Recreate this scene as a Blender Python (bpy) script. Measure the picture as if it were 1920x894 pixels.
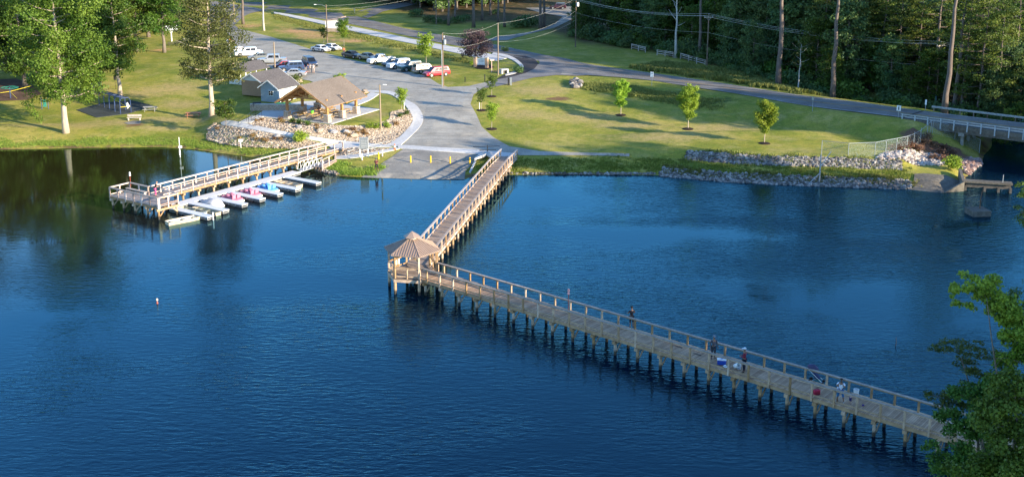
import bpy, bmesh, math, random
import numpy as np
from mathutils import Vector, Matrix
R=math.radians; PI=math.pi
for o in list(bpy.data.objects): bpy.data.objects.remove(o)
sc=bpy.context.scene; COL=sc.collection
# ------------------------------------------------------------------ camera
CY=300.0; HZ=-175.0; FF=2095.0; CH=34.5
SP=(CY-HZ)/FF; PITCH=math.asin(SP); CP=math.cos(PITCH); FP=FF*CP
cam=bpy.data.cameras.new('camera'); camo=bpy.data.objects.new('camera',cam); COL.objects.link(camo)
camo.location=(0,0,CH); camo.rotation_euler=(PI/2-PITCH,0,0)
cam.sensor_fit='HORIZONTAL'; cam.sensor_width=36; cam.lens=36*FP/1920
cam.shift_y=-(447-CY)/1920; cam.clip_end=3000; cam.clip_start=0.5
sc.camera=camo
# ------------------------------------------------------------------ light
SUN_EL=15.0
TRAV=Vector((-0.85,0.53,0)).normalized()*math.cos(R(SUN_EL)); TRAV.z=-math.sin(R(SUN_EL))
w=bpy.data.worlds.new('World'); sc.world=w; w.use_nodes=True
nt=w.node_tree; bgn=nt.nodes['Background']
sky=nt.nodes.new('ShaderNodeTexSky'); sky.sky_type='NISHITA'; sky.sun_disc=False
sky.sun_elevation=R(SUN_EL); sky.sun_rotation=math.atan2(-TRAV.x,-TRAV.y)
sky.air_density=1.0; sky.dust_density=0.1; sky.ozone_density=3.0
tint=nt.nodes.new('ShaderNodeMix'); tint.data_type='RGBA'; tint.blend_type='MULTIPLY'; tint.inputs[0].default_value=1.0; tint.inputs[7].default_value=(0.86,1.0,1.14,1)
nt.links.new(sky.outputs[0],tint.inputs[6]); nt.links.new(tint.outputs[2],bgn.inputs[0]); bgn.inputs[1].default_value=0.15
sl=bpy.data.lights.new('sun','SUN'); sl.energy=5.0; sl.angle=R(0.5); sl.color=(1.0,0.85,0.63)
so=bpy.data.objects.new('sun',sl); COL.objects.link(so); so.rotation_euler=TRAV.to_track_quat('-Z','Y').to_euler()
sc.view_settings.view_transform='Standard'; sc.view_settings.look='None'
sc.view_settings.exposure=1.45; sc.view_settings.gamma=1
sc.render.engine='CYCLES'
sc.cycles.max_bounces=6; sc.cycles.transparent_max_bounces=8
# ------------------------------------------------------------------ pixel <-> world
def un(px,py,z):
    u=(px-960)/FP; v=(py-CY)/FP; t=(CH-z)/(SP+v*CP)
    return (u*t,(CP-v*SP)*t)
def V3(p,z=0.0): return Vector((p[0],p[1],z))
def smooth(t):
    t=np.clip(t,0,1); return t*t*(3-2*t)
LAND_A=[un(*p,0) for p in [(-700,300),(-300,286),(0,281),(100,279),(200,277),(300,276),(360,280),(410,287),(450,292),(520,302),(600,323),(640,331),(700,333),(760,335),(872,337),(886,331),(960,328),(1100,328),(1230,329),(1320,337),(1400,343),(1520,348),(1600,351),(1700,354),(1765,361),(1806,352),(1812,335),(1822,318),(1842,303),(1850,280),(1858,262)]]
LAND_A+=[(84,180),(104,196),(150,235),(260,330),(420,560),(420,900),(-420,900),(-420,150)]
LAND_B=[(19,-38),(19,47),(23,53),(29,57),(33.5,61),(37,68),(44,76),(54,88),(62,99),(69,112),(76,122),(90,130),(122,152),(165,200),(280,320),(420,420),(420,-40),(19,-40)]
def poly_sd(P,poly):
    poly=np.array(poly); x=P[:,0]; y=P[:,1]; d=np.full(len(P),1e9); ins=np.zeros(len(P),bool)
    for i in range(len(poly)):
        a=poly[i]; b=poly[(i+1)%len(poly)]; ab=b-a; L=ab@ab
        t=np.clip(((x-a[0])*ab[0]+(y-a[1])*ab[1])/L,0,1)
        d=np.minimum(d,np.hypot(x-a[0]-t*ab[0],y-a[1]-t*ab[1]))
        c=((a[1]>y)!=(b[1]>y)); 
        with np.errstate(divide='ignore',invalid='ignore'):
            xi=(b[0]-a[0])*(y-a[1])/(b[1]-a[1])+a[0]
        ins^=c&(x<xi)
    return np.where(ins,d,-d)
def line_d(P,line):
    line=np.array(line); d=np.full(len(P),1e9)
    for i in range(len(line)-1):
        a=line[i]; b=line[i+1]; ab=b-a
        t=np.clip(((P[:,0]-a[0])*ab[0]+(P[:,1]-a[1])*ab[1])/(ab@ab),0,1)
        d=np.minimum(d,np.hypot(P[:,0]-a[0]-t*ab[0],P[:,1]-a[1]-t*ab[1]))
    return d
RZ=4.0
ROAD_FAR=[(380,-14),(535,7),(635,23),(760,54),(872,73),(933,85),(1018,103),(1060,110),(1100,120),(1197,134),(1289,147),(1404,164),(1495,178),(1606,191.5),(1719,207),(1920,231),(2060,248)]
ROAD_NEAR=[(380,5),(535,25),(658,46),(796,74.5),(875,90),(933,101),(1000,113),(1060,124),(1130,136),(1220,151),(1289,162),(1399,179),(1520,200),(1684,220),(1920,251),(2060,270)]
ROADC=[un(*p,RZ) for p in [(380,-5),(535,16),(650,35),(780,64),(875,81),(933,93),(1040,112),(1100,125),(1200,141),(1289,154.5),(1400,172),(1520,191),(1690,211)]]
PADS=[]
PADS.append((un(585,208,2.9),13,6,2.9))
def terrain(P):
    P=np.atleast_2d(np.asarray(P,float)); x=P[:,0]; y=P[:,1]
    dA=poly_sd(P,LAND_A); dB=poly_sd(P,LAND_B); d=np.maximum(dA,dB)
    z=0.30*smooth(d/1.0)+1.0*smooth((d-0.5)/11)+2.7*smooth((d-9)/48)
    # gentle ramp where the boats are launched
    # two stone steps on the right hand shore
    k=smooth((x-9)/14)*(dA>0)*smooth((62-x)/4)*(y<158)
    zr=0.75*smooth(d/2.6)+0.15*smooth((d-2.6)/4)+1.0*smooth((d-6.2)/2.3)+2.0*smooth((d-9)/40)
    z=z*(1-k)+zr*k
    z+=0.03*np.clip(y-300,0,200)*0.3+0.02*np.clip(d-130,0,150)
    z=np.where(d<0,np.maximum(-2.5,d*0.45),z)
    # swale on the lawn
    sw=[un(*p,2.6) for p in [(1085,158),(1150,168),(1230,176),(1290,186),(1345,196)]]
    z-=0.8*np.exp(-(line_d(P,sw)/2.6)**2)*(d>0)
    for c,r,b,zz in PADS:
        t=smooth(1-(np.hypot(x-c[0],y-c[1])-r)/b); z=z*(1-t)+zz*t
    t=smooth(1-(line_d(P,ROADC)-5.2)/9); z=np.where(dA>-1,z*(1-t)+(RZ-0.03)*t,z)
    z+=(0.03*np.sin(x*0.31+1)*np.cos(y*0.27)+0.03*np.sin(x*0.13-y*0.17))*(d>4)
    return z
def H(x,y): return float(terrain([(x,y)])[0])
_T=np.linspace(40,700,1321)
def G(px,py,lift=0.0):
    u=(px-960)/FP; v=(py-CY)/FP
    dx,dy,dz=u,CP-v*SP,-(SP+v*CP)
    t=_T; P=np.stack([dx*t,dy*t],1); f=CH+dz*t-np.maximum(terrain(P),-0.0)
    i=int(np.argmax(f<0)) if (f<0).any() else len(t)-1
    t0,t1=t[max(i-1,0)],t[i]
    tt=np.linspace(t0,t1,12); P=np.stack([dx*tt,dy*tt],1); f=CH+dz*tt-np.maximum(terrain(P),0.0)
    j=int(np.argmax(f<0)) if (f<0).any() else 11
    p=P[j]; return Vector((p[0],p[1],max(H(p[0],p[1]),0)+lift))
def vec(px0,py0,px1,py1): a=G(px0,py0); b=G(px1,py1); return b-a
# ------------------------------------------------------------------ materials
MATS={}
def nodes(name):
    m=bpy.data.materials.new(name); m.use_nodes=True; n=m.node_tree; b=n.nodes['Principled BSDF']; return m,n,b
def mat(name,col,rough=0.7,metal=0.0,var=0.25,scale=3.0,bump=0.0,bscale=20.0,spec=0.4,detail=4,stretch=None,col2=None):
    if name in MATS: return MATS[name]
    m,n,b=nodes(name); L=n.links
    tc=n.nodes.new('ShaderNodeTexCoord'); mp=n.nodes.new('ShaderNodeMapping'); L.new(tc.outputs['Object'],mp.inputs[0])
    if stretch: mp.inputs['Scale'].default_value=stretch
    nz=n.nodes.new('ShaderNodeTexNoise'); nz.inputs['Scale'].default_value=scale; nz.inputs['Detail'].default_value=detail
    L.new(mp.outputs[0],nz.inputs['Vector'])
    cr=n.nodes.new('ShaderNodeValToRGB'); c=col; c2=col2 or tuple(min(1,x*(1+var)) for x in c)
    c1=tuple(x*(1-var) for x in c)
    cr.color_ramp.elements[0].position=0.3; cr.color_ramp.elements[1].position=0.7
    cr.color_ramp.elements[0].color=(*c1,1); cr.color_ramp.elements[1].color=(*c2,1)
    L.new(nz.outputs[0],cr.inputs[0]); co=cr.outputs[0]
    if 'timber' in name or 'rail' in name or 'pole' in name:
        oi=n.nodes.new('ShaderNodeObjectInfo'); hs=n.nodes.new('ShaderNodeHueSaturation'); ma=n.nodes.new('ShaderNodeMapRange'); ma.inputs[3].default_value=0.68; ma.inputs[4].default_value=1.22
        mb_=n.nodes.new('ShaderNodeMapRange'); mb_.inputs[3].default_value=1.1; mb_.inputs[4].default_value=0.65; L.new(oi.outputs['Random'],ma.inputs[0]); L.new(oi.outputs['Random'],mb_.inputs[0])
        L.new(ma.outputs[0],hs.inputs['Value']); L.new(mb_.outputs[0],hs.inputs['Saturation']); L.new(co,hs.inputs['Color']); co=hs.outputs[0]
        ge=n.nodes.new('ShaderNodeNewGeometry'); sp=n.nodes.new('ShaderNodeSeparateXYZ'); L.new(ge.outputs['Position'],sp.inputs[0]); mw=n.nodes.new('ShaderNodeMapRange'); mw.inputs[1].default_value=0.28; mw.inputs[2].default_value=0.5; L.new(sp.outputs[2],mw.inputs[0])
        wx=n.nodes.new('ShaderNodeMix'); wx.data_type='RGBA'; L.new(mw.outputs[0],wx.inputs[0]); wx.inputs[6].default_value=(0.045,0.036,0.025,1); L.new(co,wx.inputs[7]); co=wx.outputs[2]
    L.new(co,b.inputs['Base Color'])
    b.inputs['Roughness'].default_value=rough; b.inputs['Metallic'].default_value=metal
    b.inputs['Specular IOR Level'].default_value=spec
    if bump:
        n2=n.nodes.new('ShaderNodeTexNoise'); n2.inputs['Scale'].default_value=bscale; n2.inputs['Detail'].default_value=5
        L.new(mp.outputs[0],n2.inputs['Vector']); bp=n.nodes.new('ShaderNodeBump'); bp.inputs['Strength'].default_value=bump
        bp.inputs['Distance'].default_value=0.05
        L.new(n2.outputs[0],bp.inputs['Height']); L.new(bp.outputs[0],b.inputs['Normal'])
    MATS[name]=m; return m
def leafmat(name,ca,cb,trans=0.3):
    if name in MATS: return MATS[name]
    m=bpy.data.materials.new(name); m.use_nodes=True; n=m.node_tree; n.nodes.clear(); L=n.links
    out=n.nodes.new('ShaderNodeOutputMaterial')
    at=n.nodes.new('ShaderNodeAttribute'); at.attribute_name='tone'
    cr=n.nodes.new('ShaderNodeValToRGB'); cr.color_ramp.elements[0].color=(*ca,1); cr.color_ramp.elements[1].color=(*cb,1)
    L.new(at.outputs['Fac'],cr.inputs[0])
    oi=n.nodes.new('ShaderNodeObjectInfo'); hs=n.nodes.new('ShaderNodeHueSaturation')
    mr=n.nodes.new('ShaderNodeMapRange'); mr.inputs[3].default_value=0.78; mr.inputs[4].default_value=1.25
    L.new(oi.outputs['Random'],mr.inputs[0]); L.new(mr.outputs[0],hs.inputs['Value']); 
    mh=n.nodes.new('ShaderNodeMapRange'); mh.inputs[3].default_value=0.485; mh.inputs[4].default_value=0.515
    L.new(oi.outputs['Random'],mh.inputs[0]); L.new(mh.outputs[0],hs.inputs['Hue']); L.new(cr.outputs[0],hs.inputs['Color'])
    df=n.nodes.new('ShaderNodeBsdfPrincipled'); df.inputs['Roughness'].default_value=0.55; df.inputs['Specular IOR Level'].default_value=0.25
    tr=n.nodes.new('ShaderNodeBsdfTranslucent'); mx=n.nodes.new('ShaderNodeMixShader'); mx.inputs[0].default_value=trans
    L.new(hs.outputs[0],df.inputs['Base Color']); L.new(hs.outputs[0],tr.inputs['Color'])
    L.new(df.outputs[0],mx.inputs[1]); L.new(tr.outputs[0],mx.inputs[2]); L.new(mx.outputs[0],out.inputs[0])
    MATS[name]=m; return m
# ------------------------------------------------------------------ mesh builder
def tag(o,label=None,cat=None,group=None,kind=None):
    if label: o['label']=label
    if cat: o['category']=cat
    if group: o['group']=group
    if kind: o['kind']=kind
    return o
def thing(name,label,cat,loc=(0,0,0),rz=0.0,group=None,scale=None):
    o=bpy.data.objects.new(name,None); COL.objects.link(o); o.location=loc; o.rotation_euler=(0,0,rz)
    o.empty_display_size=0.2
    if scale: o.scale=(scale,)*3
    return tag(o,label,cat,group)
class MB:
    def __init__(s): s.v=[]; s.f=[]; s.M=Matrix.Identity(4)
    def add(s,vs,fs):
        n=len(s.v); s.v+= [tuple(s.M@Vector(v)) for v in vs]; s.f+=[tuple(n+i for i in f) for f in fs]; return s
    def box(s,c,d,rz=0.0,tap=1.0):
        x,y,z=d[0]/2,d[1]/2,d[2]/2; ca,sa=math.cos(rz),math.sin(rz); vs=[]
        for k,t in ((-1,1),(1,tap)):
            for a,b in ((-1,-1),(1,-1),(1,1),(-1,1)):
                X,Y=a*x*t,b*y*t; vs.append((c[0]+X*ca-Y*sa,c[1]+X*sa+Y*ca,c[2]+k*z))
        return s.add(vs,[(0,3,2,1),(4,5,6,7),(0,1,5,4),(1,2,6,5),(2,3,7,6),(3,0,4,7)])
    def bar(s,a,b,w,h,up=(0,0,1)):
        a=Vector(a); b=Vector(b); d=(b-a).normalized(); u=Vector(up)
        if abs(d.dot(u))>0.98: u=Vector((1,0,0))
        x=d.cross(u).normalized()*w/2; y=x.normalized().cross(d).normalized()*h/2
        vs=[p+i*x+j*y for p in (a,b) for i,j in ((-1,-1),(1,-1),(1,1),(-1,1))]
        return s.add(vs,[(0,3,2,1),(4,5,6,7),(0,1,5,4),(1,2,6,5),(2,3,7,6),(3,0,4,7)])
    def tube(s,pts,r,n=8,cap=True):
        pts=[Vector(p) for p in pts]; rs=r if isinstance(r,(list,tuple)) else [r]*len(pts); vs=[]; fs=[]
        pu=None
        for i,p in enumerate(pts):
            d=(pts[min(i+1,len(pts)-1)]-pts[max(i-1,0)]).normalized()
            if pu is None: pu=Vector((1,0,0)) if abs(d.x)<0.9 else Vector((0,1,0))
            x=(pu-d*pu.dot(d)).normalized(); pu=x; y=d.cross(x)
            for k in range(n):
                a=2*PI*k/n; vs.append(p+(x*math.cos(a)+y*math.sin(a))*rs[i])
        for i in range(len(pts)-1):
            for k in range(n):
                a=i*n+k; b=i*n+(k+1)%n; fs.append((a,b,b+n,a+n))
        if cap: fs.append(tuple(range(n-1,-1,-1))); fs.append(tuple(range((len(pts)-1)*n,len(pts)*n)))
        return s.add(vs,fs)
    def lathe(s,c,prof,n=16):
        vs=[];fs=[]
        for r,z in prof:
            for k in range(n): a=2*PI*k/n; vs.append((c[0]+r*math.cos(a),c[1]+r*math.sin(a),c[2]+z))
        for i in range(len(prof)-1):
            for k in range(n): a=i*n+k; b=i*n+(k+1)%n; fs.append((a,b,b+n,a+n))
        fs.append(tuple(range(n-1,-1,-1))); fs.append(tuple(range((len(prof)-1)*n,len(prof)*n)))
        return s.add(vs,fs)
    def prism(s,poly,z0,z1):
        n=len(poly); vs=[(p[0],p[1],z0) for p in poly]+[(p[0],p[1],z1) for p in poly]
        return s.add(vs,[tuple(range(n-1,-1,-1)),tuple(range(n,2*n))]+[(i,(i+1)%n,(i+1)%n+n,i+n) for i in range(n)])
    def loft(s,rings,closed=True,caps=True):
        n=len(rings[0]); vs=[v for r in rings for v in r]; fs=[]
        for i in range(len(rings)-1):
            for k in range(n if closed else n-1): a=i*n+k; b=i*n+(k+1)%n; fs.append((a,b,b+n,a+n))
        if caps: fs.append(tuple(range(n-1,-1,-1))); fs.append(tuple(range((len(rings)-1)*n,len(rings)*n)))
        return s.add(vs,fs)
    def quad(s,*p): return s.add(p,[tuple(range(len(p)))])
    def blob(s,c,r,seed=0,n=7,m=5,rough=0.2):
        rd=random.Random(seed); vs=[];fs=[]
        if not isinstance(r,(tuple,list)): r=(r,r,r)
        for i in range(m+1):
            th=PI*i/m
            for k in range(n):
                a=2*PI*(k+0.5*(i%2))/n; q=1+rd.uniform(-rough,rough)
                vs.append((c[0]+r[0]*q*math.sin(th)*math.cos(a),c[1]+r[1]*q*math.sin(th)*math.sin(a),c[2]-r[2]*q*math.cos(th)))
        for i in range(m):
            for k in range(n): a=i*n+k; b=i*n+(k+1)%n; fs.append((a,b,b+n,a+n))
        return s.add(vs,fs)
    def build(s,name,m,parent=None,sm=False,bevel=0.0):
        me=bpy.data.meshes.new(name); me.from_pydata(s.v,[],s.f); me.update()
        bm=bmesh.new(); bm.from_mesh(me); bmesh.ops.remove_doubles(bm,verts=bm.verts,dist=1e-5)
        bmesh.ops.recalc_face_normals(bm,faces=bm.faces)
        if bevel: bmesh.ops.bevel(bm,geom=list(bm.edges),offset=bevel,segments=1,affect='EDGES',clamp_overlap=True)
        bm.to_mesh(me); bm.free()
        if sm:
            for p in me.polygons: p.use_smooth=True
        if isinstance(m,(list,tuple)):
            for q in m: me.materials.append(q)
        else: me.materials.append(m)
        o=bpy.data.objects.new(name,me); COL.objects.link(o)
        if parent: o.parent=parent
        return o
def copy_tree(o,parent=None):
    c=o.copy(); COL.objects.link(c)
    if parent: c.parent=parent
    for ch in list(o.children): copy_tree(ch,c)
    return c
def place(o,loc,rz=0.0,label=None,scale=None,group=None):
    o.location=loc; o.rotation_euler=(0,0,rz)
    if label: o['label']=label
    if group: o['group']=group
    if scale: o.scale=(scale,)*3 if not isinstance(scale,(tuple,list)) else scale
    return o
# draped sheet: polygon (world xy) cut by a grid and laid on the ground
def drape(name,poly,m,off=0.04,cell=2.0,thick=0.0,zfun=None,kind='structure'):
    me=bpy.data.meshes.new(name); bm=bmesh.new()
    vs=[bm.verts.new((p[0],p[1],0)) for p in poly]; f=bm.faces.new(vs)
    bmesh.ops.triangulate(bm,faces=[f])
    xs=[p[0] for p in poly]; ys=[p[1] for p in poly]
    for ax,lo,hi in ((0,min(xs),max(xs)),(1,min(ys),max(ys))):
        k=math.ceil(lo/cell)
        while k*cell<hi:
            co=(k*cell,0,0) if ax==0 else (0,k*cell,0); no=(1,0,0) if ax==0 else (0,1,0)
            bmesh.ops.bisect_plane(bm,geom=bm.verts[:]+bm.edges[:]+bm.faces[:],plane_co=co,plane_no=no,dist=1e-4); k+=1
    bm.verts.ensure_lookup_table()
    P=np.array([(v.co.x,v.co.y) for v in bm.verts]); z=zfun(P) if zfun else terrain(P)
    for v,zz in zip(bm.verts,z): v.co.z=zz+off
    bmesh.ops.recalc_face_normals(bm,faces=bm.faces)
    for f in bm.faces:
        if f.normal.z<0: f.normal_flip()
    if thick:
        r=bmesh.ops.extrude_face_region(bm,geom=[e for e in bm.edges if e.is_boundary])
        # boundary skirt
        for v in [g for g in r['geom'] if isinstance(g,bmesh.types.BMVert)]: v.co.z-=thick
    bm.to_mesh(me); bm.free(); me.materials.append(m)
    o=bpy.data.objects.new(name,me); COL.objects.link(o)
    if kind: o['kind']=kind
    return o
def pxpoly(pts,z=None):
    if z is not None: return [un(*p,z) for p in pts]
    return [tuple(G(*p)[:2]) for p in pts]
def curve(pts,n=6):
    # Catmull-Rom through world/pixel points
    P=[np.array(p,float) for p in pts]; out=[]
    for i in range(len(P)-1):
        p0=P[max(i-1,0)];p1=P[i];p2=P[i+1];p3=P[min(i+2,len(P)-1)]
        for k in range(n):
            t=k/n; out.append(tuple(0.5*((2*p1)+(-p0+p2)*t+(2*p0-5*p1+4*p2-p3)*t*t+(-p0+3*p1-3*p2+p3)*t**3)))
    out.append(tuple(P[-1])); return out
# ------------------------------------------------------------------ ground
def lines(lo,hi,a,b,fine,g=1.12):
    out=list(np.arange(a,b+1e-6,fine)); s=fine; x=b
    while x<hi: s=min(s*g,12); x+=s; out.append(x)
    s=fine; x=a; pre=[]
    while x>lo: s=min(s*g,12); x-=s; pre.append(x)
    return np.array(pre[::-1]+out)
gx=lines(-415,415,-85,75,1.0); gy=lines(-35,880,118,182,1.0)
XX,YY=np.meshgrid(gx,gy); PP=np.stack([XX.ravel(),YY.ravel()],1); ZZ=terrain(PP)
nx,ny=len(gx),len(gy)
me=bpy.data.meshes.new('ground'); 
idx=np.arange(nx*ny).reshape(ny,nx); F=np.stack([idx[:-1,:-1],idx[:-1,1:],idx[1:,1:],idx[1:,:-1]],-1).reshape(-1,4)
me.from_pydata(np.column_stack([PP,ZZ]).tolist(),[],F.tolist()); me.update()
for p in me.polygons: p.use_smooth=True
dA=poly_sd(PP,LAND_A); dB=poly_sd(PP,LAND_B); DD=np.maximum(dA,dB)
def blobs(lst,z=3.5):
    a=np.zeros(len(PP))
    for px,py,rx,ry in lst:
        c=G(px,py); a=np.maximum(a,np.exp(-(((PP[:,0]-c.x)/rx)**2+((PP[:,1]-c.y)/ry)**2)))
    return a
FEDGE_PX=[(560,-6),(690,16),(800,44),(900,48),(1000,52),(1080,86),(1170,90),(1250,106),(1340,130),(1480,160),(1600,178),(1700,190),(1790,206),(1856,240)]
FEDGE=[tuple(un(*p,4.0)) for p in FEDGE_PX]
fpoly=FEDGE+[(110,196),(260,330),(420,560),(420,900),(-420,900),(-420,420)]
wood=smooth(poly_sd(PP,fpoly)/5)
clay=blobs([(470,48,6,4),(520,52,8,5),(560,58,9,5),(600,66,8,6),(640,74,7,5),(665,78,6,5),(700,100,4,3),(740,105,4,3),(300,95,3,3),(560,75,4,3)])
dry=blobs([(150,235,8,3),(230,230,8,3),(320,225,9,4),(380,225,5,4),(410,232,4,3),(270,175,7,5),(330,165,9,7),(1010,170,8,6),(1100,220,10,5),(1250,255,12,5),(960,157,3,3),(1180,235,9,4),(470,262,3,2),(980,215,6,4),(1350,240,9,4),(700,215,4,3),(345,195,6,5),(60,235,8,2),(300,240,8,2),(180,175,6,4)])
mud=np.clip(1-np.abs(DD-0.3)/1.3,0,1)
earth=blobs([(1790,290,3,3),(1740,280,6,3),(1700,250,1.5,2),(930,135,2,2),(252,235,2.2,1.4),(1046,185,3,2)])*0.9
tall=blobs([(1130,160,9,2),(1230,176,9,2.2),(1320,192,6,2.5),(720,82,22,2.2),(800,98,16,2.4),(600,45,14,3)])
for nm,a in (('wood',wood),('clay',clay),('dry',dry),('mud',mud),('earth',earth),('tall',tall)):
    at=me.attributes.new(nm,'FLOAT','POINT'); at.data.foreach_set('value',a.astype(np.float32))
def ground_material():
    m,n,b=nodes('grass_ground'); L=n.links; N=n.nodes.new
    tc=N('ShaderNodeTexCoord')
    def noise(sc_,det=5,rough=0.6,st=None):
        t=N('ShaderNodeTexNoise'); t.inputs['Scale'].default_value=sc_; t.inputs['Detail'].default_value=det; t.inputs['Roughness'].default_value=rough
        if st:
            mp=N('ShaderNodeMapping'); mp.inputs['Scale'].default_value=st[0]; mp.inputs['Rotation'].default_value=(0,0,st[1]); L.new(tc.outputs['Object'],mp.inputs[0]); L.new(mp.outputs[0],t.inputs['Vector'])
        else: L.new(tc.outputs['Object'],t.inputs['Vector'])
        return t.outputs[0]
    def ramp(f,stops):
        r=N('ShaderNodeValToRGB'); e=r.color_ramp.elements; e[0].position=stops[0][0]; e[0].color=(*stops[0][1],1); e[1].position=stops[-1][0]; e[1].color=(*stops[-1][1],1)
        for p,c in stops[1:-1]: q=e.new(p); q.color=(*c,1)
        L.new(f,r.inputs[0]); return r.outputs[0]
    def mix(f,a,bb):
        x=N('ShaderNodeMix'); x.data_type='RGBA'; L.new(f,x.inputs[0]); L.new(a,x.inputs[6]); 
        if isinstance(bb,tuple): x.inputs[7].default_value=(*bb,1)
        else: L.new(bb,x.inputs[7])
        return x.outputs[2]
    def math_(op,a,bb,cl=False):
        x=N('ShaderNodeMath'); x.operation=op; x.use_clamp=cl
        for i,q in enumerate((a,bb)):
            if isinstance(q,(int,float)): x.inputs[i].default_value=q
            else: L.new(q,x.inputs[i])
        return x.outputs[0]
    def attr(nm):
        a=N('ShaderNodeAttribute'); a.attribute_name=nm; return a.outputs['Fac']
    big=noise(0.09,6,0.62); mid=noise(0.55,6,0.65); fine=noise(5.0,6,0.75); vfine=noise(26,3,0.7)
    c=ramp(big,[(0.3,(0.12,0.155,0.018)),(0.5,(0.26,0.245,0.038)),(0.68,(0.39,0.32,0.085))])
    c=mix(math_('MULTIPLY',math_('SUBTRACT',mid,0.42),3.2,True),c,(0.14,0.185,0.022))
    straw=math_('MULTIPLY',math_('MULTIPLY',math_('SUBTRACT',noise(0.3,7,0.7),0.5),5.0,True),0.55)
    c=mix(straw,c,(0.40,0.32,0.13))
    nm=math_('SUBTRACT',mid,0.5)
    def mask(nm_,g=1.0,th=0.35,sh=3.0): return math_('MULTIPLY',math_('SUBTRACT',math_('ADD',attr(nm_),math_('MULTIPLY',math_('SUBTRACT',noise(0.8,6,0.7),0.5),1.5)),th),sh,True)
    c=mix(math_('MULTIPLY',mask('dry',th=0.45,sh=1.6),0.75),c,(0.38,0.28,0.125))
    c=mix(mask('tall',th=0.4),c,(0.06,0.085,0.018))
    c=mix(mask('clay',th=0.5,sh=2.2),c,(0.50,0.27,0.13))
    c=mix(mask('earth',th=0.45),c,(0.17,0.095,0.05))
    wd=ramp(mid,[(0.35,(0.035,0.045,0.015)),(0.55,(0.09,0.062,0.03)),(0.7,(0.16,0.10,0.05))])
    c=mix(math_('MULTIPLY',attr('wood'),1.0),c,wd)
    c=mix(mask('mud',th=0.55,sh=3),c,(0.13,0.085,0.045))
    fr=math_('ADD',math_('ADD',math_('MULTIPLY',fine,0.75),math_('MULTIPLY',vfine,0.35)),math_('MULTIPLY',noise(1.6,6,0.75),0.4))
    gr=ramp(fr,[(0.55,(0.5,0.53,0.5)),(0.75,(1,1,1)),(0.92,(1.4,1.38,1.2))])
    x=N('ShaderNodeMix'); x.data_type='RGBA'; x.blend_type='MULTIPLY'; x.inputs[0].default_value=1; L.new(c,x.inputs[6]); L.new(gr,x.inputs[7])
    L.new(x.outputs[2],b.inputs['Base Color']); b.inputs['Roughness'].default_value=0.9; b.inputs['Specular IOR Level'].default_value=0.15
    bp=N('ShaderNodeBump'); bp.inputs['Strength'].default_value=0.8; bp.inputs['Distance'].default_value=0.10
    L.new(math_('ADD',fine,math_('MULTIPLY',mid,1.0)),bp.inputs['Height']); L.new(bp.outputs[0],b.inputs['Normal'])
    return m
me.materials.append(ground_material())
go=bpy.data.objects.new('ground',me); COL.objects.link(go); go['kind']='structure'
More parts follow.
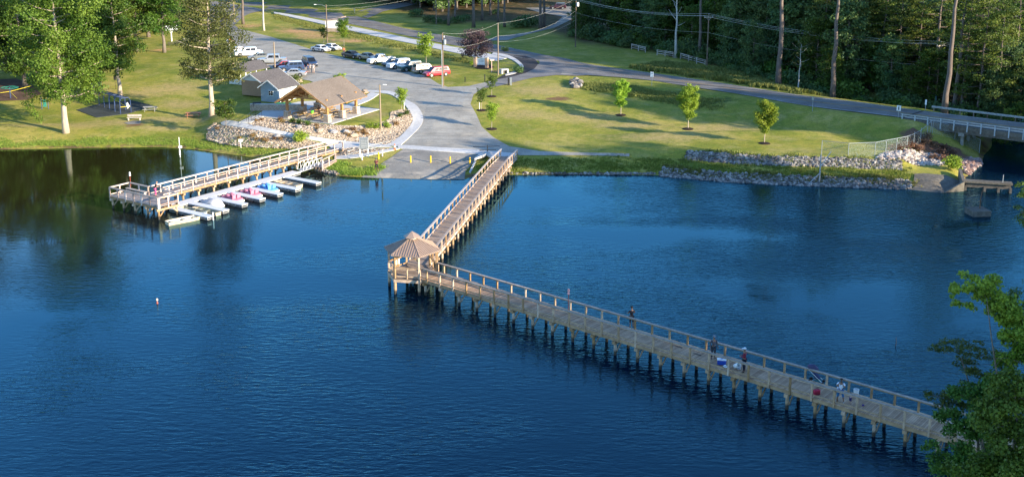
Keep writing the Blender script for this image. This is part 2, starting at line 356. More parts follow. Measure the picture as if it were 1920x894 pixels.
# ------------------------------------------------------------------ water
def water_material():
    m,n,b=nodes('lake_water'); L=n.links; N=n.nodes.new
    n.nodes.remove(b); out=n.nodes['Material Output']
    df=N('ShaderNodeBsdfDiffuse'); df.inputs[0].default_value=(0.004,0.011,0.020,1)
    gl=N('ShaderNodeBsdfGlossy'); gl.inputs['Color'].default_value=(0.47,0.86,1.0,1); gl.inputs['Roughness'].default_value=0.04
    fz=N('ShaderNodeFresnel'); fz.inputs['IOR'].default_value=1.39; ms=N('ShaderNodeMixShader'); L.new(fz.outputs[0],ms.inputs[0]); L.new(df.outputs[0],ms.inputs[1]); L.new(gl.outputs[0],ms.inputs[2]); L.new(ms.outputs[0],out.inputs[0])
    tc=N('ShaderNodeTexCoord')
    def nz(sc_,st,rot,det=3):
        mp=N('ShaderNodeMapping'); mp.inputs['Scale'].default_value=st; mp.inputs['Rotation'].default_value=(0,0,rot); L.new(tc.outputs['Object'],mp.inputs[0])
        t=N('ShaderNodeTexNoise'); t.inputs['Scale'].default_value=sc_; t.inputs['Detail'].default_value=det; t.inputs['Roughness'].default_value=0.5; t.inputs['Distortion'].default_value=0.4; L.new(mp.outputs[0],t.inputs[0]); return t.outputs[0]
    def M(op,a,bb):
        x=N('ShaderNodeMath'); x.operation=op
        for i,q in enumerate((a,bb)):
            if isinstance(q,(int,float)): x.inputs[i].default_value=q
            else: L.new(q,x.inputs[i])
        return x.outputs[0]
    h=M('ADD',M('MULTIPLY',nz(1.35,(0.6,2.0,1),R(24)),1.0),M('MULTIPLY',nz(3.0,(0.7,1.6,1),R(40)),0.35))
    # calm in the cove at the left, ruffled out in the open
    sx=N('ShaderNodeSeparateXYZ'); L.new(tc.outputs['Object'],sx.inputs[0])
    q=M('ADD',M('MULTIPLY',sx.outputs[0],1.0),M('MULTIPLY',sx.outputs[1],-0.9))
    mr=N('ShaderNodeMapRange'); mr.inputs[1].default_value=-165; mr.inputs[2].default_value=-70; mr.inputs[3].default_value=0.07; mr.inputs[4].default_value=1.0
    L.new(q,mr.inputs[0])
    pt=N('ShaderNodeMapRange'); pt.inputs[1].default_value=0.35; pt.inputs[2].default_value=0.65; pt.inputs[3].default_value=0.10; pt.inputs[4].default_value=1.9
    L.new(nz(0.035,(1,2.2,1),R(20),4),pt.inputs[0])
    st=M('MULTIPLY',mr.outputs[0],pt.outputs[0])
    tb=N('ShaderNodeMapRange'); tb.inputs[1].default_value=-175; tb.inputs[2].default_value=-120; L.new(q,tb.inputs[0])  # cove mask: the trees' olive reflection is painted into the water colour
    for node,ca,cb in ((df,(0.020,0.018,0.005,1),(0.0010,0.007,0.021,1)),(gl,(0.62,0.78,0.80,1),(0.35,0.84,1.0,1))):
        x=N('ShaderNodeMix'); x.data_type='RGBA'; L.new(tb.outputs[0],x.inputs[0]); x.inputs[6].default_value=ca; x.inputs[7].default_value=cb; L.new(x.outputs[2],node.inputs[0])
    bp=N('ShaderNodeBump'); bp.inputs['Distance'].default_value=0.055; L.new(st,bp.inputs['Strength']); L.new(h,bp.inputs['Height']); L.new(bp.outputs[0],gl.inputs['Normal']); L.new(bp.outputs[0],fz.inputs['Normal'])
    return m
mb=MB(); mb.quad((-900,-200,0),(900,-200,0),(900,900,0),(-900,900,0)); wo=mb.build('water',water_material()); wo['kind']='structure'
# ------------------------------------------------------------------ paved sheets
def speck(name,ca,cb,sc_=14,cc=None,big=0.25,bump=0.5,rough=0.9,tracks=None):
    m,n,b=nodes(name); L=n.links; N=n.nodes.new; tc=N('ShaderNodeTexCoord')
    def nz(s_,d=4):
        t=N('ShaderNodeTexNoise'); t.inputs['Scale'].default_value=s_; t.inputs['Detail'].default_value=d; t.inputs['Roughness'].default_value=0.7; L.new(tc.outputs['Object'],t.inputs[0]); return t.outputs[0]
    r=N('ShaderNodeValToRGB'); r.color_ramp.elements[0].position=0.32; r.color_ramp.elements[1].position=0.7
    r.color_ramp.elements[0].color=(*ca,1); r.color_ramp.elements[1].color=(*cb,1); f=nz(sc_); L.new(f,r.inputs[0])
    r2=N('ShaderNodeValToRGB'); r2.color_ramp.elements[0].position=0.35; r2.color_ramp.elements[1].position=0.7
    r2.color_ramp.elements[0].color=(1-big,)*3+(1,); r2.color_ramp.elements[1].color=(1+big,)*3+(1,); L.new(nz(0.22,6),r2.inputs[0])
    x=N('ShaderNodeMix'); x.data_type='RGBA'; x.blend_type='MULTIPLY'; x.inputs[0].default_value=1; L.new(r.outputs[0],x.inputs[6]); L.new(r2.outputs[0],x.inputs[7])
    col=x.outputs[2]
    if cc:
        t=N('ShaderNodeMapRange'); t.inputs[1].default_value=0.52; t.inputs[2].default_value=0.68; L.new(nz(0.4,7),t.inputs[0])
        y=N('ShaderNodeMix'); y.data_type='RGBA'; L.new(t.outputs[0],y.inputs[0]); L.new(col,y.inputs[6]); y.inputs[7].default_value=(*cc,1); col=y.outputs[2]
    if tracks:
        for sc3,ang3,amt,tone in tracks:
            mp=N('ShaderNodeMapping'); mp.inputs['Scale'].default_value=sc3; mp.inputs['Rotation'].default_value=(0,0,ang3); L.new(tc.outputs['Object'],mp.inputs[0])
            t=N('ShaderNodeTexNoise'); t.inputs['Scale'].default_value=1.0; t.inputs['Detail'].default_value=5; t.inputs['Distortion'].default_value=0.3; L.new(mp.outputs[0],t.inputs[0])
            mr3=N('ShaderNodeMapRange'); mr3.inputs[1].default_value=0.54; mr3.inputs[2].default_value=0.66; mr3.inputs[4].default_value=amt; L.new(t.outputs[0],mr3.inputs[0])
            y=N('ShaderNodeMix'); y.data_type='RGBA'; y.blend_type='MULTIPLY'; L.new(mr3.outputs[0],y.inputs[0]); L.new(col,y.inputs[6]); y.inputs[7].default_value=(*tone,1); col=y.outputs[2]
    L.new(col,b.inputs['Base Color']); b.inputs['Roughness'].default_value=rough; b.inputs['Specular IOR Level'].default_value=0.2
    bp=N('ShaderNodeBump'); bp.inputs['Strength'].default_value=bump; bp.inputs['Distance'].default_value=0.03; L.new(f,bp.inputs['Height']); L.new(bp.outputs[0],b.inputs['Normal'])
    return m
M_gravel=speck('gravel',(0.22,0.205,0.175),(0.45,0.425,0.365),9,(0.40,0.355,0.28),tracks=[((0.05,0.75,1),0.9,0.35,(0.6,0.6,0.62)),((0.06,0.5,1),-0.35,0.3,(0.62,0.62,0.62)),((0.9,0.9,1),0,0.3,(0.7,0.68,0.66))])
M_asph=speck('old_asphalt',(0.13,0.12,0.11),(0.23,0.215,0.195),8,tracks=[((0.03,0.9,1),0.87,0.5,(0.62,0.62,0.62)),((0.3,0.3,1),0,0.4,(0.72,0.7,0.7))])
M_apron=speck('worn_asphalt',(0.13,0.125,0.12),(0.26,0.245,0.23),9,tracks=[((0.05,0.6,1),0.5,0.4,(0.6,0.6,0.6))])
M_dark=speck('fresh_asphalt',(0.028,0.026,0.028),(0.06,0.056,0.058),9)
M_conc=speck('concrete',(0.42,0.41,0.39),(0.58,0.565,0.54),3,None,0.1,0.2)
M_conc_old=speck('stained_concrete',(0.22,0.21,0.19),(0.38,0.365,0.33),2.5,(0.17,0.15,0.12),0.3,0.4)
M_ramp=speck('ramp_gravel',(0.15,0.14,0.125),(0.30,0.285,0.25),10,(0.42,0.36,0.28))
M_paint_w=speck('white_road_paint',(0.5,0.5,0.48),(0.75,0.75,0.72),5,(0.25,0.25,0.24))
M_paint_y=speck('yellow_road_paint',(0.45,0.26,0.04),(0.65,0.38,0.06),5,(0.25,0.17,0.06))
M_rubber=speck('rubber_mat',(0.03,0.038,0.036),(0.07,0.08,0.075),9)
M_mulch=speck('mulch',(0.05,0.03,0.02),(0.16,0.10,0.07),7,(0.2,0.12,0.08))
M_bark=speck('dark_mulch',(0.012,0.008,0.007),(0.04,0.026,0.02),10)
def ribbon(name,A,B,m,z,n=120,kind='structure',thick=0.0):
    def rs(L_):
        L_=np.array(L_); s=np.r_[0,np.cumsum(np.hypot(*np.diff(L_,axis=0).T))]; t=np.linspace(0,s[-1],n); return np.stack([np.interp(t,s,L_[:,0]),np.interp(t,s,L_[:,1])],1)
    a=rs(A); bb=rs(B); mb=MB()
    vs=[(p[0],p[1],z) for p in a]+[(p[0],p[1],z) for p in bb]; mb.add(vs,[(i,i+1,n+i+1,n+i) for i in range(n-1)])
    if thick:
        vs=[(p[0],p[1],z) for p in bb]+[(p[0],p[1],z-thick) for p in bb]; mb.add(vs,[(i,i+1,n+i+1,n+i) for i in range(n-1)])
    o=mb.build(name,m); o['kind']=kind; return o
far=[un(*p,RZ) for p in curve(ROAD_FAR,5)]; near=[un(*p,RZ) for p in curve(ROAD_NEAR,5)]
ribbon('road',far,near,M_asph,RZ+0.03,200)
def rline(name,t0,w,m,z,i0=0.0,i1=1.0,n=200):
    def rs(L_):
        L_=np.array(L_); s=np.r_[0,np.cumsum(np.hypot(*np.diff(L_,axis=0).T))]; t=np.linspace(0,s[-1],n); return np.stack([np.interp(t,s,L_[:,0]),np.interp(t,s,L_[:,1])],1)
    a=rs(far); b_=rs(near); k0=int(i0*n); k1=int(i1*n); a=a[k0:k1]; b_=b_[k0:k1]
    wd=np.hypot(*(b_-a).T)[:,None]; u=(b_-a)/wd; c=a+(b_-a)*t0
    p=c-u*w/2; q=c+u*w/2; ribbon(name,[tuple(v) for v in p],[tuple(v) for v in q],m,z,160)
rline('road_marking',0.47,0.13,M_paint_y,RZ+0.045); rline('road_marking',0.53,0.13,M_paint_y,RZ+0.045)
rline('road_marking',0.05,0.14,M_paint_w,RZ+0.045); rline('road_marking',0.95,0.14,M_paint_w,RZ+0.045,0,0.50); rline('road_marking',0.95,0.14,M_paint_w,RZ+0.045,0.555,1)
# car park, drive and junction apron
lot_px=[(436,52),(470,60),(505,69),(560,86),(610,100),(660,113),(700,122),(750,131),(800,144),(822,158),(840,164),(880,162),(925,152),(950,142),(972,131)]
lot_px+= [(1075,128),(1130,137),(1080,139),(1020,142),(985,149),(955,157),(905,167),(888,178),(882,196),(893,215),(903,238),(925,258),(955,275),(1010,284),(1100,287),(1180,289),(1180,294),(1100,292),(975,292),(960,287),(860,284),(750,277)]
lot_px+=[(772,256),(788,237),(791,219),(780,200),(760,188),(739,175),(717,171),(667,170),(635,168),(600,160),(580,152),(545,146),(520,134),(490,120),(465,108),(450,98),(440,80),(425,60)]
drape('car_park',pxpoly(lot_px),M_gravel,0.05,2.0)
apron_px=[(972,131),(1000,127),(1012,120),(1010,112),(1040,119),(1060,124),(1130,136),(1225,152),(1160,145),(1100,141),(1045,141),(1000,146),(965,154),(930,161),(905,163),(925,152),(950,142)]
drape('road_junction',[un(*p,RZ) for p in apron_px],M_apron,0,4,zfun=lambda P:np.maximum(terrain(P)+0.07,0)+0.0)
dk=[(934,101),(965,104),(985,105),(1003,112),(1010,120),(1002,130),(985,138),(962,144),(930,150),(945,141),(968,132),(980,125),(978,118),(965,110),(950,104)]
drape('asphalt_patch',[un(*p,RZ) for p in dk],M_dark,0.012+0.07,4)
# roadside drive at the far left and side street
drape('side_road',[un(*p,RZ) for p in [(395,10),(450,18),(520,21),(640,25),(660,46),(600,30),(535,24),(505,24),(470,30),(455,36),(440,48),(455,60),(425,60),(395,40)]],M_apron,0.075,4)
drape('side_street',[un(*p,RZ) for p in [(655,27),(700,22),(760,13),(830,0),(870,-8),(900,-8),(850,3),(780,17),(720,27),(690,34),(675,31)]],M_asph,0.07,4)
# concrete path beside the road and kerb round the corner
def walk(name,top,bot,h=0.10,m=M_conc): 
    pts=curve(top,4)+curve(bot,4)[::-1]; return drape(name,pxpoly(pts),m,h,1.5,thick=0.25)
walk('pavement',[(513,23),(560,31),(656,50),(730,65),(790,77.5),(850,89),(905,99),(950,110)],[(514,26),(560,36),(640,54),(700,68),(780,84),(840,97),(890,107),(930,115)])
walk('kerb',[(925,100),(950,104),(968,112),(981,124),(979,132),(966,139),(948,143)],[(922,103),(946,108),(963,115),(974,124),(972,130),(962,136),(947,141)],0.14)
walk('path',[(667,170),(717,171),(741,175),(762,188),(782,200),(793,219),(790,235),(772,255),(748,276)],[(667,172),(712,175),(736,180),(757,196),(768,210),(774,223),(770,235),(750,257),(724,273)])
walk('path',[(695,174),(681,183),(649,198)],[(711,177),(695,188),(668,199)],0.105)
walk('path',[(414,231),(429,227),(464,233),(523,246),(580,256),(620,262),(661,267),(725,272)],[(416,235),(447,239),(514,251),(565,260),(606,268),(629,282),(665,277),(735,277)],0.09)
walk('path',[(627,294),(661,291),(701,286),(743,277)],[(627,299),(663,297),(699,291),(749,280)],0.085)
walk('path',[(745,272.5),(800,276),(870,280.5),(970,289)],[(747,279),(800,283),(900,290.5),(962,298)],0.11)
drape('boat_ramp',pxpoly([(757,280),(800,283),(900,290.5),(924,292),(889,302),(873,322),(871,337),(790,336),(720,336),(672,334),(690,325),(707,314),(720,304),(735,295)]),M_ramp,0.05,1.0)
drape('patio',pxpoly([(479,219),(550,226),(622,233.5),(712,206),(667,200),(600,190),(560,192),(497,206)]),M_conc,0.10,1.5,thick=0.25)
drape('patio',pxpoly([(535,163),(560,158),(582,160),(592,166),(560,176),(545,172)]),M_conc_old,0.07,1.5,thick=0.2)
drape('playground_mat',pxpoly([(143,207),(181,221),(240,214),(286,199),(248,189),(195,193)]),M_rubber,0.07,1.5,thick=0.15)
drape('playground_mulch',pxpoly([(-60,170),(-20,150),(30,148),(60,160),(78,177),(50,188),(-40,192)]),M_mulch,0.05,1.5)
drape('sand_pad',pxpoly([(233,231),(250,227),(266,228),(262,233),(240,234)]),M_ramp,0.05,1.0)
drape('driveway',[un(*p,4.6) for p in [(905,72),(935,64),(1000,55),(1040,42),(1055,30),(1010,24),(985,18),(1090,14),(1095,24),(1070,35),(1040,48),(990,60),(950,72)]],M_ramp,0.06,3)
drape('dirt_patch',pxpoly([(1700,246),(1712,240),(1740,262),(1800,280),(1815,300),(1770,290),(1700,270),(1690,262)]),speck('red_soil',(0.10,0.05,0.03),(0.24,0.13,0.08),4),0.05,1.0)
# ------------------------------------------------------------------ rock cover
def rocks(name,poly,n,smin,smax,cols,seed,label,slab=0.7,embed=0.3,flat=0.65,cat='rocks'):
    rd=np.random.RandomState(seed); poly=np.array(poly); lo=poly.min(0); hi=poly.max(0); P=np.zeros((0,2))
    while len(P)<n:
        q=rd.uniform(lo,hi,(n*2,2)); q=q[poly_sd(q,poly)>0.05]; P=np.vstack([P,q])
    P=P[:n]; z=terrain(P)
    base=[]; ph=(1+5**0.5)/2
    for a,b in ((-1,ph),(1,ph),(-1,-ph),(1,-ph)): base+=[(a,b,0),(0,a,b),(b,0,a)]
    base=np.array(base)/1.9
    bm=bmesh.new(); [bm.verts.new(v) for v in base]; h=bmesh.ops.convex_hull(bm,input=bm.verts[:]); bm.verts.index_update(); bm.verts.ensure_lookup_table()
    bv=np.array([v.co[:] for v in bm.verts]); bf=[[v.index for v in f.verts] for f in bm.faces]; bm.free()
    VS=[];FS=[];TN=[]; k=0
    for i in range(n):
        s=smin+(smax-smin)*rd.rand()**2.2; q=bv*(1+rd.uniform(-0.25,0.25,(len(bv),1))); q=q*np.array([1,rd.uniform(.6,1),rd.uniform(.45,.85)*flat/0.65])*s
        a=rd.uniform(0,6.28); b=rd.uniform(-.5,.5); ca,sa,cb,sb=math.cos(a),math.sin(a),math.cos(b),math.sin(b)
        q=q@np.array([[cb,0,-sb],[0,1,0],[sb,0,cb]])@np.array([[ca,sa,0],[-sa,ca,0],[0,0,1]])
        q+=np.array([P[i,0],P[i,1],z[i]+s*embed*0.5]); VS.append(q); FS+= [[k+j for j in f] for f in bf]; TN+=[rd.rand()]*len(bf); k+=len(bv)
    me=bpy.data.meshes.new(name); me.from_pydata(np.vstack(VS).tolist(),[],FS); me.update()
    at=me.attributes.new('tone','FLOAT','FACE'); at.data.foreach_set('value',np.array(TN,np.float32))
    m,nn,b=nodes(name+'_stone'); a=nn.nodes.new('ShaderNodeAttribute'); a.attribute_name='tone'; r=nn.nodes.new('ShaderNodeValToRGB')
    e=r.color_ramp.elements; e[0].color=(*cols[0],1); e[1].color=(*cols[-1],1)
    for j,c in enumerate(cols[1:-1]): q=e.new((j+1)/(len(cols)-1)); q.color=(*c,1)
    nn.links.new(a.outputs['Fac'],r.inputs[0])
    tc=nn.nodes.new('ShaderNodeTexCoord'); t=nn.nodes.new('ShaderNodeTexNoise'); t.inputs['Scale'].default_value=6; t.inputs['Detail'].default_value=6; nn.links.new(tc.outputs['Object'],t.inputs[0])
    x=nn.nodes.new('ShaderNodeMix'); x.data_type='RGBA'; x.blend_type='MULTIPLY'; x.inputs[0].default_value=0.6; nn.links.new(r.outputs[0],x.inputs[6])
    rr=nn.nodes.new('ShaderNodeValToRGB'); rr.color_ramp.elements[0].position=.3; rr.color_ramp.elements[1].position=.65; rr.color_ramp.elements[0].color=(.45,.42,.4,1); nn.links.new(t.outputs[0],rr.inputs[0]); nn.links.new(rr.outputs[0],x.inputs[7])
    nn.links.new(x.outputs[2],b.inputs['Base Color']); b.inputs['Roughness'].default_value=0.85; b.inputs['Specular IOR Level'].default_value=.3
    me.materials.append(m); o=bpy.data.objects.new(name,me); COL.objects.link(o); tag(o,label,cat,None,'stuff'); return o
warm=[(0.16,0.115,0.08),(0.33,0.255,0.18),(0.45,0.365,0.275),(0.56,0.48,0.39)]
greyr=[(0.08,0.072,0.066),(0.16,0.148,0.138),(0.24,0.225,0.21),(0.38,0.36,0.335)]
bed1=[(464,235),(481,221),(540,227),(621,235),(649,236),(685,236),(717,229),(731,222),(733,211),(758,206),(770,211),(775,225),(769,237),(748,257),(725,272),(661,266),(580,255),(523,245)]
bed2=[(387,255),(392,245),(405,235),(416,236),(447,240),(514,252),(565,261),(600,269),(606,274),(556,278),(514,277),(464,275),(422,270),(389,262)]
bed3=[(631,284),(665,277),(713,279),(735,279),(700,286),(660,290),(629,293)]
M_bed=speck('gravel_bed',(0.28,0.21,0.145),(0.50,0.41,0.30),8,None,0.15,0.8)
for nm,bd,n_,sd,lb in (('rock_bed',bed1,8500,1,'tan rocks spread over the bank between pavilion and lower path'),('rock_bed',bed2,5200,2,'tan rocks filling the rounded bed left of the wooden dock'),('rock_bed',bed3,700,3,'strip of tan rocks between the two paths by the dock landing')):
    pw=pxpoly(curve(bd+[bd[0]],3)[:-1]); b_=drape(nm+'_base',pw,M_bed,0.05,1.0); b_.name='gravel'
    rocks(nm,pw,n_,0.05,0.22,warm,sd,lb)
# stacked edging stones of the beds are part of the stone cover
for seg,sd in (([(387,262),(422,271),(464,276),(514,278),(556,279),(600,277)],5),([(388,254),(392,244),(405,234)],6)):
    pw=pxpoly(curve(seg,5)+[(x,y-2.2) for x,y in curve(seg,5)[::-1]]); rocks('edging_stones',pw,420 if sd==5 else 120,0.2,0.42,warm,sd,'flat tan edging stones along the foot of the rock bed' if sd==5 else 'flat tan edging stones at the left tip of the rock bed',flat=0.4)
def strip_world(path,w0,w1,shift=0.0):
    P=np.array(path); d=np.gradient(P,axis=0); nrm=np.stack([-d[:,1],d[:,0]],1)/np.hypot(d[:,0],d[:,1])[:,None]
    return [tuple(p) for p in P+nrm*w0]+[tuple(p) for p in (P+nrm*w1)[::-1]]
shore=[un(*p,0) for p in curve([(1235,329.5),(1320,337),(1400,343),(1520,348),(1600,351),(1712,355)],5)]
rocks('riprap',strip_world(shore,-0.4,2.1),3400,0.09,0.38,greyr,11,'grey riprap stones lining the waterline of the right hand shore')
rocks('riprap',[tuple(p) for p in strip_world(shore[2:],6.4,8.1)],3300,0.10,0.40,greyr,12,'upper band of mixed grey riprap stones below the lawn')
rocks('riprap',pxpoly([(1655,288),(1690,284),(1735,286),(1775,296),(1800,312),(1760,311),(1700,304),(1640,300)]),1500,0.12,0.42,[(0.2,0.155,0.14),(0.42,0.37,0.34),(0.6,0.56,0.5)],13,'pale riprap stones heaped beside the bushy brown weeds')
rocks('riprap',pxpoly([(1800,300),(1832,300),(1843,306),(1830,316),(1815,330),(1800,318)]),500,0.2,0.6,[(0.14,0.08,0.07),(0.3,0.2,0.17),(0.4,0.32,0.3)],14,'reddish riprap stones at the creek corner beside the concrete wall')
rocks('rock_pile',pxpoly([(1067,155),(1080,152),(1092,156),(1090,166),(1075,166)]),110,0.25,0.7,greyr,15,'small pile of grey rocks at the left end of the grassy ditch',embed=1.0)
rocks('riprap',pxpoly([(884,331),(960,327),(1230,328),(1230,325),(960,324),(890,326)]),260,0.12,0.35,greyr,16,'scattered stones at the waterline between short pier and riprap')
rocks('riprap',pxpoly([(585,318),(600,322),(640,329),(636,325),(605,316)]),220,0.12,0.35,[(0.2,0.15,0.12),(0.4,0.33,0.27),(0.5,0.44,0.38)],17,'stones on the grassy point right of the gangway')
# ------------------------------------------------------------------ wood and metal
W_fresh=mat('treated_timber',(0.40,0.25,0.125),0.75,var=0.28,scale=2.5,bump=0.3,bscale=14)
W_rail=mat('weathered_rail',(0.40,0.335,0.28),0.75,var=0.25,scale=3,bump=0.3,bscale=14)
W_pink=mat('reddish_timber',(0.48,0.33,0.26),0.75,var=0.22,scale=2.5,bump=0.3,bscale=14)
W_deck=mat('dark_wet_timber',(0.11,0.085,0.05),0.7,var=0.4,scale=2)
W_log=mat('stained_log',(0.42,0.215,0.075),0.6,var=0.3,scale=2.5,bump=0.3,bscale=10)
def plank_mat(name,ca,cb,ang,w=0.14):
    m,n,b=nodes(name); L=n.links; N=n.nodes.new; tc=N('ShaderNodeTexCoord'); mp=N('ShaderNodeMapping'); mp.inputs['Rotation'].default_value=(0,0,-ang); L.new(tc.outputs['Object'],mp.inputs[0])
    sx=N('ShaderNodeSeparateXYZ'); L.new(mp.outputs[0],sx.inputs[0])
    d=N('ShaderNodeMath'); d.operation='DIVIDE'; d.inputs[1].default_value=w; L.new(sx.outputs[0],d.inputs[0])
    fl=N('ShaderNodeMath'); fl.operation='FLOOR'; L.new(d.outputs[0],fl.inputs[0]); fr=N('ShaderNodeMath'); fr.operation='FRACT'; L.new(d.outputs[0],fr.inputs[0])
    wn=N('ShaderNodeTexWhiteNoise'); wn.noise_dimensions='1D'; L.new(fl.outputs[0],wn.inputs['W'])
    r=N('ShaderNodeValToRGB'); r.color_ramp.elements[0].color=(*ca,1); r.color_ramp.elements[1].color=(*cb,1); L.new(wn.outputs[0],r.inputs[0])
    g=N('ShaderNodeMath'); g.operation='GREATER_THAN'; g.inputs[1].default_value=0.10; L.new(fr.outputs[0],g.inputs[0])
    t=N('ShaderNodeTexNoise'); t.inputs['Scale'].default_value=1.3; t.inputs['Detail'].default_value=6; L.new(tc.outputs['Object'],t.inputs[0])
    mr=N('ShaderNodeMapRange'); mr.inputs[1].default_value=.3; mr.inputs[2].default_value=.7; mr.inputs[3].default_value=.75; mr.inputs[4].default_value=1.15; L.new(t.outputs[0],mr.inputs[0])
    q=N('ShaderNodeMath'); q.operation='MULTIPLY'; L.new(g.outputs[0],q.inputs[0]); L.new(mr.outputs[0],q.inputs[1])
    q2=N('ShaderNodeMath'); q2.operation='MAXIMUM'; q2.inputs[1].default_value=0.25; L.new(q.outputs[0],q2.inputs[0])
    x=N('ShaderNodeMix'); x.data_type='RGBA'; x.blend_type='MULTIPLY'; x.inputs[0].default_value=1; L.new(r.outputs[0],x.inputs[6]); L.new(q2.outputs[0],x.inputs[7])
    L.new(x.outputs[2],b.inputs['Base Color']); b.inputs['Roughness'].default_value=.8; b.inputs['Specular IOR Level'].default_value=.25; return m
M_white=mat('white_paint',(0.80,0.80,0.78),0.45,var=0.06)
M_alu=mat('aluminium',(0.62,0.63,0.64),0.35,metal=0.8,var=0.1)
M_galv=mat('galvanised_steel',(0.33,0.36,0.37),0.5,metal=0.5,var=0.12)
M_black=mat('black_paint',(0.02,0.02,0.022),0.4,var=0.2)
M_blackp=mat('black_plastic',(0.018,0.019,0.02),0.35,var=0.2)
M_pole=mat('pole_timber',(0.20,0.145,0.10),0.85,var=0.3,scale=1.5,stretch=(4,4,0.4))
M_polel=mat('pale_pole_timber',(0.36,0.285,0.20),0.85,var=0.25,scale=1.5,stretch=(4,4,0.4))
# ------------------------------------------------------------------ fishing pier
DZ=1.5; RT=2.57
P0=Vector(un(831.9,495.1,RT)).to_3d(); P27=Vector(un(1723.5,749.5,RT)).to_3d()
P0.z=0;P27.z=0
DL=(P27-P0).normalized(); NL=Vector((DL.y,-DL.x,0))      # NL points to the near side
ANG_L=math.atan2(DL.y,DL.x); SPC=(P27-P0).length/27
L0=Vector((*un(811.9,418.5,RT),0)); L16=Vector((*un(914.6,303.5,RT),0))
DS=(L16-L0).normalized(); NS=Vector((DS.y,-DS.x,0)); SPS=(L16-L0).length/16   # NS to the right
GZ=Vector((*un(772.9,461.5,4.0),0))
def rail_posts(par,org,d,ks,spc,side,z0fun,m,zlow=-0.30,pw=0.13):
    for k in ks:
        p=org+d*(spc*k); z=z0fun(spc*k)
        MB().box((p.x,p.y,(z+zlow+z+1.02)/2),(pw,pw,1.02-zlow),math.atan2(d.y,d.x)).build('post',m,par)
def rail_boards(par,org,d,t0,t1,zf,mtop,mside,name='handrail',n=1,low=0.18,mid=None,lean=1):
    ts=[t0+(t1-t0)*i/n for i in range(n+1)]
    def P(t,z): q=org+d*t; return (q.x,q.y,zf(t)+z)
    a=MB(); b=MB(); c=MB()
    for i in range(n):
        a.bar(P(ts[i],1.055),P(ts[i+1],1.055),0.22,0.045); b.bar(P(ts[i],0.975),P(ts[i+1],0.975),0.05,0.09); c.bar(P(ts[i],low),P(ts[i+1],low),0.05,0.09)
        if mid: c.bar(P(ts[i],mid),P(ts[i+1],mid),0.05,0.12)
    a.build('handrail',mtop,par); b.build('top_rail',mside,par); c.build('lower_rail',mside,par)
def bents(par,org,d,nrm,w,ts,zf,m,mlow,brace=True):
    ang=math.atan2(d.y,d.x)
    for t in ts:
        z=zf(t)
        for s in (0.12,w-0.12):
            p=org+d*t+nrm*s; bz=min(H(p.x,p.y),0)-0.3
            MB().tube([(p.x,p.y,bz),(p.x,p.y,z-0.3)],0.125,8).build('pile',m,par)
        a=org+d*t+nrm*(-0.18); b=org+d*t+nrm*(w+0.18)
        MB().bar((a.x,a.y,z-0.42),(b.x,b.y,z-0.42),0.28,0.24).build('pile_cap',m,par)
        if brace:
            for s,e in ((0.12,0.75),(w-0.12,w-0.75)):
                a=org+d*(t+0.15)+nrm*s; b=org+d*(t+0.15)+nrm*e
                MB().bar((a.x,a.y,z-1.15),(b.x,b.y,z-0.55),0.07,0.13).build('brace',m,par)
def deck_slab(par,org,d,nrm,w,t0,t1,zf,mdeck,mside,n=1):
    ts=[t0+(t1-t0)*i/n for i in range(n+1)]; a=MB(); st=MB()
    rings=[]
    for t in ts:
        z=zf(t); ring=[]
        for s,dz in ((0,0),(w,0),(w,-0.05),(0,-0.05)):
            p=org+d*t+nrm*s; ring.append((p.x,p.y,z+dz))
        rings.append(ring)
    a.loft(rings); a.build('deck',mdeck,par)
    for s in (0.02,w*0.33,w*0.66,w-0.02):
        for i in range(n):
            p=org+d*ts[i]+nrm*s; q=org+d*ts[i+1]+nrm*s; st.bar((p.x,p.y,zf(ts[i])-0.18),(q.x,q.y,zf(ts[i+1])-0.18),0.06,0.24)
    st.build('joists',mside,par)
WL=2.05
zl=lambda t:DZ
M_plankL=plank_mat('pier_planks_long',(0.34,0.21,0.125),(0.53,0.36,0.235),ANG_L)
ANG_S=math.atan2(DS.y,DS.x)
M_plankS=plank_mat('pier_planks_short',(0.22,0.16,0.12),(0.37,0.29,0.23),ANG_S)
pl=thing('pier_walkway','long wooden fishing pier running from the gazebo to the right bank, people standing on it','pier')
tend=28*SPC+6.5
deck_slab(pl,P0,DL,NL,WL,-2.2,tend,zl,M_plankL,W_fresh,4)
rail_posts(pl,P0-NL*0.03,DL,[-0.47]+list(range(0,32)),SPC,1,zl,W_fresh,-0.05)
s0=(Vector((*un(680+535/4.469,400+470/4.469,RT),0))-P0).dot(DL)
rail_posts(pl,P0+NL*(WL+0.03),DL,[s0/SPC-0.55]+[s0/SPC+k for k in range(0,31)],SPC,1,zl,W_fresh,-0.28)
rail_boards(pl,P0-NL*0.0,DL,-0.8,tend,zl,W_rail,W_fresh)
rail_boards(pl,P0+NL*WL,DL,s0-1.1,tend,zl,W_rail,W_fresh)
b0=(Vector((*un(980+142/4.469,500+400/4.469,1.0),0))-P0).dot(DL); bsp=2.44
b1=(Vector((*un(980+1207/4.469,500+725/4.469,1.0),0))-P0).dot(DL); bsp=(b1-b0)/6.0
k0=int((b0+1.0)/bsp)
bents(pl,P0,DL,NL,WL,[b0+bsp*k for k in range(-k0,int((tend-b0)/bsp)+1)],zl,W_fresh,W_deck)
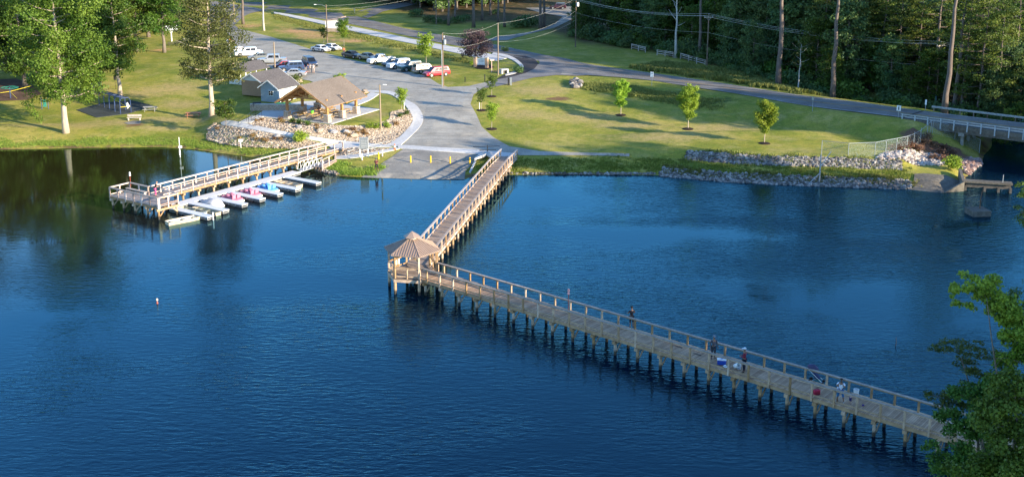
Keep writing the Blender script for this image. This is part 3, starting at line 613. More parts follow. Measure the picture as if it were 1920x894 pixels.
# short arm towards the shore
WS=2.2; TB=17.3*SPS
def zs(t): return DZ-0.33*max(0,min(1,(t-TB)/(4.2*SPS)))
TE=21.3*SPS
T_g=-( (L0-GZ).dot(DS) )+1.9
ps=thing('pier_walkway','short wooden pier arm leading from the gazebo up to the concrete path on shore','pier')
class _s: pass
ds_t=[T_g,TB,TE]
for (a_,b_) in ((T_g,TB),(TB,TE)): 
    deck_slab(ps,L0,DS,NS,WS,a_,b_-0.002,zs,M_plankS,W_rail)
MWR=mat('pale_rail_timber',(0.50,0.40,0.33),0.75,var=0.22,scale=2.5)  # paler timber tone for part of the handrails
kmin=math.ceil(T_g/SPS*2+0.5)/2
ks=[k for k in range(int(math.ceil(T_g/SPS+0.2)),22)]
rail_posts(ps,L0-NS*0.03,DS,ks,SPS,1,zs,W_fresh,-0.28)
rail_posts(ps,L0+NS*(WS+0.03),DS,ks,SPS,1,zs,W_fresh,-0.28)
for side in (0,WS):
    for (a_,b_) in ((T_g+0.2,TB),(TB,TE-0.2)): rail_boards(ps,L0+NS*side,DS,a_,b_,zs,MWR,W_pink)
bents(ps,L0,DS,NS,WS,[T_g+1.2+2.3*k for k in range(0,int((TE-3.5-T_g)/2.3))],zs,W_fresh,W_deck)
# ------------------------------------------------------------------ gazebo
GA=ANG_L+R(30); GR=2.42
gz=thing('gazebo','six sided gazebo with ribbed tan metal roof and cupola at the pier bend','gazebo',(GZ.x,GZ.y,0))
hexp=lambda r,z,o=0:[(r*math.cos(GA+k*PI/3+o),r*math.sin(GA+k*PI/3+o),z) for k in range(6)]
mb=MB(); mb.prism([p[:2] for p in hexp(GR,0)],DZ-0.045,DZ+0.005); mb.build('floor',M_plankS,gz)
mb=MB(); mb.prism([p[:2] for p in hexp(GR+0.02,0)],DZ-0.33,DZ-0.05); mb.build('floor_frame',W_fresh,gz)
for k in range(6):
    p=hexp(GR-0.15,0)[k]
    MB().box((p[0],p[1],(DZ+3.75)/2),(0.16,0.16,3.75-DZ),GA+k*PI/3).build('post',W_fresh,gz)
    MB().tube([(p[0],p[1],-2.4),(p[0],p[1],DZ-0.3)],0.14,8).build('pile',W_fresh,gz)
H6=hexp(GR-0.15,0)
for k in range(6):       # face k lies between corners k and k+1, long pier leaves by face 5, short by face 1
    a,b=Vector(H6[k]),Vector(H6[(k+1)%6])
    MB().bar(a+Vector((0,0,3.68)),b+Vector((0,0,3.68)),0.08,0.2).build('beam',W_fresh,gz)
    if k in (1,5): continue
    mb=MB(); mb.bar(a+Vector((0,0,DZ+1.03)),b+Vector((0,0,DZ+1.03)),0.2,0.045); mb.bar(a+Vector((0,0,DZ+0.93)),b+Vector((0,0,DZ+0.93)),0.05,0.14); mb.bar(a+Vector((0,0,DZ+0.2)),b+Vector((0,0,DZ+0.2)),0.05,0.12)
    c=(a+b)/2; mb.box((c.x,c.y,DZ+0.5),(0.1,0.1,1.0),GA+k*PI/3); mb.build('railing',W_fresh,gz)
    d=(b-a).normalized(); mb=MB()
    for e,s in ((a,1),(b,-1)): mb.bar(e+Vector((0,0,3.15)),e+d*s*0.5+Vector((0,0,3.6)),0.07,0.1)
    mb.build('knee_brace',W_fresh,gz)
M_roof=mat('ribbed_tan_metal',(0.31,0.225,0.175),0.45,metal=0.2,var=0.07,scale=1)
RE=GR+0.27; R1=0.46
E1=hexp(RE,3.78); T1=hexp(R1,4.75)
rf=MB(); rf.loft([hexp(RE,3.70),E1,T1]); rf=rf.build('roof',M_roof,gz)
for k in range(6):       # standing seams
    a,b=Vector(E1[k]),Vector(E1[(k+1)%6]); c,d=Vector(T1[k]),Vector(T1[(k+1)%6]); nrm=(b-a).cross(c-a).normalized(); sm_=MB()
    mid=(a+b)/2; up=((c+d)/2-mid); ul=up.length; up.normalize(); al=(b-a).normalized(); hw=(b-a).length/2; hw2=(d-c).length/2
    x=-hw+0.16
    while x<hw:
        t=1.0 if abs(x)<=hw2 else (hw-abs(x))/(hw-hw2)
        p=mid+al*x; sm_.bar(p+nrm*0.015,p+up*ul*t*0.985+nrm*0.015,0.035,0.05,nrm); x+=0.23
    sm_.bar(a+nrm*0.02,c+nrm*0.02,0.1,0.05,nrm); sm_.build('roof_seams',M_roof,rf)
MB().loft([hexp(R1-0.06,4.70),hexp(R1-0.06,4.95)]).build('cupola_wall',W_pink,gz)
MB().loft([hexp(0.80,4.93),hexp(0.80,4.98),hexp(0.03,5.45)]).build('cupola_roof',M_roof,gz)
# white chart board and life ring inside the gazebo
q=Vector((*un(744.5,499,DZ),0)); t=thing('information_stand','white printed board standing by the rail inside the pier gazebo','sign',(q.x,q.y,DZ))
MB().box((0,0,0.72),(0.5,0.04,1.25),0.3).build('panel',M_white,t); MB().box((-0.02,-0.035,0.95),(0.34,0.02,0.28),0.3).build('print_area',mat('dark_print',(0.1,0.13,0.15),0.6),t)
mb=MB(); mb.box((-0.2,-0.06,0.05),(0.06,0.3,0.1),0.3); mb.box((0.2,0.06,0.05),(0.06,0.3,0.1),0.3); mb.build('feet',M_galv,t)
# ------------------------------------------------------------------ left hand dock
A_=Vector((*un(200+40/8.127,320+248/8.127,RT),0)); D_=Vector((*un(200+775/8.127,320+415/8.127,RT),0)); B_=Vector((*un(200+325/8.127,320+180/8.127,RT),0))
C_=Vector((*un(200+625/8.127,320+240/8.127,RT),0)); Fr=Vector((*un(610.4,266,RT),0)); F_=Vector((*un(200+1060/8.127,320+345/8.127,RT),0))
NR=Vector((*un(628,268.8,RT),0))
u1=(D_-A_).normalized(); u2=Vector((-u1.y,u1.x,0)); PL=(D_-A_).length; PD=2.75
ww=(Fr-C_).normalized(); wn=Vector((ww.y,-ww.x,0)); WLn=(Fr-C_).length; WW=abs((NR-C_).dot(wn)); 
ANG_W=math.atan2(ww.y,ww.x); ANG_P=math.atan2(u1.y,u1.x)
M_plankD=plank_mat('dock_planks',(0.22,0.19,0.175),(0.36,0.32,0.30),ANG_P)
M_plankW=plank_mat('dock_walk_planks',(0.20,0.17,0.155),(0.33,0.29,0.27),ANG_W)
dk_=thing('boardwalk_dock','reddish wooden dock with railed walkway and T shaped fishing platform in the cove','dock')
deck_slab(dk_,A_,u1,u2,PD,0,PL,zl,M_plankD,W_fresh)
deck_slab(dk_,C_,ww,wn,WW,-0.25,WLn+1.5,lambda t:DZ-0.006,M_plankW,W_fresh)
sp=PL/6
rail_posts(dk_,A_,u1,[i for i in range(7)],sp,1,zl,W_pink,-0.28)
rail_boards(dk_,A_,u1,0,PL,zl,W_rail,W_pink)
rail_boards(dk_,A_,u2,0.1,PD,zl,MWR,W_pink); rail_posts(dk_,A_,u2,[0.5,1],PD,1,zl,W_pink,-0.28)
CB=(C_-(A_+u2*PD)).dot(u1)
rail_boards(dk_,A_+u2*PD,u1,0,CB,zl,W_rail,W_pink); rail_posts(dk_,A_+u2*PD,u1,[0.5,1],CB,1,zl,W_pink,-0.28)
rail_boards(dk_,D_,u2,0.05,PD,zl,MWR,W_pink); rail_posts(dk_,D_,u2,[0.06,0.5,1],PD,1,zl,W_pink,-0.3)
EB=PL-CB-WW*1.25
rail_boards(dk_,D_+u2*PD,-u1,0,max(1.0,EB-0.2),zl,W_rail,W_pink)
nps=17; spw=WLn/nps
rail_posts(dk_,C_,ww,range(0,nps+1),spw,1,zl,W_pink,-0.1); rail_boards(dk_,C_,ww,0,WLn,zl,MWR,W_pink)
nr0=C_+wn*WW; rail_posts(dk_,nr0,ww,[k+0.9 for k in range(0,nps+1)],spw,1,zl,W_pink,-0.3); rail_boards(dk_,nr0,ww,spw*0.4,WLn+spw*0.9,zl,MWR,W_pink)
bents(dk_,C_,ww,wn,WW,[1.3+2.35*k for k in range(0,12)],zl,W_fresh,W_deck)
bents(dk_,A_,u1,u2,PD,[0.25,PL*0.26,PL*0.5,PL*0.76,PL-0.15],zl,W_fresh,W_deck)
# lower landing beside the dock
lp=Vector((*un(604.5,311,1.1),0)); lq=Vector((*un(629,299,1.1),0)); lu=(lq-lp).normalized(); ln=Vector((-lu.y,lu.x,0)); LL=(lq-lp).length
ld=thing('landing_platform','low reddish wooden landing with its own rail below the shore end of the dock','platform')
deck_slab(ld,lp,lu,ln,1.5,0,LL+0.4,lambda t:0.9,M_plankW,W_pink)
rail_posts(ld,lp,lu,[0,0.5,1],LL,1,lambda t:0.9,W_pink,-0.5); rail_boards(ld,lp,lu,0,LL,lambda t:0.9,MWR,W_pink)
# bench on the platform and marker pole
bc=Vector((*un(200+450/8.127,320+300/8.127,DZ+0.4),0)); t=thing('wooden_bench','grey backless bench along the rear rail of the dock platform','bench',(bc.x,bc.y,DZ),ANG_P)
MB().box((0,0,0.44),(3.6,0.4,0.06)).build('seat',W_rail,t)
for s in (-1.6,0,1.6): MB().box((s,0,0.205),(0.1,0.34,0.41)).build('leg',W_rail,t)
M_red=mat('dull_red_paint',(0.35,0.08,0.05),0.6,var=0.2)
def marker(px,py,lab,head):
    q=Vector((*un(px,py,DZ),0)); t=thing('marker_post',lab,'post',(q.x,q.y,DZ))
    MB().tube([(0,0,0),(0,0,1.75)],0.03,8).build('pole',M_red,t); MB().lathe((0,0,1.75),[(0.02,0),(0.11,0.03),(0.12,0.12),(0.06,0.22),(0.1,0.3),(0.09,0.46),(0.02,0.52)],10).build('lamp_head',head,t)
marker(200+372/8.127,320+300/8.127,'dull red post with white lantern head at the far corner of the dock platform',M_white)
marker(980+382/4.469,500+400/4.469,'dull red post with pinkish lantern head on the long pier',mat('pink_plastic',(0.6,0.3,0.28),0.5))
# ------------------------------------------------------------------ floating dock
M_fl=mat('white_dock_boards',(0.60,0.61,0.62),0.6,var=0.08,scale=3)
M_flf=mat('dock_frame_grey',(0.33,0.33,0.32),0.6,var=0.3,scale=2)
FZ=0.48
fa=Vector((*un(380,365.4,FZ),0)); fb=Vector((*un(525,326,FZ),0)); fu=(fb-fa).normalized(); fn=Vector((fu.y,-fu.x,0))
tips=[(388.8,407.4),(418,395.6),(453.6,384.2),(487,374),(520.7,365),(554,355.7),(592.8,344)]
tipr=[(402,400.7),(430,390.6),(466,379.2),(499.7,369),(533.3,359.9),(566,351.5),(603.7,339.8)]
ffa=Vector((*un(312.5,385.6,FZ),0)); fd=((Vector((*un(388.8,407.4,FZ),0))-ffa)).normalized()
fd2=((Vector((*un(554,355.7,FZ),0))-Vector((*un(455,333,FZ),0)))).normalized()
fdock=thing('floating_dock','long white floating dock with seven boat slip fingers beside the wooden dock','dock')
t0=-5.6; t1=(fb-fa).length+2.2
MWd=1.55
def pontoon(par,a,u,L_,w,side,name):
    nrm=Vector((u.y,-u.x,0)); ang=math.atan2(u.y,u.x); c=a+u*L_/2+nrm*w/2*side
    MB().box((c.x,c.y,FZ-0.03),(L_,w,0.06),ang).build(name,M_fl,par)
    mb=MB(); mb.box((c.x,c.y,FZ-0.11),(L_-0.02,w-0.02,0.10),ang); mb.box((c.x,c.y,FZ-0.33),(L_-0.05,w-0.10,0.05),ang)
    k=int(L_/1.2)+1
    for i in range(k+1):
        p=a+u*(0.08+(L_-0.16)*i/k)
        for s in (0.06,w-0.06): q=p+nrm*s*side; mb.box((q.x,q.y,FZ-0.25),(0.06,0.05,0.24),ang)
    mb.build('frame',M_flf,par)
    mb=MB(); 
    for i in range(k):
        p=a+u*(L_*(i+0.5)/k)+nrm*w/2*side; mb.box((p.x,p.y,0.02),(L_/k*0.82,w*0.8,0.42),ang)
    mb.build('float',M_blackp,par)
pontoon(fdock,fa+fu*t0,fu,t1-t0,MWd,1,'walkway')
root=fa+fn*MWd
tipd=[]
for a,b in zip(tips,tipr):
    A=Vector((*un(*a,FZ),0)); B=Vector((*un(*b,FZ),0)); tipd.append((A,B))
for A,B in tipd:
    w_=0.95; L_=(A-root).dot(fn); base=A-fn*L_*1.0
    pontoon(fdock,A-fn*(L_-0.004),fn,L_-0.004,w_,-1,'finger')
# gangway
ga=Vector((*un(558,318,FZ+0.05),FZ+0.08)); gb=Vector((*un(597,304,1.0),0.95)); gu=(gb-ga).normalized(); gn=Vector((gu.y,-gu.x,0)).normalized()
gw=thing('gangway','white railed aluminium gangway sloping down to the floating dock','gangway')
MB().loft([[tuple(p+gn*s+Vector((0,0,dz))) for s,dz in ((0,0),(1.3,0),(1.3,-0.08),(0,-0.08))] for p in (ga,gb)]).build('deck',mat('gangway_grey',(0.32,0.33,0.34),0.6),gw)
for s in (0,1.3):
    mb=MB(); a=ga+gn*s; b=gb+gn*s; up=Vector((0,0,1)); pts=[a,a+up*0.75+gu*0.15,a+up*0.95+gu*0.5,b+up*0.95-gu*0.3,b+up*0.0]
    mb.tube(pts,0.035,6)
    L_=(b-a).length
    for i in range(5):
        p=a+gu*(0.5+(L_-0.8)*i/4); mb.tube([p,p+up*0.95],0.025,6)
        if i<4: mb.tube([p+up*0.05,p+gu*(L_-0.8)/4+up*0.93],0.02,6)
    mb.build('railing',M_white,gw)
mb=MB(); c=Vector((*un(530,333,FZ),0)); d=Vector((*un(597,311,FZ),0)); mb.bar((c.x,c.y,FZ+.02),(d.x,d.y,FZ+.02),0.25,0.1); mb.build('side_beam',M_white,gw)
# mooring posts on dock edge
# ------------------------------------------------------------------ boats
def jon_boat(label,cat,loc,rz,mo,mi,L_=4.2,W=1.35):
    t=thing('rowing_boat',label,cat,loc,rz,None)
    st=[(-L_/2,0.88,0.05),(-L_*0.2,1.0,0.0),(L_*0.15,1.0,0.0),(L_*0.36,0.82,0.06),(L_/2,0.52,0.26)]
    outer=[];inner=[]
    for x,f,zb in st:
        w=W/2*f; outer.append([(x,-w,0.45),(x,-w*0.82,zb),(x,w*0.82,zb),(x,w,0.45)])
        inner.append([(x*0.985,-w+0.03,0.45),(x*0.985,-w*0.82+0.03,zb+0.04),(x*0.985,w*0.82-0.03,zb+0.04),(x*0.985,w-0.03,0.45)])
    h=MB(); h.loft(outer,closed=False,caps=False); h.quad(*outer[0]); h.quad(*outer[-1][::-1]); h.build('hull',mo,t)
    h=MB(); h.loft(inner,closed=False,caps=False); h.quad(*inner[0]); h.quad(*inner[-1]); h.build('hull_lining',mi,t)
    h=MB()
    for i in range(len(st)-1):
        for s in (1,-1):
            a=(st[i][0],s*W/2*st[i][1],0.455); b=(st[i+1][0],s*W/2*st[i+1][1],0.455); h.bar(a,b,0.06,0.04)
    for e in (0,-1): h.bar((st[e][0],-W/2*st[e][1],0.455),(st[e][0],W/2*st[e][1],0.455),0.06,0.04)
    h.build('gunwale',mo,t)
    for x in (-L_*0.36,-L_*0.02,L_*0.28):
        f=np.interp(x,[s[0] for s in st],[s[1] for s in st]); MB().box((x,0,0.33),(0.34,W*f-0.06,0.05)).build('seat',mi,t)
    MB().box((L_*0.44,0,0.42),(0.45,W*0.6,0.04)).build('bow_deck',mo,t)
    return t
M_tan=mat('tan_boat_paint',(0.50,0.40,0.27),0.6,var=0.2,scale=2); M_olv=mat('olive_boat_paint',(0.27,0.28,0.20),0.7,var=0.35,scale=2.5)
M_gry=mat('grey_green_boat',(0.42,0.43,0.36),0.6,var=0.25,scale=2.5)
def slip(i,t=0.5,off=0.5):  # centre of the slip between finger i and i+1
    A,B=tipd[i]; A2,B2=tipd[i+1]; a=(A+fu*0.95); b=A2; c=(a*(1-off)+b*off); Lf=(A-root).dot(fn); return c-fn*Lf*(1-t)
ANG_F=math.atan2(fn.y,fn.x)
p=slip(0,0.40,0.27); jon_boat('olive rowing boat in the leftmost slip, on the side of the platform','boat',(p.x,p.y,-0.08),ANG_F,M_gry,M_olv,4.2,0.95)
p=slip(0,0.62,0.74); jon_boat('grey green rowing boat in the leftmost slip with its tan end sticking out','boat',(p.x,p.y,-0.08),ANG_F+PI,M_tan,M_olv,4.2,0.95)
p=slip(5,0.42,0.42); jon_boat('tan rowing boat tied in the slip next to the gangway','boat',(p.x,p.y,-0.06),ANG_F+PI,M_tan,M_tan,4.2,1.35)
q0=Vector((*un(322,417,0.2),0)); q1=Vector((*un(372,407,0.2),0)); qc=(q0+q1)/2; jon_boat('beige rowing boat afloat beside the dock platform piles','boat',(qc.x,qc.y,-0.08),math.atan2((q1-q0).y,(q1-q0).x),M_tan,M_gry,4.3,1.2)
def pedal_boat(label,loc,rz,m,mw):
    t=thing('pedal_boat',label,'pedal boat',loc,rz,'pedal boats moored in the dock slips')
    rings=[]
    for x,w,zt,zb in ((-1.5,0.55,0.38,0.08),(-1.2,0.78,0.42,-0.05),(0.2,0.80,0.42,-0.08),(1.0,0.62,0.45,0.0),(1.45,0.28,0.48,0.22)):
        rings.append([(x,-w,zb),(x,w,zb),(x,w*1.02,zt*0.7),(x,w*0.9,zt),(x,-w*0.9,zt),(x,-w*1.02,zt*0.7)])
    MB().loft(rings).build('hull',m,t,bevel=0.02)
    MB().loft([[(x,-w,0.0),(x,w,0.0),(x,w,0.22),(x,-w,0.22)] for x,w in ((-1.62,0.62),(-1.4,0.84),(0.5,0.83))]).build('stern_float',mw,t,bevel=0.03)
    for s in (-0.36,0.36):
        mb=MB(); mb.loft([[(-0.95,s-0.28,0.42),(-0.95,s+0.28,0.42),(-1.02,s+0.26,0.95),(-1.02,s-0.26,0.95)],[(-0.78,s-0.28,0.42),(-0.78,s+0.28,0.42),(-0.92,s+0.24,0.97),(-0.92,s-0.24,0.97)]]); mb.box((-0.6,s,0.47),(0.55,0.52,0.12)); mb.build('seat',m,t,bevel=0.03)
    mb=MB()
    for s in (-0.36,0.36): mb.tube([(0.25+0.36*math.cos(a),s,0.40+0.36*math.sin(a)) for a in np.linspace(0,PI,8)],0.17,8)
    mb.build('paddle_cover',m,t,sm=True)
    MB().box((-0.1,0,0.62),(0.35,0.12,0.36)).build('console',m,t,bevel=0.03)
    mb=MB(); mb.box((-0.05,0.36,0.435),(0.4,0.34,0.03)); mb.box((-0.05,-0.36,0.435),(0.4,0.34,0.03)); mb.build('footwell',mat('footwell_dark',(0.10,0.06,0.07),0.6),t)
    return t
M_pink=mat('pink_plastic_hull',(0.62,0.20,0.27),0.4,var=0.1); M_blue=mat('blue_plastic_hull',(0.13,0.36,0.66),0.4,var=0.1); M_pw=mat('cream_plastic',(0.66,0.60,0.54),0.5,var=0.1)
p=slip(2,0.33); pedal_boat('pink pedal boat in the slip beside the covered boat',(p.x,p.y,-0.05),ANG_F+PI,M_pink,M_pw)
p=slip(3,0.33); pedal_boat('pink pedal boat in the slip beside the blue pedal boat',(p.x,p.y,-0.05),ANG_F+PI,M_pink,M_pw)
p=slip(4,0.33); pedal_boat('blue pedal boat between the pink pedal boat and the tan rowing boat',(p.x,p.y,-0.05),ANG_F+PI,M_blue,M_pw)
p=slip(1,0.30); t=pedal_boat('pedal boat hidden under a pale grey canvas cover in a slip',(p.x,p.y,-0.05),ANG_F+PI,M_pw,M_pw); t.name='covered_boat'; t['category']='covered boat'
cov=MB(); rg=[]
for x,w,h in ((-1.5,0.7,0.3),(-1.1,0.88,0.85),(-0.7,0.9,1.03),(0.0,0.9,0.8),(0.5,0.85,0.85),(1.1,0.65,0.6),(1.6,0.3,0.5)):
    rg.append([(x,-w,0.2),(x,-w*0.85,0.5*h+0.15),(x,-w*0.35,h),(x,w*0.35,h),(x,w*0.85,0.5*h+0.15),(x,w,0.2)])
cov.loft(rg).build('cover',mat('canvas_cover',(0.42,0.42,0.43),0.85,var=0.1,scale=2,bump=0.6,bscale=3),t,sm=True)
for ch in list(t.children):
    if ch.name.split('.')[0] in ('seat','paddle_cover','console','footwell'): bpy.data.objects.remove(ch)
p=slip(0,0.50,0.14); q=Vector((*un(352,396,0.1),0))
# float buoy far out
q=Vector((*un(295,569,0),0)); t=thing('buoy','small pale marker buoy floating alone in the open lake','buoy',(q.x,q.y,0))
MB().lathe((0,0,-0.1),[(0.04,0),(0.08,0.06),(0.09,0.18),(0.05,0.28),(0.03,0.3)],10).build('float',M_red,t,sm=True)
MB().lathe((0,0,0.25),[(0.03,0),(0.09,0.05),(0.08,0.2),(0.02,0.26)],10).build('cap',mat('cream_paint',(0.7,0.55,0.4),0.5),t,sm=True)
# staff gauge near the left bank
q=Vector((*un(338,295,0),0)); t=thing('gauge_post','slim white post with small box standing in the water by the left bank','post',(q.x,q.y,-0.8))
MB().tube([(0,0,0),(0,0,3.7)],0.045,6).build('pole',M_white,t); MB().box((0.12,-0.05,2.3),(0.4,0.3,0.32)).build('instrument_box',M_white,t)
MB().box((0,-0.02,1.5),(0.18,0.05,0.7)).build('gauge_board',M_white,t)
q=Vector((*un(1679,648,0),0)); mb=MB(); mb.tube([(0,0,-0.5),(0.03,0,0.35),(0.0,0.05,0.75)],[0.035,0.03,0.015],6)
o=mb.build('stake',M_black); o.location=(q.x,q.y,0); tag(o,'dark stake sticking out of the water beyond the long pier','stake')
q=Vector((*un(400,413,0),0)); mb=MB(); mb.tube([(0,0,-0.8),(0,0,0.95)],0.06,8); mb.tube([(-0.1,0,0.6),(0.1,0,0.6)],0.04,6); o=mb.build('mooring_post',M_white); o.location=(q.x,q.y,0); tag(o,'white mooring post at the tip of the leftmost dock finger','post')
# ------------------------------------------------------------------ bridge
nearL=[un(*p,RZ) for p in [(1684,220),(1920,251),(2120,277)]]
br0=Vector((*un(1690,221,RZ),0)); br1=Vector((*un(1920,251,RZ),0)); bu=(br1-br0).normalized(); bn=Vector((-bu.y,bu.x,0))   # bn away from the camera
BW=(Vector((*un(1719,207,RZ),0))-br0).dot(bn)
br=thing('road_bridge','low concrete road bridge with white railing posts crossing the creek','bridge')
BL=44; c=br0+bu*(BL/2)+bn*(BW/2); ang=math.atan2(bu.y,bu.x)
M_wet=speck('dirty_wet_concrete',(0.09,0.08,0.065),(0.19,0.17,0.14),3)
MB().box((c.x,c.y,RZ-0.30),(BL,BW+0.8,0.56),ang).build('deck_slab',M_wet,br)
for s in (-0.1,BW*0.33,BW*0.66,BW+0.1):
    q=br0+bu*BL/2+bn*s; MB().box((q.x,q.y,RZ-0.85),(BL,0.35,0.55),ang).build('girder',M_wet,br)
M_postw=mat('whitewashed_post',(0.38,0.42,0.44),0.6,var=0.12)
k=0; s=0.3
while s<BL:
    p=br0+bu*s-bn*0.38; MB().box((p.x,p.y,RZ-0.05),(0.16,0.18,1.5),ang).build('rail_post',M_postw,br); s+=1.9
for h in (0.3,0.62):
    a=br0-bn*0.30; b=a+bu*BL; MB().bar((a.x,a.y,RZ+h),(b.x,b.y,RZ+h),0.05,0.16).build('rail',M_galv,br)
for s in (9.0,18.5,28,37.5):
    for w_ in (0.3,BW*0.35,BW*0.66,BW-0.2):
        q=br0+bu*s+bn*w_; MB().tube([(q.x,q.y,-2.4),(q.x,q.y,RZ-1.3)],0.24,10).build('pile',M_conc_old,br)
    q=br0+bu*s+bn*BW/2; MB().box((q.x,q.y,RZ-1.25),(0.8,BW+0.6,0.5),ang).build('pile_cap',M_conc_old,br)
for s in (0.2,19.0):
    q=br0+bu*s+bn*BW/2; MB().box((q.x,q.y,RZ+0.040),(0.35,BW-0.3,0.012),ang).build('joint_strip',M_dark,br)
q=br0+bn*BW/2-bu*0.3; MB().box((q.x,q.y,RZ-1.6),(0.6,BW+1.5,3.0),ang).build('abutment',M_conc_old,br)
gr=thing('guard_rail','galvanised steel guard rail along the far edge of the bridge road','guard rail')
g0=Vector((*un(1745,208,RZ),0)); mbr=MB(); a=g0+bn*0.3; b=a+bu*40
for z_,o_ in ((0.62,0.04),(0.52,-0.02),(0.72,-0.02)): mbr.bar((a.x+bn.x*-o_,a.y+bn.y*-o_,RZ+z_),(b.x-bn.x*o_,b.y-bn.y*o_,RZ+z_),0.04,0.11)
mbr.build('beam',M_galv,gr)
for k in range(20):
    p=a+bu*(2.0*k+0.3)+bn*0.12; MB().box((p.x,p.y,RZ+0.30),(0.12,0.14,0.85),ang).build('post',M_pole,gr)
# ------------------------------------------------------------------ spillway
t=thing('spillway','stained concrete spillway wall with narrow walkway deck over the creek mouth','spillway')
def P3(px,py,z): x,y=un(px,py,z); return Vector((x,y,z))
w0=P3(1800,318,1.25); w1=P3(1807,340,1.25); 
MB().bar(w0-Vector((0,0,1.2)),w1-Vector((0,0,1.2)),0.35,2.6).build('wing_wall',M_wet,t)
w2=P3(1771,362,-0.1); mbw=MB(); mbw.v=[]; d_=(w2-w1); d_.z=0; nn=Vector((-d_.y,d_.x,0)).normalized()*0.16
mbw.add([tuple(w1+nn),tuple(w1-nn),tuple(w2-nn+Vector((0,0,0.15))),tuple(w2+nn+Vector((0,0,0.15))),(w1.x+nn.x,w1.y+nn.y,-1.5),(w1.x-nn.x,w1.y-nn.y,-1.5),(w2.x-nn.x,w2.y-nn.y,-1.5),(w2.x+nn.x,w2.y+nn.y,-1.5)],[(0,1,2,3),(4,7,6,5),(0,4,5,1),(1,5,6,2),(2,6,7,3),(3,7,4,0)]); mbw.build('sloping_wall',M_wet,t)
x0=P3(1809,337.5,1.25); x1=P3(1898,343,1.25); dd=(x1-x0).normalized(); c=(x0+x1)/2; aa=math.atan2(dd.y,dd.x)
MB().box((c.x,c.y,1.15),((x1-x0).length,1.15,0.22),aa).build('walkway_deck',M_wet,t)
MB().box((c.x,c.y,0.72),((x1-x0).length-0.3,0.5,0.6),aa).build('beam',mat('dark_stained_beam',(0.09,0.08,0.07),0.8,var=0.3),t)
for f in (0.02,0.43,0.72,0.97): q=x0.lerp(x1,f); MB().box((q.x,q.y,-0.6),(0.28,0.9,2.4),aa).build('leg',mat('dark_stained_beam',(0.09,0.08,0.07),0.8),t)
q=x0.lerp(x1,0.80); MB().tube([(q.x,q.y,-1),(q.x,q.y,2.2)],0.05,6).build('gate_stem',M_galv,t)
drape('spillway_apron',[tuple(P3(*p,0.3)[:2]) for p in [(1714,335),(1738,334),(1800,338),(1804,341),(1772,361),(1712,354)]],M_wet,0.12,1.0)
q=P3(1833,402,0); t=thing('concrete_block','square weathered concrete block in the water with a rusty valve pipe','block',(q.x,q.y,0),0.1)
MB().box((0,0,-0.35),(2.2,2.0,2.0)).build('base',M_wet,t,bevel=0.05)
mb=MB(); mb.tube([(0.3,0.2,0.65),(0.3,0.2,1.7),(0.4,0.2,2.8)],[0.07,0.06,0.04],8); mb.tube([(0.05,0.2,1.5),(0.55,0.2,1.5)],0.04,6); mb.build('valve_pipe',mat('rusty_iron',(0.16,0.09,0.05),0.8,var=0.3),t)
# ------------------------------------------------------------------ fences
def chain_mat():
    m=bpy.data.materials.new('chain_link'); m.use_nodes=True; n=m.node_tree; L=n.links; N=n.nodes.new; b=n.nodes['Principled BSDF']; out=n.nodes['Material Output']
    b.inputs['Base Color'].default_value=(0.42,0.50,0.50,1); b.inputs['Metallic'].default_value=0.4; b.inputs['Roughness'].default_value=0.5
    uv=N('ShaderNodeTexCoord'); mp=N('ShaderNodeMapping'); mp.inputs['Scale'].default_value=(12,12,12); L.new(uv.outputs['UV'],mp.inputs[0])
    sx=N('ShaderNodeSeparateXYZ'); L.new(mp.outputs[0],sx.inputs[0]); res=[]
    for op in ('ADD','SUBTRACT'):
        a=N('ShaderNodeMath'); a.operation=op; L.new(sx.outputs[0],a.inputs[0]); L.new(sx.outputs[1],a.inputs[1])
        f=N('ShaderNodeMath'); f.operation='FRACT'; L.new(a.outputs[0],f.inputs[0]); g=N('ShaderNodeMath'); g.operation='LESS_THAN'; g.inputs[1].default_value=0.06; L.new(f.outputs[0],g.inputs[0]); res.append(g)
    mx=N('ShaderNodeMath'); mx.operation='MAXIMUM'; L.new(res[0].outputs[0],mx.inputs[0]); L.new(res[1].outputs[0],mx.inputs[1])
    tr=N('ShaderNodeBsdfTransparent'); ms=N('ShaderNodeMixShader'); L.new(mx.outputs[0],ms.inputs[0]); L.new(tr.outputs[0],ms.inputs[1]); L.new(b.outputs[0],ms.inputs[2]); L.new(ms.outputs[0],out.inputs[0]); return m
M_chain=chain_mat()
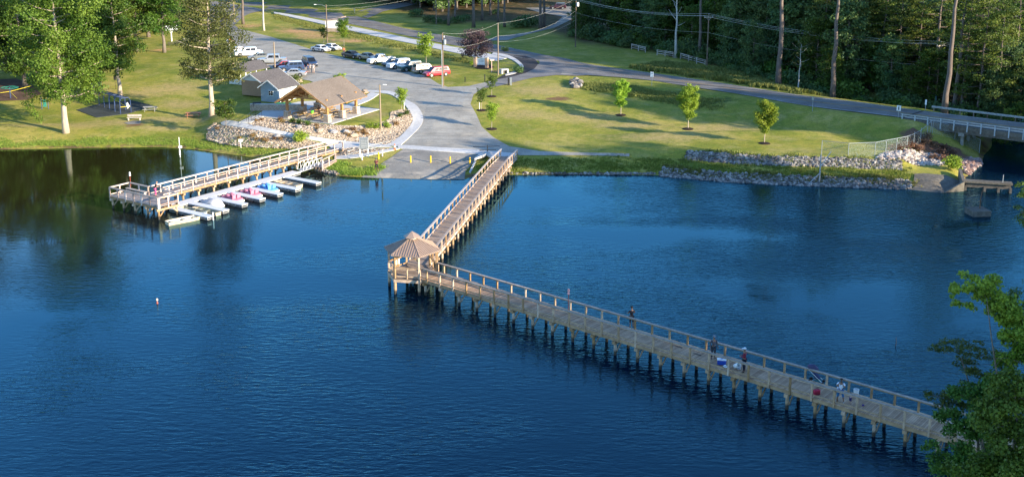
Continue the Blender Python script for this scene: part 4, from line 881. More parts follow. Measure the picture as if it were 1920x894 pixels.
def chain_fence(pts,h,label,post_every=2.6):
    t=thing('chain_link_fence',label,'fence'); run=0
    me=bpy.data.meshes.new('mesh_panel'); vs=[];fs=[];uv=[]
    for i in range(len(pts)-1):
        a,b=pts[i],pts[i+1]; L_=(b-a).length; n=max(1,int(round(L_/post_every)))
        for k in range(n+(1 if i==len(pts)-2 else 0)):
            p=a.lerp(b,k/n); z=H(p.x,p.y); z=max(z,p.z if p.z>z else z); MB().tube([(p.x,p.y,z-0.2),(p.x,p.y,z+h+0.05)],0.045,6).build('post',M_galv,t)
        for k in range(n):
            p=a.lerp(b,k/n); q=a.lerp(b,(k+1)/n); zp=H(p.x,p.y); zq=H(q.x,q.y)
            j=len(vs); vs+=[(p.x,p.y,zp),(q.x,q.y,zq),(q.x,q.y,zq+h),(p.x,p.y,zp+h)]; fs.append((j,j+1,j+2,j+3)); l=L_/n; uv+=[(run,0),(run+l,0),(run+l,h),(run,h)]; run+=l
            MB().tube([(p.x,p.y,zp+h),(q.x,q.y,zq+h)],0.03,6).build('top_rail',M_galv,t)
    me.from_pydata(vs,[],fs); ul=me.uv_layers.new(name='UVMap')
    for i,c in enumerate(uv): ul.data[i].uv=c
    me.materials.append(M_chain); o=bpy.data.objects.new('mesh_panel',me); COL.objects.link(o); o.parent=t
    return t
chain_fence([G(1540,290),G(1590,295),G(1640,293),G(1700,281),G(1738,258),G(1745,250)],1.9,'chain link fence rising from the riprap towards the bridge end')
chain_fence([G(1748,250),G(1790,262),G(1836,287)],1.9,'dark chain link fence under the bridge deck beside the creek')
q=G(1536,344); t=thing('fence_end_post','tall pale steel post with slanted brace standing at the waterline riprap','post',(q.x,q.y,-0.3))
MB().tube([(0,0,0),(0,0,4.2)],0.09,8).build('post',M_galv,t); MB().tube([(0,0,2.6),(1.6,1.2,4.3)],0.05,6).build('arm',M_galv,t); MB().tube([(0.1,0,1.9),(-1.4,-0.3,0.5)],0.05,6).build('brace',M_galv,t)
def split_rail(pts,label,n):
    t=thing('split_rail_fence',label,'fence')
    for i in range(len(pts)-1):
        a,b=pts[i],pts[i+1]
        for k in range(n+(i==len(pts)-2)):
            p=a.lerp(b,k/n); z=H(p.x,p.y); MB().box((p.x,p.y,z+0.55),(0.16,0.16,1.4)).build('post',W_rail,t)
        for k in range(n):
            p=a.lerp(b,k/n); q=a.lerp(b,(k+1)/n); p=p.copy();q=q.copy(); p.z=H(p.x,p.y);q.z=H(q.x,q.y)
            for h in (0.45,0.85,1.15): MB().bar(p+Vector((0,0,h)),q+Vector((0,0,h)),0.07,0.12).build('rail',W_rail,t)
split_rail([G(1184,93),G(1210,99)],'short split rail fence section at the forest edge, left of the forked pale tree',2)
split_rail([G(1232,104),G(1262,109)],'broken middle section of grey split rail fence behind the forked pale tree',2)
split_rail([G(1276,111),G(1322,124)],'longer split rail fence section beside the utility pole with crossarm',3)
# ------------------------------------------------------------------ pavilion
c=un(600,207,2.9); e0=Vector((*un(544,222,3.0),0)); 
# corner posts in the photo: front-left (549,215), front-mid (613,225), front-right (669,212)
pA=Vector((*un(548,219,3.0),0)); pB=Vector((*un(614,229,3.0),0)); pC=Vector((*un(668,213,3.0),0))
ux=(pC-pB).normalized(); uy=Vector((-ux.y,ux.x,0)); LX=(pC-pB).length; 
LY=abs((pA-pB).dot(uy)); 
ang=math.atan2(ux.y,ux.x); org=pB
print('PAV',LX,LY,(pA-pB).dot(ux),math.degrees(ang))
LY=max(6.5,min(LY,10)); 
pv=thing('picnic_pavilion','open timber picnic pavilion with brown shingle gable roof and stone column bases','pavilion',(org.x,org.y,2.98),ang)
M_shing=speck('brown_shingles',(0.125,0.10,0.082),(0.215,0.18,0.15),5,None,0.12,0.6)
M_stone=speck('stone_veneer',(0.24,0.17,0.12),(0.56,0.46,0.36),6,None,0.25,1.0)
for iy in (0,LY):
    for ix in (0,LX/2,LX):
        MB().box((ix,iy,0.55),(0.95,0.95,1.1),0,0.85).build('column_base',M_stone,pv,bevel=0.02)
        MB().box((ix,iy,1.125),(0.92,0.92,0.07)).build('column_cap',M_conc,pv)
        MB().box((ix,iy,2.1),(0.34,0.34,1.9)).build('column',W_log,pv)
for iy in (0,LY): MB().box((LX/2,iy,2.94),(LX+1.6,0.26,0.30)).build('beam',W_log,pv)
EH=3.30; RH=EH+LY*0.30; OV=1.1; OX=1.5
def slope_z(y): return EH+(RH-EH)*(1-abs(y-LY/2)/(LY/2))
for ix in (0,LX/2,LX):
    mb=MB(); mb.bar((ix,-0.1,EH+0.05),(ix,LY+0.1,EH+0.05),0.22,0.26); mb.build('tie_beam',W_log,pv)
    mb=MB(); mb.bar((ix,LY/2,EH+0.2),(ix,LY/2,RH-0.2),0.22,0.22); mb.build('king_post',W_log,pv)
    for s in (-1,1):
        MB().bar((ix,LY/2,EH+0.25),(ix,LY/2+s*LY*0.25,(EH+RH)/2-0.42),0.16,0.18).build('strut',W_log,pv)
        MB().bar((ix,LY/2+s*(LY/2+OV*0.9),slope_z(LY/2+LY/2+OV*0.9)-0.32),(ix,LY/2,RH-0.32),0.2,0.22).build('rafter',W_log,pv)
        MB().bar((ix,(LY if s>0 else 0)-s*0.15,2.3),(ix,(LY if s>0 else 0)-s*1.3,EH-0.08),0.16,0.18).build('knee_brace',W_log,pv)
for s in (-1,1):
    ye=LY/2+s*(LY/2+OV); ze=slope_z(LY+OV)
    MB().loft([[(x,LY/2,RH+0.02),(x,ye,ze+0.02),(x,ye,ze-0.10),(x,LY/2,RH-0.10)] for x in (-OX,LX+OX)]).build('roof',M_shing,pv)
    MB().loft([[(x,LY/2,RH-0.103),(x,ye,ze-0.103),(x,ye,ze-0.15),(x,LY/2,RH-0.15)] for x in (-OX+0.05,LX+OX-0.05)]).build('roof_boards',W_log,pv)
    for x in (-OX-0.03,LX+OX+0.03): MB().bar((x,LY/2,RH-0.1),(x,ye,ze-0.1),0.06,0.26).build('barge_board',W_log,pv)
# ------------------------------------------------------------------ picnic tables
W_pt=mat('honey_timber',(0.46,0.29,0.10),0.7,var=0.2,scale=3)
def picnic(label,loc,rz,m,L_=1.9,name='picnic_table',group=None):
    t=thing(name,label,'picnic table',loc,rz,group)
    mb=MB()
    for y in (-0.32,-0.16,0,0.16,0.32): mb.box((0,y,0.75),(L_,0.145,0.045))
    mb.box((0,0,0.71),(0.08,0.7,0.04)); mb.build('tabletop',m,t)
    for y in (-0.72,0.72): MB().box((0,y,0.44),(L_,0.26,0.045)).build('seat',m,t)
    for x in (-L_*0.36,L_*0.36):
        mb=MB(); mb.bar((x,-0.28,0.73),(x,-0.66,0.0),0.05,0.1); mb.bar((x,0.28,0.73),(x,0.66,0.0),0.05,0.1); mb.bar((x+0.04,-0.8,0.40),(x+0.04,0.8,0.40),0.045,0.1); mb.build('leg_frame',m,t)
    return t
def on_pav(u,v): p=org+ux*u+uy*v; return (p.x,p.y,2.99)
tb=[(1.6,1.2,'honey coloured picnic table at the front left corner under the pavilion'),(4.7,1.2,'honey coloured picnic table just behind the middle front column of the pavilion'),(LX-1.3,1.2,'honey coloured picnic table by the right front column of the pavilion'),(1.6,3.9,'honey coloured picnic table in the middle row with a lime green bucket on it'),(4.7,3.9,'honey coloured picnic table in the centre of the pavilion floor'),(LX-1.3,3.9,'honey coloured picnic table in the middle row at the right pavilion end'),(1.6,LY-0.8,'honey coloured picnic table of the rear row at the left pavilion end'),(LX-1.5,LY-0.8,'honey coloured picnic table of the rear row at the right pavilion end')]
proto=None
for i,(u_,v_,lb) in enumerate(tb):
    if proto is None: proto=picnic(lb,on_pav(u_,v_),ang+0.05,W_pt,2.0,group='picnic tables under the pavilion'); o=proto
    else: o=copy_tree(proto); place(o,on_pav(u_,v_),ang+[0.05,-0.04,0.02][i%3],lb)
M_lime=mat('lime_plastic',(0.14,0.65,0.05),0.45,var=0.05)
p=on_pav(1.6,3.9); t=thing('bucket','lime green bucket on a picnic table under the pavilion','bucket',(p[0],p[1],2.99+0.775))
MB().lathe((0,0,0),[(0.17,0),(0.23,0.36),(0.235,0.40)],12).build('body',M_lime,t); MB().tube([(0.23*math.cos(a),0,0.38+0.16*math.sin(a)) for a in np.linspace(0,PI,7)],0.012,5).build('handle',M_galv,t)
M_redw=mat('red_brown_table',(0.42,0.17,0.10),0.7,var=0.2,scale=3); M_gtab=mat('grey_table',(0.33,0.32,0.30),0.7,var=0.2,scale=3)
picnic('red brown picnic table on the lawn beside the tall tree near the shore',G(363,220),0.1,M_redw,2.4)
picnic('weathered grey picnic table on the lawn beside the rubber mat',G(282,209),0.15,M_gtab,2.2)
picnic('dark picnic table under the trees beside the small roofed stand',G(325,86),0.3,mat('dark_table',(0.10,0.08,0.065),0.7),2.4)
picnic('half shaded picnic table farther back in the grove',G(352,79),0.5,M_gtab,2.2)
picnic('pale picnic table behind the grove trunks near the left edge trees',G(232,44),0.2,M_gtab,2.2)
t=thing('park_bench','low tan wooden bench by a sandy patch on the lawn','bench',G(252,226),0.05)
MB().box((0,0,0.45),(2.2,0.4,0.06)).build('seat',W_rail,t); MB().box((0,0.24,0.75),(2.2,0.05,0.35)).build('backrest',W_rail,t)
for s in (-0.9,0.9): MB().box((s,0,0.21),(0.1,0.38,0.42)).build('leg',W_rail,t)
# grill and bins
q=G(482,207); t=thing('charcoal_grill','black smoker grill on a post at the end of the stone wall','grill',q,0.4)
MB().tube([(-0.65,0,1.0),(0.65,0,1.0)],0.33,12).build('barrel',M_black,t)
for s in (-0.4,0.4): MB().tube([(s,0,-0.1),(s,0,0.7)],0.05,6).build('leg',M_black,t)
w_a=P3(470,206,3.0); w_b=P3(575,207,3.0)
t=thing('stone_wall','low pale stone retaining wall behind the bins and pavilion','wall')
MB().bar(Vector((w_a.x,w_a.y,3.25)),Vector((w_b.x,w_b.y,3.25)),0.45,1.3).build('masonry',M_stone,t)
MB().bar(Vector((w_a.x,w_a.y,3.94)),Vector((w_b.x,w_b.y,3.94)),0.55,0.08).build('coping',M_conc,t)
wd_=(w_b-w_a).normalized(); fr=Vector((wd_.y,-wd_.x,0))
proto=None
for i,lb in enumerate(['black wheeled bin with lime green lid, leftmost of three by the stone wall','black wheeled bin with lime green lid, middle of three by the stone wall','black wheeled bin with lime green lid, closest of three to the pavilion column']):
    p=P3(524+9.3*i,205,3.0); p=p+fr*0.25; 
    if proto is None:
        t=proto=thing('wheeled_bin',lb,'bin',(p.x,p.y,2.98),math.atan2(wd_.y,wd_.x),'black bins with lime lids by the wall')
        MB().box((0,0,0.52),(0.56,0.6,0.98),0,1.12).build('body',M_blackp,t,bevel=0.02); MB().box((0,-0.02,1.06),(0.68,0.74,0.09)).build('lid',M_lime,t,bevel=0.02)
        for s in (-0.27,0.27): MB().tube([(s-0.03,0.3,0.12),(s+0.03,0.3,0.12)],0.12,10).build('wheel',M_black,t)
    else: place(copy_tree(proto),(p.x,p.y,2.98),math.atan2(wd_.y,wd_.x),lb)
# rail beside the patio steps
def rail(pts,h,m,label,name='handrail',cat='railing',every=1.4,mid=True):
    t=thing(name,label,cat); mb=MB(); 
    P=[Vector(p) for p in pts]
    MB().tube([p+Vector((0,0,h)) for p in P],0.025,6).build('top_rail',m,t)
    if mid: MB().tube([p+Vector((0,0,h*0.55)) for p in P],0.02,6).build('mid_rail',m,t)
    for i in range(len(P)-1):
        n=max(1,int(round((P[i+1]-P[i]).length/every)))
        for k in range(n+(i==len(P)-2)):
            p=P[i].lerp(P[i+1],k/n); MB().tube([p-Vector((0,0,0.1)),p+Vector((0,0,h))],0.025,6).build('post',m,t)
    return t
rail([G(479,217),G(462,230)],1.0,M_black,'black handrail on the left of the patio steps')
rail([G(491,220),G(466,233)],1.0,M_black,'black handrail on the right of the patio steps')
st=thing('steps','short flight of concrete steps between patio and lower path','steps')
a=G(484,219.5); b=G(459,231.5); nst=7
for k in range(nst):
    p=a.lerp(b,(k+0.5)/nst); MB().box((p.x,p.y,p.z+0.0),(0.55,1.9,0.34),math.atan2((b-a).y,(b-a).x)).build('tread',M_conc,st)
rail([G(652,297),G(690,287),G(716,281),G(737,276)],1.0,M_galv,'thin grey railing along the lower footpath to the boat ramp')
# ------------------------------------------------------------------ sheds
M_rgrey=speck('grey_shingles',(0.065,0.06,0.062),(0.135,0.125,0.125),5,None,0.1,0.6)
def clap(name,col,w=0.18):
    m,n,b=nodes(name); L=n.links; N=n.nodes.new; tc=N('ShaderNodeTexCoord'); sx=N('ShaderNodeSeparateXYZ'); L.new(tc.outputs['Object'],sx.inputs[0])
    d=N('ShaderNodeMath'); d.operation='DIVIDE'; d.inputs[1].default_value=w; L.new(sx.outputs[2],d.inputs[0]); f=N('ShaderNodeMath'); f.operation='FRACT'; L.new(d.outputs[0],f.inputs[0])
    r=N('ShaderNodeValToRGB'); e=r.color_ramp.elements; e[0].color=(*[c*0.55 for c in col],1); e[0].position=0.0; e[1].position=0.15; e[1].color=(*col,1); L.new(f.outputs[0],r.inputs[0]); L.new(r.outputs[0],b.inputs['Base Color'])
    bp=N('ShaderNodeBump'); bp.inputs['Strength'].default_value=0.6; bp.inputs['Distance'].default_value=0.02; L.new(f.outputs[0],bp.inputs['Height']); L.new(bp.outputs[0],b.inputs['Normal']); b.inputs['Roughness'].default_value=0.7; return m
M_sid=clap('blue_grey_siding',(0.30,0.36,0.42)); M_brick=speck('tan_brick',(0.30,0.19,0.12),(0.46,0.31,0.21),8,None,0.12,0.5); M_wsid=clap('white_siding',(0.66,0.68,0.70))
M_glass=mat('dark_glass',(0.012,0.015,0.018),0.15,var=0.1,spec=0.4)
def gable(t,LX_,LY_,h,rh,mw,mr,ov=0.35,mg=None):
    # ridge along x, origin at centre
    x,y=LX_/2,LY_/2; mb=MB()
    mb.add([(-x,-y,0),(x,-y,0),(x,y,0),(-x,y,0),(-x,-y,h),(x,-y,h),(x,y,h),(-x,y,h)],[(0,1,5,4),(1,2,6,5),(2,3,7,6),(3,0,4,7)]); mb.build('wall',mw,t)
    mb=MB(); mb.add([(-x,-y,h),(-x,y,h),(-x,0,h+rh)],[(0,1,2)]); mb.build('gable_end',mg or mw,t)
    mb=MB(); mb.add([(x,-y,h),(x,y,h),(x,0,h+rh)],[(0,1,2)]); mb.build('gable_end',mg or mw,t)
    for s in (-1,1):
        k=rh/y; ye=s*(y+ov); ze=h-ov*k
        MB().loft([[(X,0,h+rh+0.10),(X,ye,ze+0.10),(X,ye,ze),(X,0,h+rh)] for X in (-x-ov,x+ov)]).build('roof',mr,t)
        for X in (-x-ov-0.02,x+ov+0.02): MB().bar((X,0,h+rh+0.02),(X,ye,ze+0.02),0.04,0.18).build('fascia',M_white,t)
q=P3(524,184,3.2); s1=thing('storage_shed','small blue grey shed with white door beside the bins and stone wall','shed',(q.x,q.y,H(q.x,q.y)-0.05),R(62))
gable(s1,5.0,3.6,2.5,1.15,M_sid,M_rgrey)
# window on the gable end facing the camera (-x side) 
MB().box((-2.52,-0.35,1.55),(0.05,1.0,0.9)).build('window_frame',M_white,s1); MB().box((-2.555,-0.35,1.55),(0.03,0.85,0.74)).build('window_glass',M_glass,s1)
mb=MB(); mb.box((-2.58,-0.35,1.55),(0.02,0.04,0.76)); mb.box((-2.58,-0.35,1.55),(0.02,0.86,0.04)); mb.build('window_bars',M_white,s1)
MB().box((-1.6,-1.82,1.1),(1.0,0.05,2.1)).build('door',M_white,s1); MB().box((0.9,-1.82,1.1),(1.5,0.05,2.1)).build('door',M_white,s1)
q=P3(497,166,3.4); s2=thing('storage_shed','tan brick shed with grey gable roof between the blue shed and the carport','shed',(q.x,q.y,H(q.x,q.y)-0.05),R(62))
gable(s2,7.0,4.3,2.6,1.2,M_brick,M_rgrey,mg=M_wsid); MB().box((-1,-2.17,1.05),(1.0,0.05,2.1)).build('door',M_white,s2)
q=P3(466,152,3.5); s3=thing('open_shelter','white open shelter with dark gable roof behind the brick shed','shelter',(q.x,q.y,H(q.x,q.y)-0.05),R(62))
for X in (-2.8,0,2.8):
    for Y in (-1.9,1.9): MB().box((X,Y,1.3),(0.16,0.16,2.6)).build('post',M_white,s3)
for s in (-1,1):
    MB().loft([[(X,0,3.85),(X,s*2.4,2.55),(X,s*2.4,2.45),(X,0,3.75)] for X in (-3.3,3.3)]).build('roof',M_rgrey,s3)
    MB().box((0,s*1.9,2.65),(5.9,0.12,0.22)).build('beam',M_white,s3)
for X in (-2.9,2.9): mb=MB(); mb.add([(X,-2.0,2.62),(X,2.0,2.62),(X,0,3.7)],[(0,1,2)]); mb.build('gable_end',M_wsid,s3)
MB().box((-2.85,0,0.5),(0.08,3.6,0.9)).build('rail_panel',M_white,s3)
t=thing('stone_wall','low curved tan stone wall by the parked silver saloon','wall'); a=P3(534,154,3.6); b=P3(566,151,3.6)
MB().bar(Vector((a.x,a.y,H(a.x,a.y)+0.3)),Vector((b.x,b.y,H(b.x,b.y)+0.3)),0.5,0.9).build('masonry',M_stone,t)
q=P3(628,60,RZ); s4=thing('entrance_kiosk','small white kiosk with sloping roof and stone base beside the road','kiosk',(q.x,q.y,H(q.x,q.y)),R(-15))
MB().box((0,0,0.5),(4.4,2.4,1.0)).build('stone_base',M_stone,s4); MB().box((0,0,1.95),(4.1,2.1,1.9)).build('wall',M_white,s4)
MB().loft([[(-2.5,y,2.75),(2.5,y,3.75),(2.5,y,3.85),(-2.5,y,2.85)] for y in (-1.4,1.4)]).build('roof',mat('pinkish_fascia',(0.6,0.42,0.32),0.6),s4)
MB().box((1.3,-1.08,2.3),(0.7,0.05,0.5)).build('window',M_glass,s4)
q=G(322,78); s5=thing('roofed_stand','small white roofed notice stand on a single post among the grove trees','stand',q,0.4)
MB().tube([(0,0,0),(0,0,2.6)],0.14,8).build('post',M_white,s5)
for s in (-1,1):
    MB().loft([[(X,0,3.6),(X,s*1.5,2.8),(X,s*1.5,2.7),(X,0,3.5)] for X in (-1.4,1.4)]).build('roof',M_white,s5)
    MB().bar((0,0,1.9),(s*0.9,0,2.85),0.1,0.1).build('brace',M_white,s5)
# ------------------------------------------------------------------ poles, wires
def utility_pole(label,px,py,h,m=None,arm=None,tr=False,r=0.15,conduit=0.0,z=None,armang=0.0):
    q=G(px,py); t=thing('utility_pole',label,'utility pole',q)
    MB().tube([(0,0,-0.3),(0,0,h)],[r,r*0.7],10).build('pole',m or M_pole,t)
    if arm:
        ca,sa=math.cos(armang),math.sin(armang); MB().bar((-arm/2*ca,-arm/2*sa,h-0.5),(arm/2*ca,arm/2*sa,h-0.5),0.12,0.14).build('crossarm',M_polel,t)
        for s in (-1,0,1): 
            x,y=s*arm*0.45*ca,s*arm*0.45*sa; MB().lathe((x,y,h-0.43 if s else h),[(0.03,0),(0.06,0.08),(0.05,0.16),(0.07,0.22),(0.02,0.27)],8).build('insulator',M_galv,t)
        mb=MB(); 
        for s in (-1,1): mb.bar((s*arm*0.28*ca,s*arm*0.28*sa,h-0.5),(0,0,h-1.2),0.05,0.05)
        mb.build('arm_brace',M_galv,t)
    if tr:
        MB().lathe((0.38,-0.1,h-2.0 if tr==1 else h-1.2),[(0.05,-0.1),(0.26,0),(0.27,0.75),(0.2,0.85),(0.05,0.9)],12).build('transformer',M_galv if tr==1 else M_white,t)
        MB().lathe((0.25,0.25,h-0.9),[(0.04,0),(0.07,0.3),(0.03,0.35)],8).build('fuse',M_white,t)
    if conduit: MB().tube([(-0.17,-0.1,0),(-0.17,-0.1,conduit)],0.07,8).build('conduit',M_galv,t)
    return t,q+Vector((0,0,h))
def px_h(px,py,pytop):
    q=G(px,py); s=math.hypot(q.x,q.y); v=(pytop-CY)/FP; t=s/math.hypot((px-960)/FP,CP-v*SP); return CH-(SP+v*CP)*t-q.z
poles={}
for k,(lb,px,py,pt,kw) in dict(
 A=('utility pole with transformer and grey conduit beside the red minivan',831,163,62,dict(tr=1,conduit=6.5)),
 B=('slim brown utility pole without crossarm beside the entrance sign',934,141,44,dict(r=0.13)),
 C=('utility pole with a pale transformer can at the forest edge near the driveway',1079,89,2,dict(tr=2)),
 D=('utility pole with short crossarm at the forest edge right of the split rail fence',1325,128,28,dict(arm=1.9,armang=0.3)),
 E=('utility pole with blue grey lower section next to the guard rail end',1753,204,80,dict(arm=2.0,armang=0.6)),
 F=('plain wooden pole standing in front of the parked cars by the sheds',516,134,79,dict(m=M_polel,r=0.14)),
 H_=('brown utility pole at the forest edge left of the trunks',818,46,-20,dict(r=0.16)),
 I=('far pole beside the pine trunk at the park entrance',440,42,-12,dict(m=M_polel,r=0.15)),
 K=('far utility pole at the road beyond the white path',598,4,-60,dict()),
).items():
    poles[k]=utility_pole(lb,px,py,px_h(px,py,pt),**kw)[1]
MB().tube([(0,0,-0.2),(0,0,2.4)],0.155,10).build('lower_sleeve',mat('blue_grey_sleeve',(0.12,0.22,0.25),0.6),bpy.data.objects['utility_pole.004'])
# lamp posts
def lamp(label,px,py,pt,m,arm,adir):
    q=G(px,py); h=px_h(px,py,pt); t=thing('street_lamp',label,'street lamp',q)
    MB().tube([(0,0,-0.3),(0,0,h)],[0.15,0.10],10).build('pole',m,t)
    d=Vector((math.cos(adir),math.sin(adir),0)); pts=[Vector((0,0,h-0.5)),d*arm*0.4+Vector((0,0,h-0.1)),d*arm+Vector((0,0,h))]
    MB().tube(pts,0.035,6).build('arm',M_galv,t); e=d*(arm+0.25)
    MB().box((e.x,e.y,h),(0.6,0.24,0.13),adir,0.8).build('lamp_head',mat('lamp_housing',(0.6,0.6,0.58),0.4),t)
    return q+Vector((0,0,h))
poles['L']=lamp('tall brown street lamp with long arm beside the white police cars',614,81,9,M_pole,2.2,PI)
poles['M']=lamp('wooden lamp pole rising from the rock bed beside the round green shrubs',714,243,159,M_polel,0.5,0.0)
def wire(a,b,sag,label,r=0.012,m=None):
    a=Vector(a);b=Vector(b); pts=[a.lerp(b,i/16)-Vector((0,0,sag*4*(i/16)*(1-i/16))) for i in range(17)]
    o=MB().tube(pts,r,4).build('overhead_wire',m or mat('wire_alu',(0.50,0.50,0.44),0.5,metal=0.1)); tag(o,label,'wire'); return o
Z=lambda d:Vector((0,0,d))
wire(poles['A'],poles['B'],0.8,'top overhead wire between the transformer pole and the slim brown pole')
wire(poles['B'],poles['C']+Z(0.6),1.0,'top overhead wire from the slim brown pole to the forest edge pole')
wire(poles['A']-Z(2.5),poles['B']-Z(2.3),0.7,'lower overhead wire passing in front of the purple leaved tree')
wire(poles['B']-Z(2.3),poles['C']-Z(2.2),1.4,'lower overhead wire crossing the road towards the driveway')
wire(poles['B']-Z(3.4),poles['C']-Z(4.2),1.2,'lowest overhead wire crossing the road towards the driveway')
far_l=G(100,30)+Z(11)
wire(poles['L']-Z(0.3),poles['H_']+Z(0),0.9,'overhead wire from the police car street lamp to the forest edge pole')
wire(poles['L']-Z(1.2),poles['H_']-Z(0.9),0.9,'second overhead wire below the street lamp arm crossing the road')
armD=Vector((math.cos(0.3),math.sin(0.3),0)); armE=Vector((math.cos(0.6),math.sin(0.6),0))
for s,nm in ((-0.85,'near'),(0,'middle'),(0.85,'far')):
    top=Z(0.22) if s==0 else Z(-0.2)
    wire(poles['C']+Z(0.3)+armD*s,poles['D']+top+armD*s,1.0,nm+' of the top power lines left of the crossarm pole',0.018)
    wire(poles['D']+top+armD*s,poles['E']+top+armE*s,1.1,nm+' of the top power lines strung in front of the pines to the bridge pole',0.018)
    f=P3(2060,98,12.0); wire(poles['E']+top+armE*s,f+armE*s+top,0.8,nm+' of the top power lines right of the bridge pole',0.018)
wire(poles['C']-Z(2.6),poles['D']-Z(3.4),0.9,'low telephone wire at the forest edge left of the crossarm pole')
wire(poles['D']-Z(3.4),poles['E']-Z(3.9),1.0,'low telephone wire in front of the pines up to the bridge pole')
wire(poles['E']-Z(3.9),P3(2060,166,8.0),0.7,'low telephone wire right of the bridge pole')
# ------------------------------------------------------------------ signs and small fixtures
def road_sign(label,px,py,pt,w,hh,rz,back=False,m=None):
    q=G(px,py); h=px_h(px,py,pt); t=thing('road_sign',label,'road sign',q,rz)
    MB().box((0,0,h/2),(0.07,0.05,h)).build('post',M_galv,t); MB().box((0,-0.05,h-hh/2),(w,0.02,hh)).build('plate',m or M_white,t)
    return t,h
M_ink=mat('sign_ink',(0.03,0.03,0.03),0.6)
t,h=road_sign('white roadside sign behind the first young tree on the lawn',1222,162,135,0.6,0.9,-0.5)
MB().box((0,-0.065,h-0.3),(0.4,0.01,0.1)).build('marking',mat('faded_ink',(0.35,0.36,0.36),0.6),t)
road_sign('narrow white sign across the road in front of the dark forest',1587,176,161,0.6,0.95,-0.7)
road_sign('small grey marker sign on the lawn side of the road',1523,209,182,0.3,0.45,-0.6,m=M_galv)
t,h=road_sign('white sign with a dark stripe at the near end of the bridge railing',1684,221,198,0.62,0.8,-0.6)
MB().box((0,-0.065,h-0.42),(0.16,0.01,0.5)).build('stripe',M_ink,t)
road_sign('narrow pale marker post beside the start of the guard rail',1735,207,187,0.24,0.8,-0.6)
road_sign('small grey road sign far away across from the white path',665,27,17,0.5,0.5,-0.4,m=M_galv)
q=G(683,295); t=thing('notice_board','grey framed notice board on two white legs by the lower footpath','notice board',q,0.05)
for s in (-0.55,0.55): MB().box((s,0,1.3),(0.1,0.1,2.9)).build('leg',M_white,t)
MB().box((0,-0.02,1.9),(1.15,0.08,1.5)).build('panel',mat('board_grey',(0.16,0.18,0.20),0.5,var=0.2,scale=6),t); MB().box((0,-0.03,2.72),(1.35,0.2,0.1)).build('cap',M_galv,t)
mb=MB()
for z_ in (2.35,2.1,1.85,1.6,1.4): mb.box((0,-0.07,z_),(0.8,0.01,0.06))
mb.build('print_lines',mat('faded_ink',(0.35,0.36,0.36),0.6),t)
q=G(452,279); t=thing('small_sign','small white sign on a short post at the foot of the rock bed','sign',q)
MB().box((0,0,0.5),(0.08,0.08,1.2)).build('post',M_white,t); MB().box((0,-0.05,1.2),(0.55,0.04,0.4)).build('plate',M_white,t)
# entrance monument
q=G(902,127); t=thing('entrance_sign','white entrance sign between two tan brick pillars by the purple leaved tree','sign',q,R(-25))
for s in (-1.25,1.25): MB().box((s,0,0.95),(0.55,0.55,2.0)).build('pillar',speck('tan_pillar',(0.42,0.25,0.15),(0.62,0.42,0.28),6,None,0.1),t); MB().box((s,0,2.0),(0.68,0.68,0.1)).build('pillar_cap',M_conc,t)
MB().box((0,0,1.15),(1.9,0.14,1.25)).build('panel',M_white,t); mb=MB()
for z_ in (1.45,1.2): mb.box((0,-0.075,z_),(1.2,0.01,0.1))
mb.build('lettering',mat('faded_ink',(0.35,0.36,0.36),0.6),t)
drape('mulch_bed',pxpoly([(885,124),(900,119),(920,122),(927,127),(915,131),(895,130)]),M_bark,0.06,1.0)
t=thing('street_name_sign','faded pink street sign post beside the slim brown utility pole','road sign',G(922,136),0.3)
MB().box((0,0,1.1),(0.09,0.09,2.3)).build('post',mat('pink_post',(0.6,0.42,0.38),0.6),t); MB().box((0.1,0,2.3),(0.8,0.04,0.22)).build('plate',mat('pink_post',(0.6,0.42,0.38),0.6),t)
q=G(945,138); t=thing('culvert','pale concrete culvert mouth in the corner of the kerb','culvert',q,0.5)
mb=MB(); mb.box((-0.6,0,0.3),(0.3,1.0,0.8)); mb.box((0.6,0,0.3),(0.3,1.0,0.8)); mb.box((0,0,0.75),(1.5,1.0,0.2)); mb.build('headwall',M_conc,t); MB().box((0,0.2,0.3),(0.9,0.5,0.7)).build('opening',M_black,t)
for px,py,lb in ((958,160,'pale gate post of two on the right side of the park drive'),(909,154,'black gate post on the left side of the park drive')):
    q=G(px,py); t=thing('gate_post',lb,'post',q); dark=px<950
    MB().box((0,0,0.6),(0.28 if not dark else 0.16,0.28 if not dark else 0.16,1.5)).build('post',M_galv if not dark else M_black,t)
    if not dark: MB().box((-0.42,0.05,0.6),(0.3,0.3,1.5)).build('black_post',M_black,t)
for px,py in ((873,150),(856,149)): pass
q=G(872,154); t=thing('low_marker','low black marker post in the grass behind the red minivan','post',q); MB().box((0,0,0.4),(0.14,0.14,0.9)).build('post',M_black,t); MB().box((0,0,0.88),(0.2,0.2,0.06)).build('cap',M_black,t)
# bollards
M_yel=mat('bollard_yellow',(0.70,0.42,0.02),0.5,var=0.08)
bl=[(770,306,'yellow bollard nearest the grassy edge of the boat ramp row'),(807.5,306,'second yellow bollard from the left across the boat ramp'),(844,307.5,'third yellow bollard from the left across the boat ramp'),(881,309,'yellow bollard closest to the short pier arm')]
proto=None
for px,py,lb in bl:
    q=G(px,py-0.5)
    if proto is None:
        proto=thing('bollard',lb,'bollard',q,0,'yellow bollards by the boat ramp'); MB().tube([(0,0,-0.2),(0,0,0.92)],0.10,12).build('post',M_yel,proto); MB().lathe((0,0,0.92),[(0.1,0),(0.085,0.05),(0.03,0.08)],12).build('cap',M_yel,proto)
    else: place(copy_tree(proto),q,0,lb)
place(copy_tree(proto),G(710,298.5),0,'yellow bollard standing on the grass strip beside the footpath')
M_wpipe=mat('white_plastic_pipe',(0.75,0.73,0.68),0.5,var=0.05)
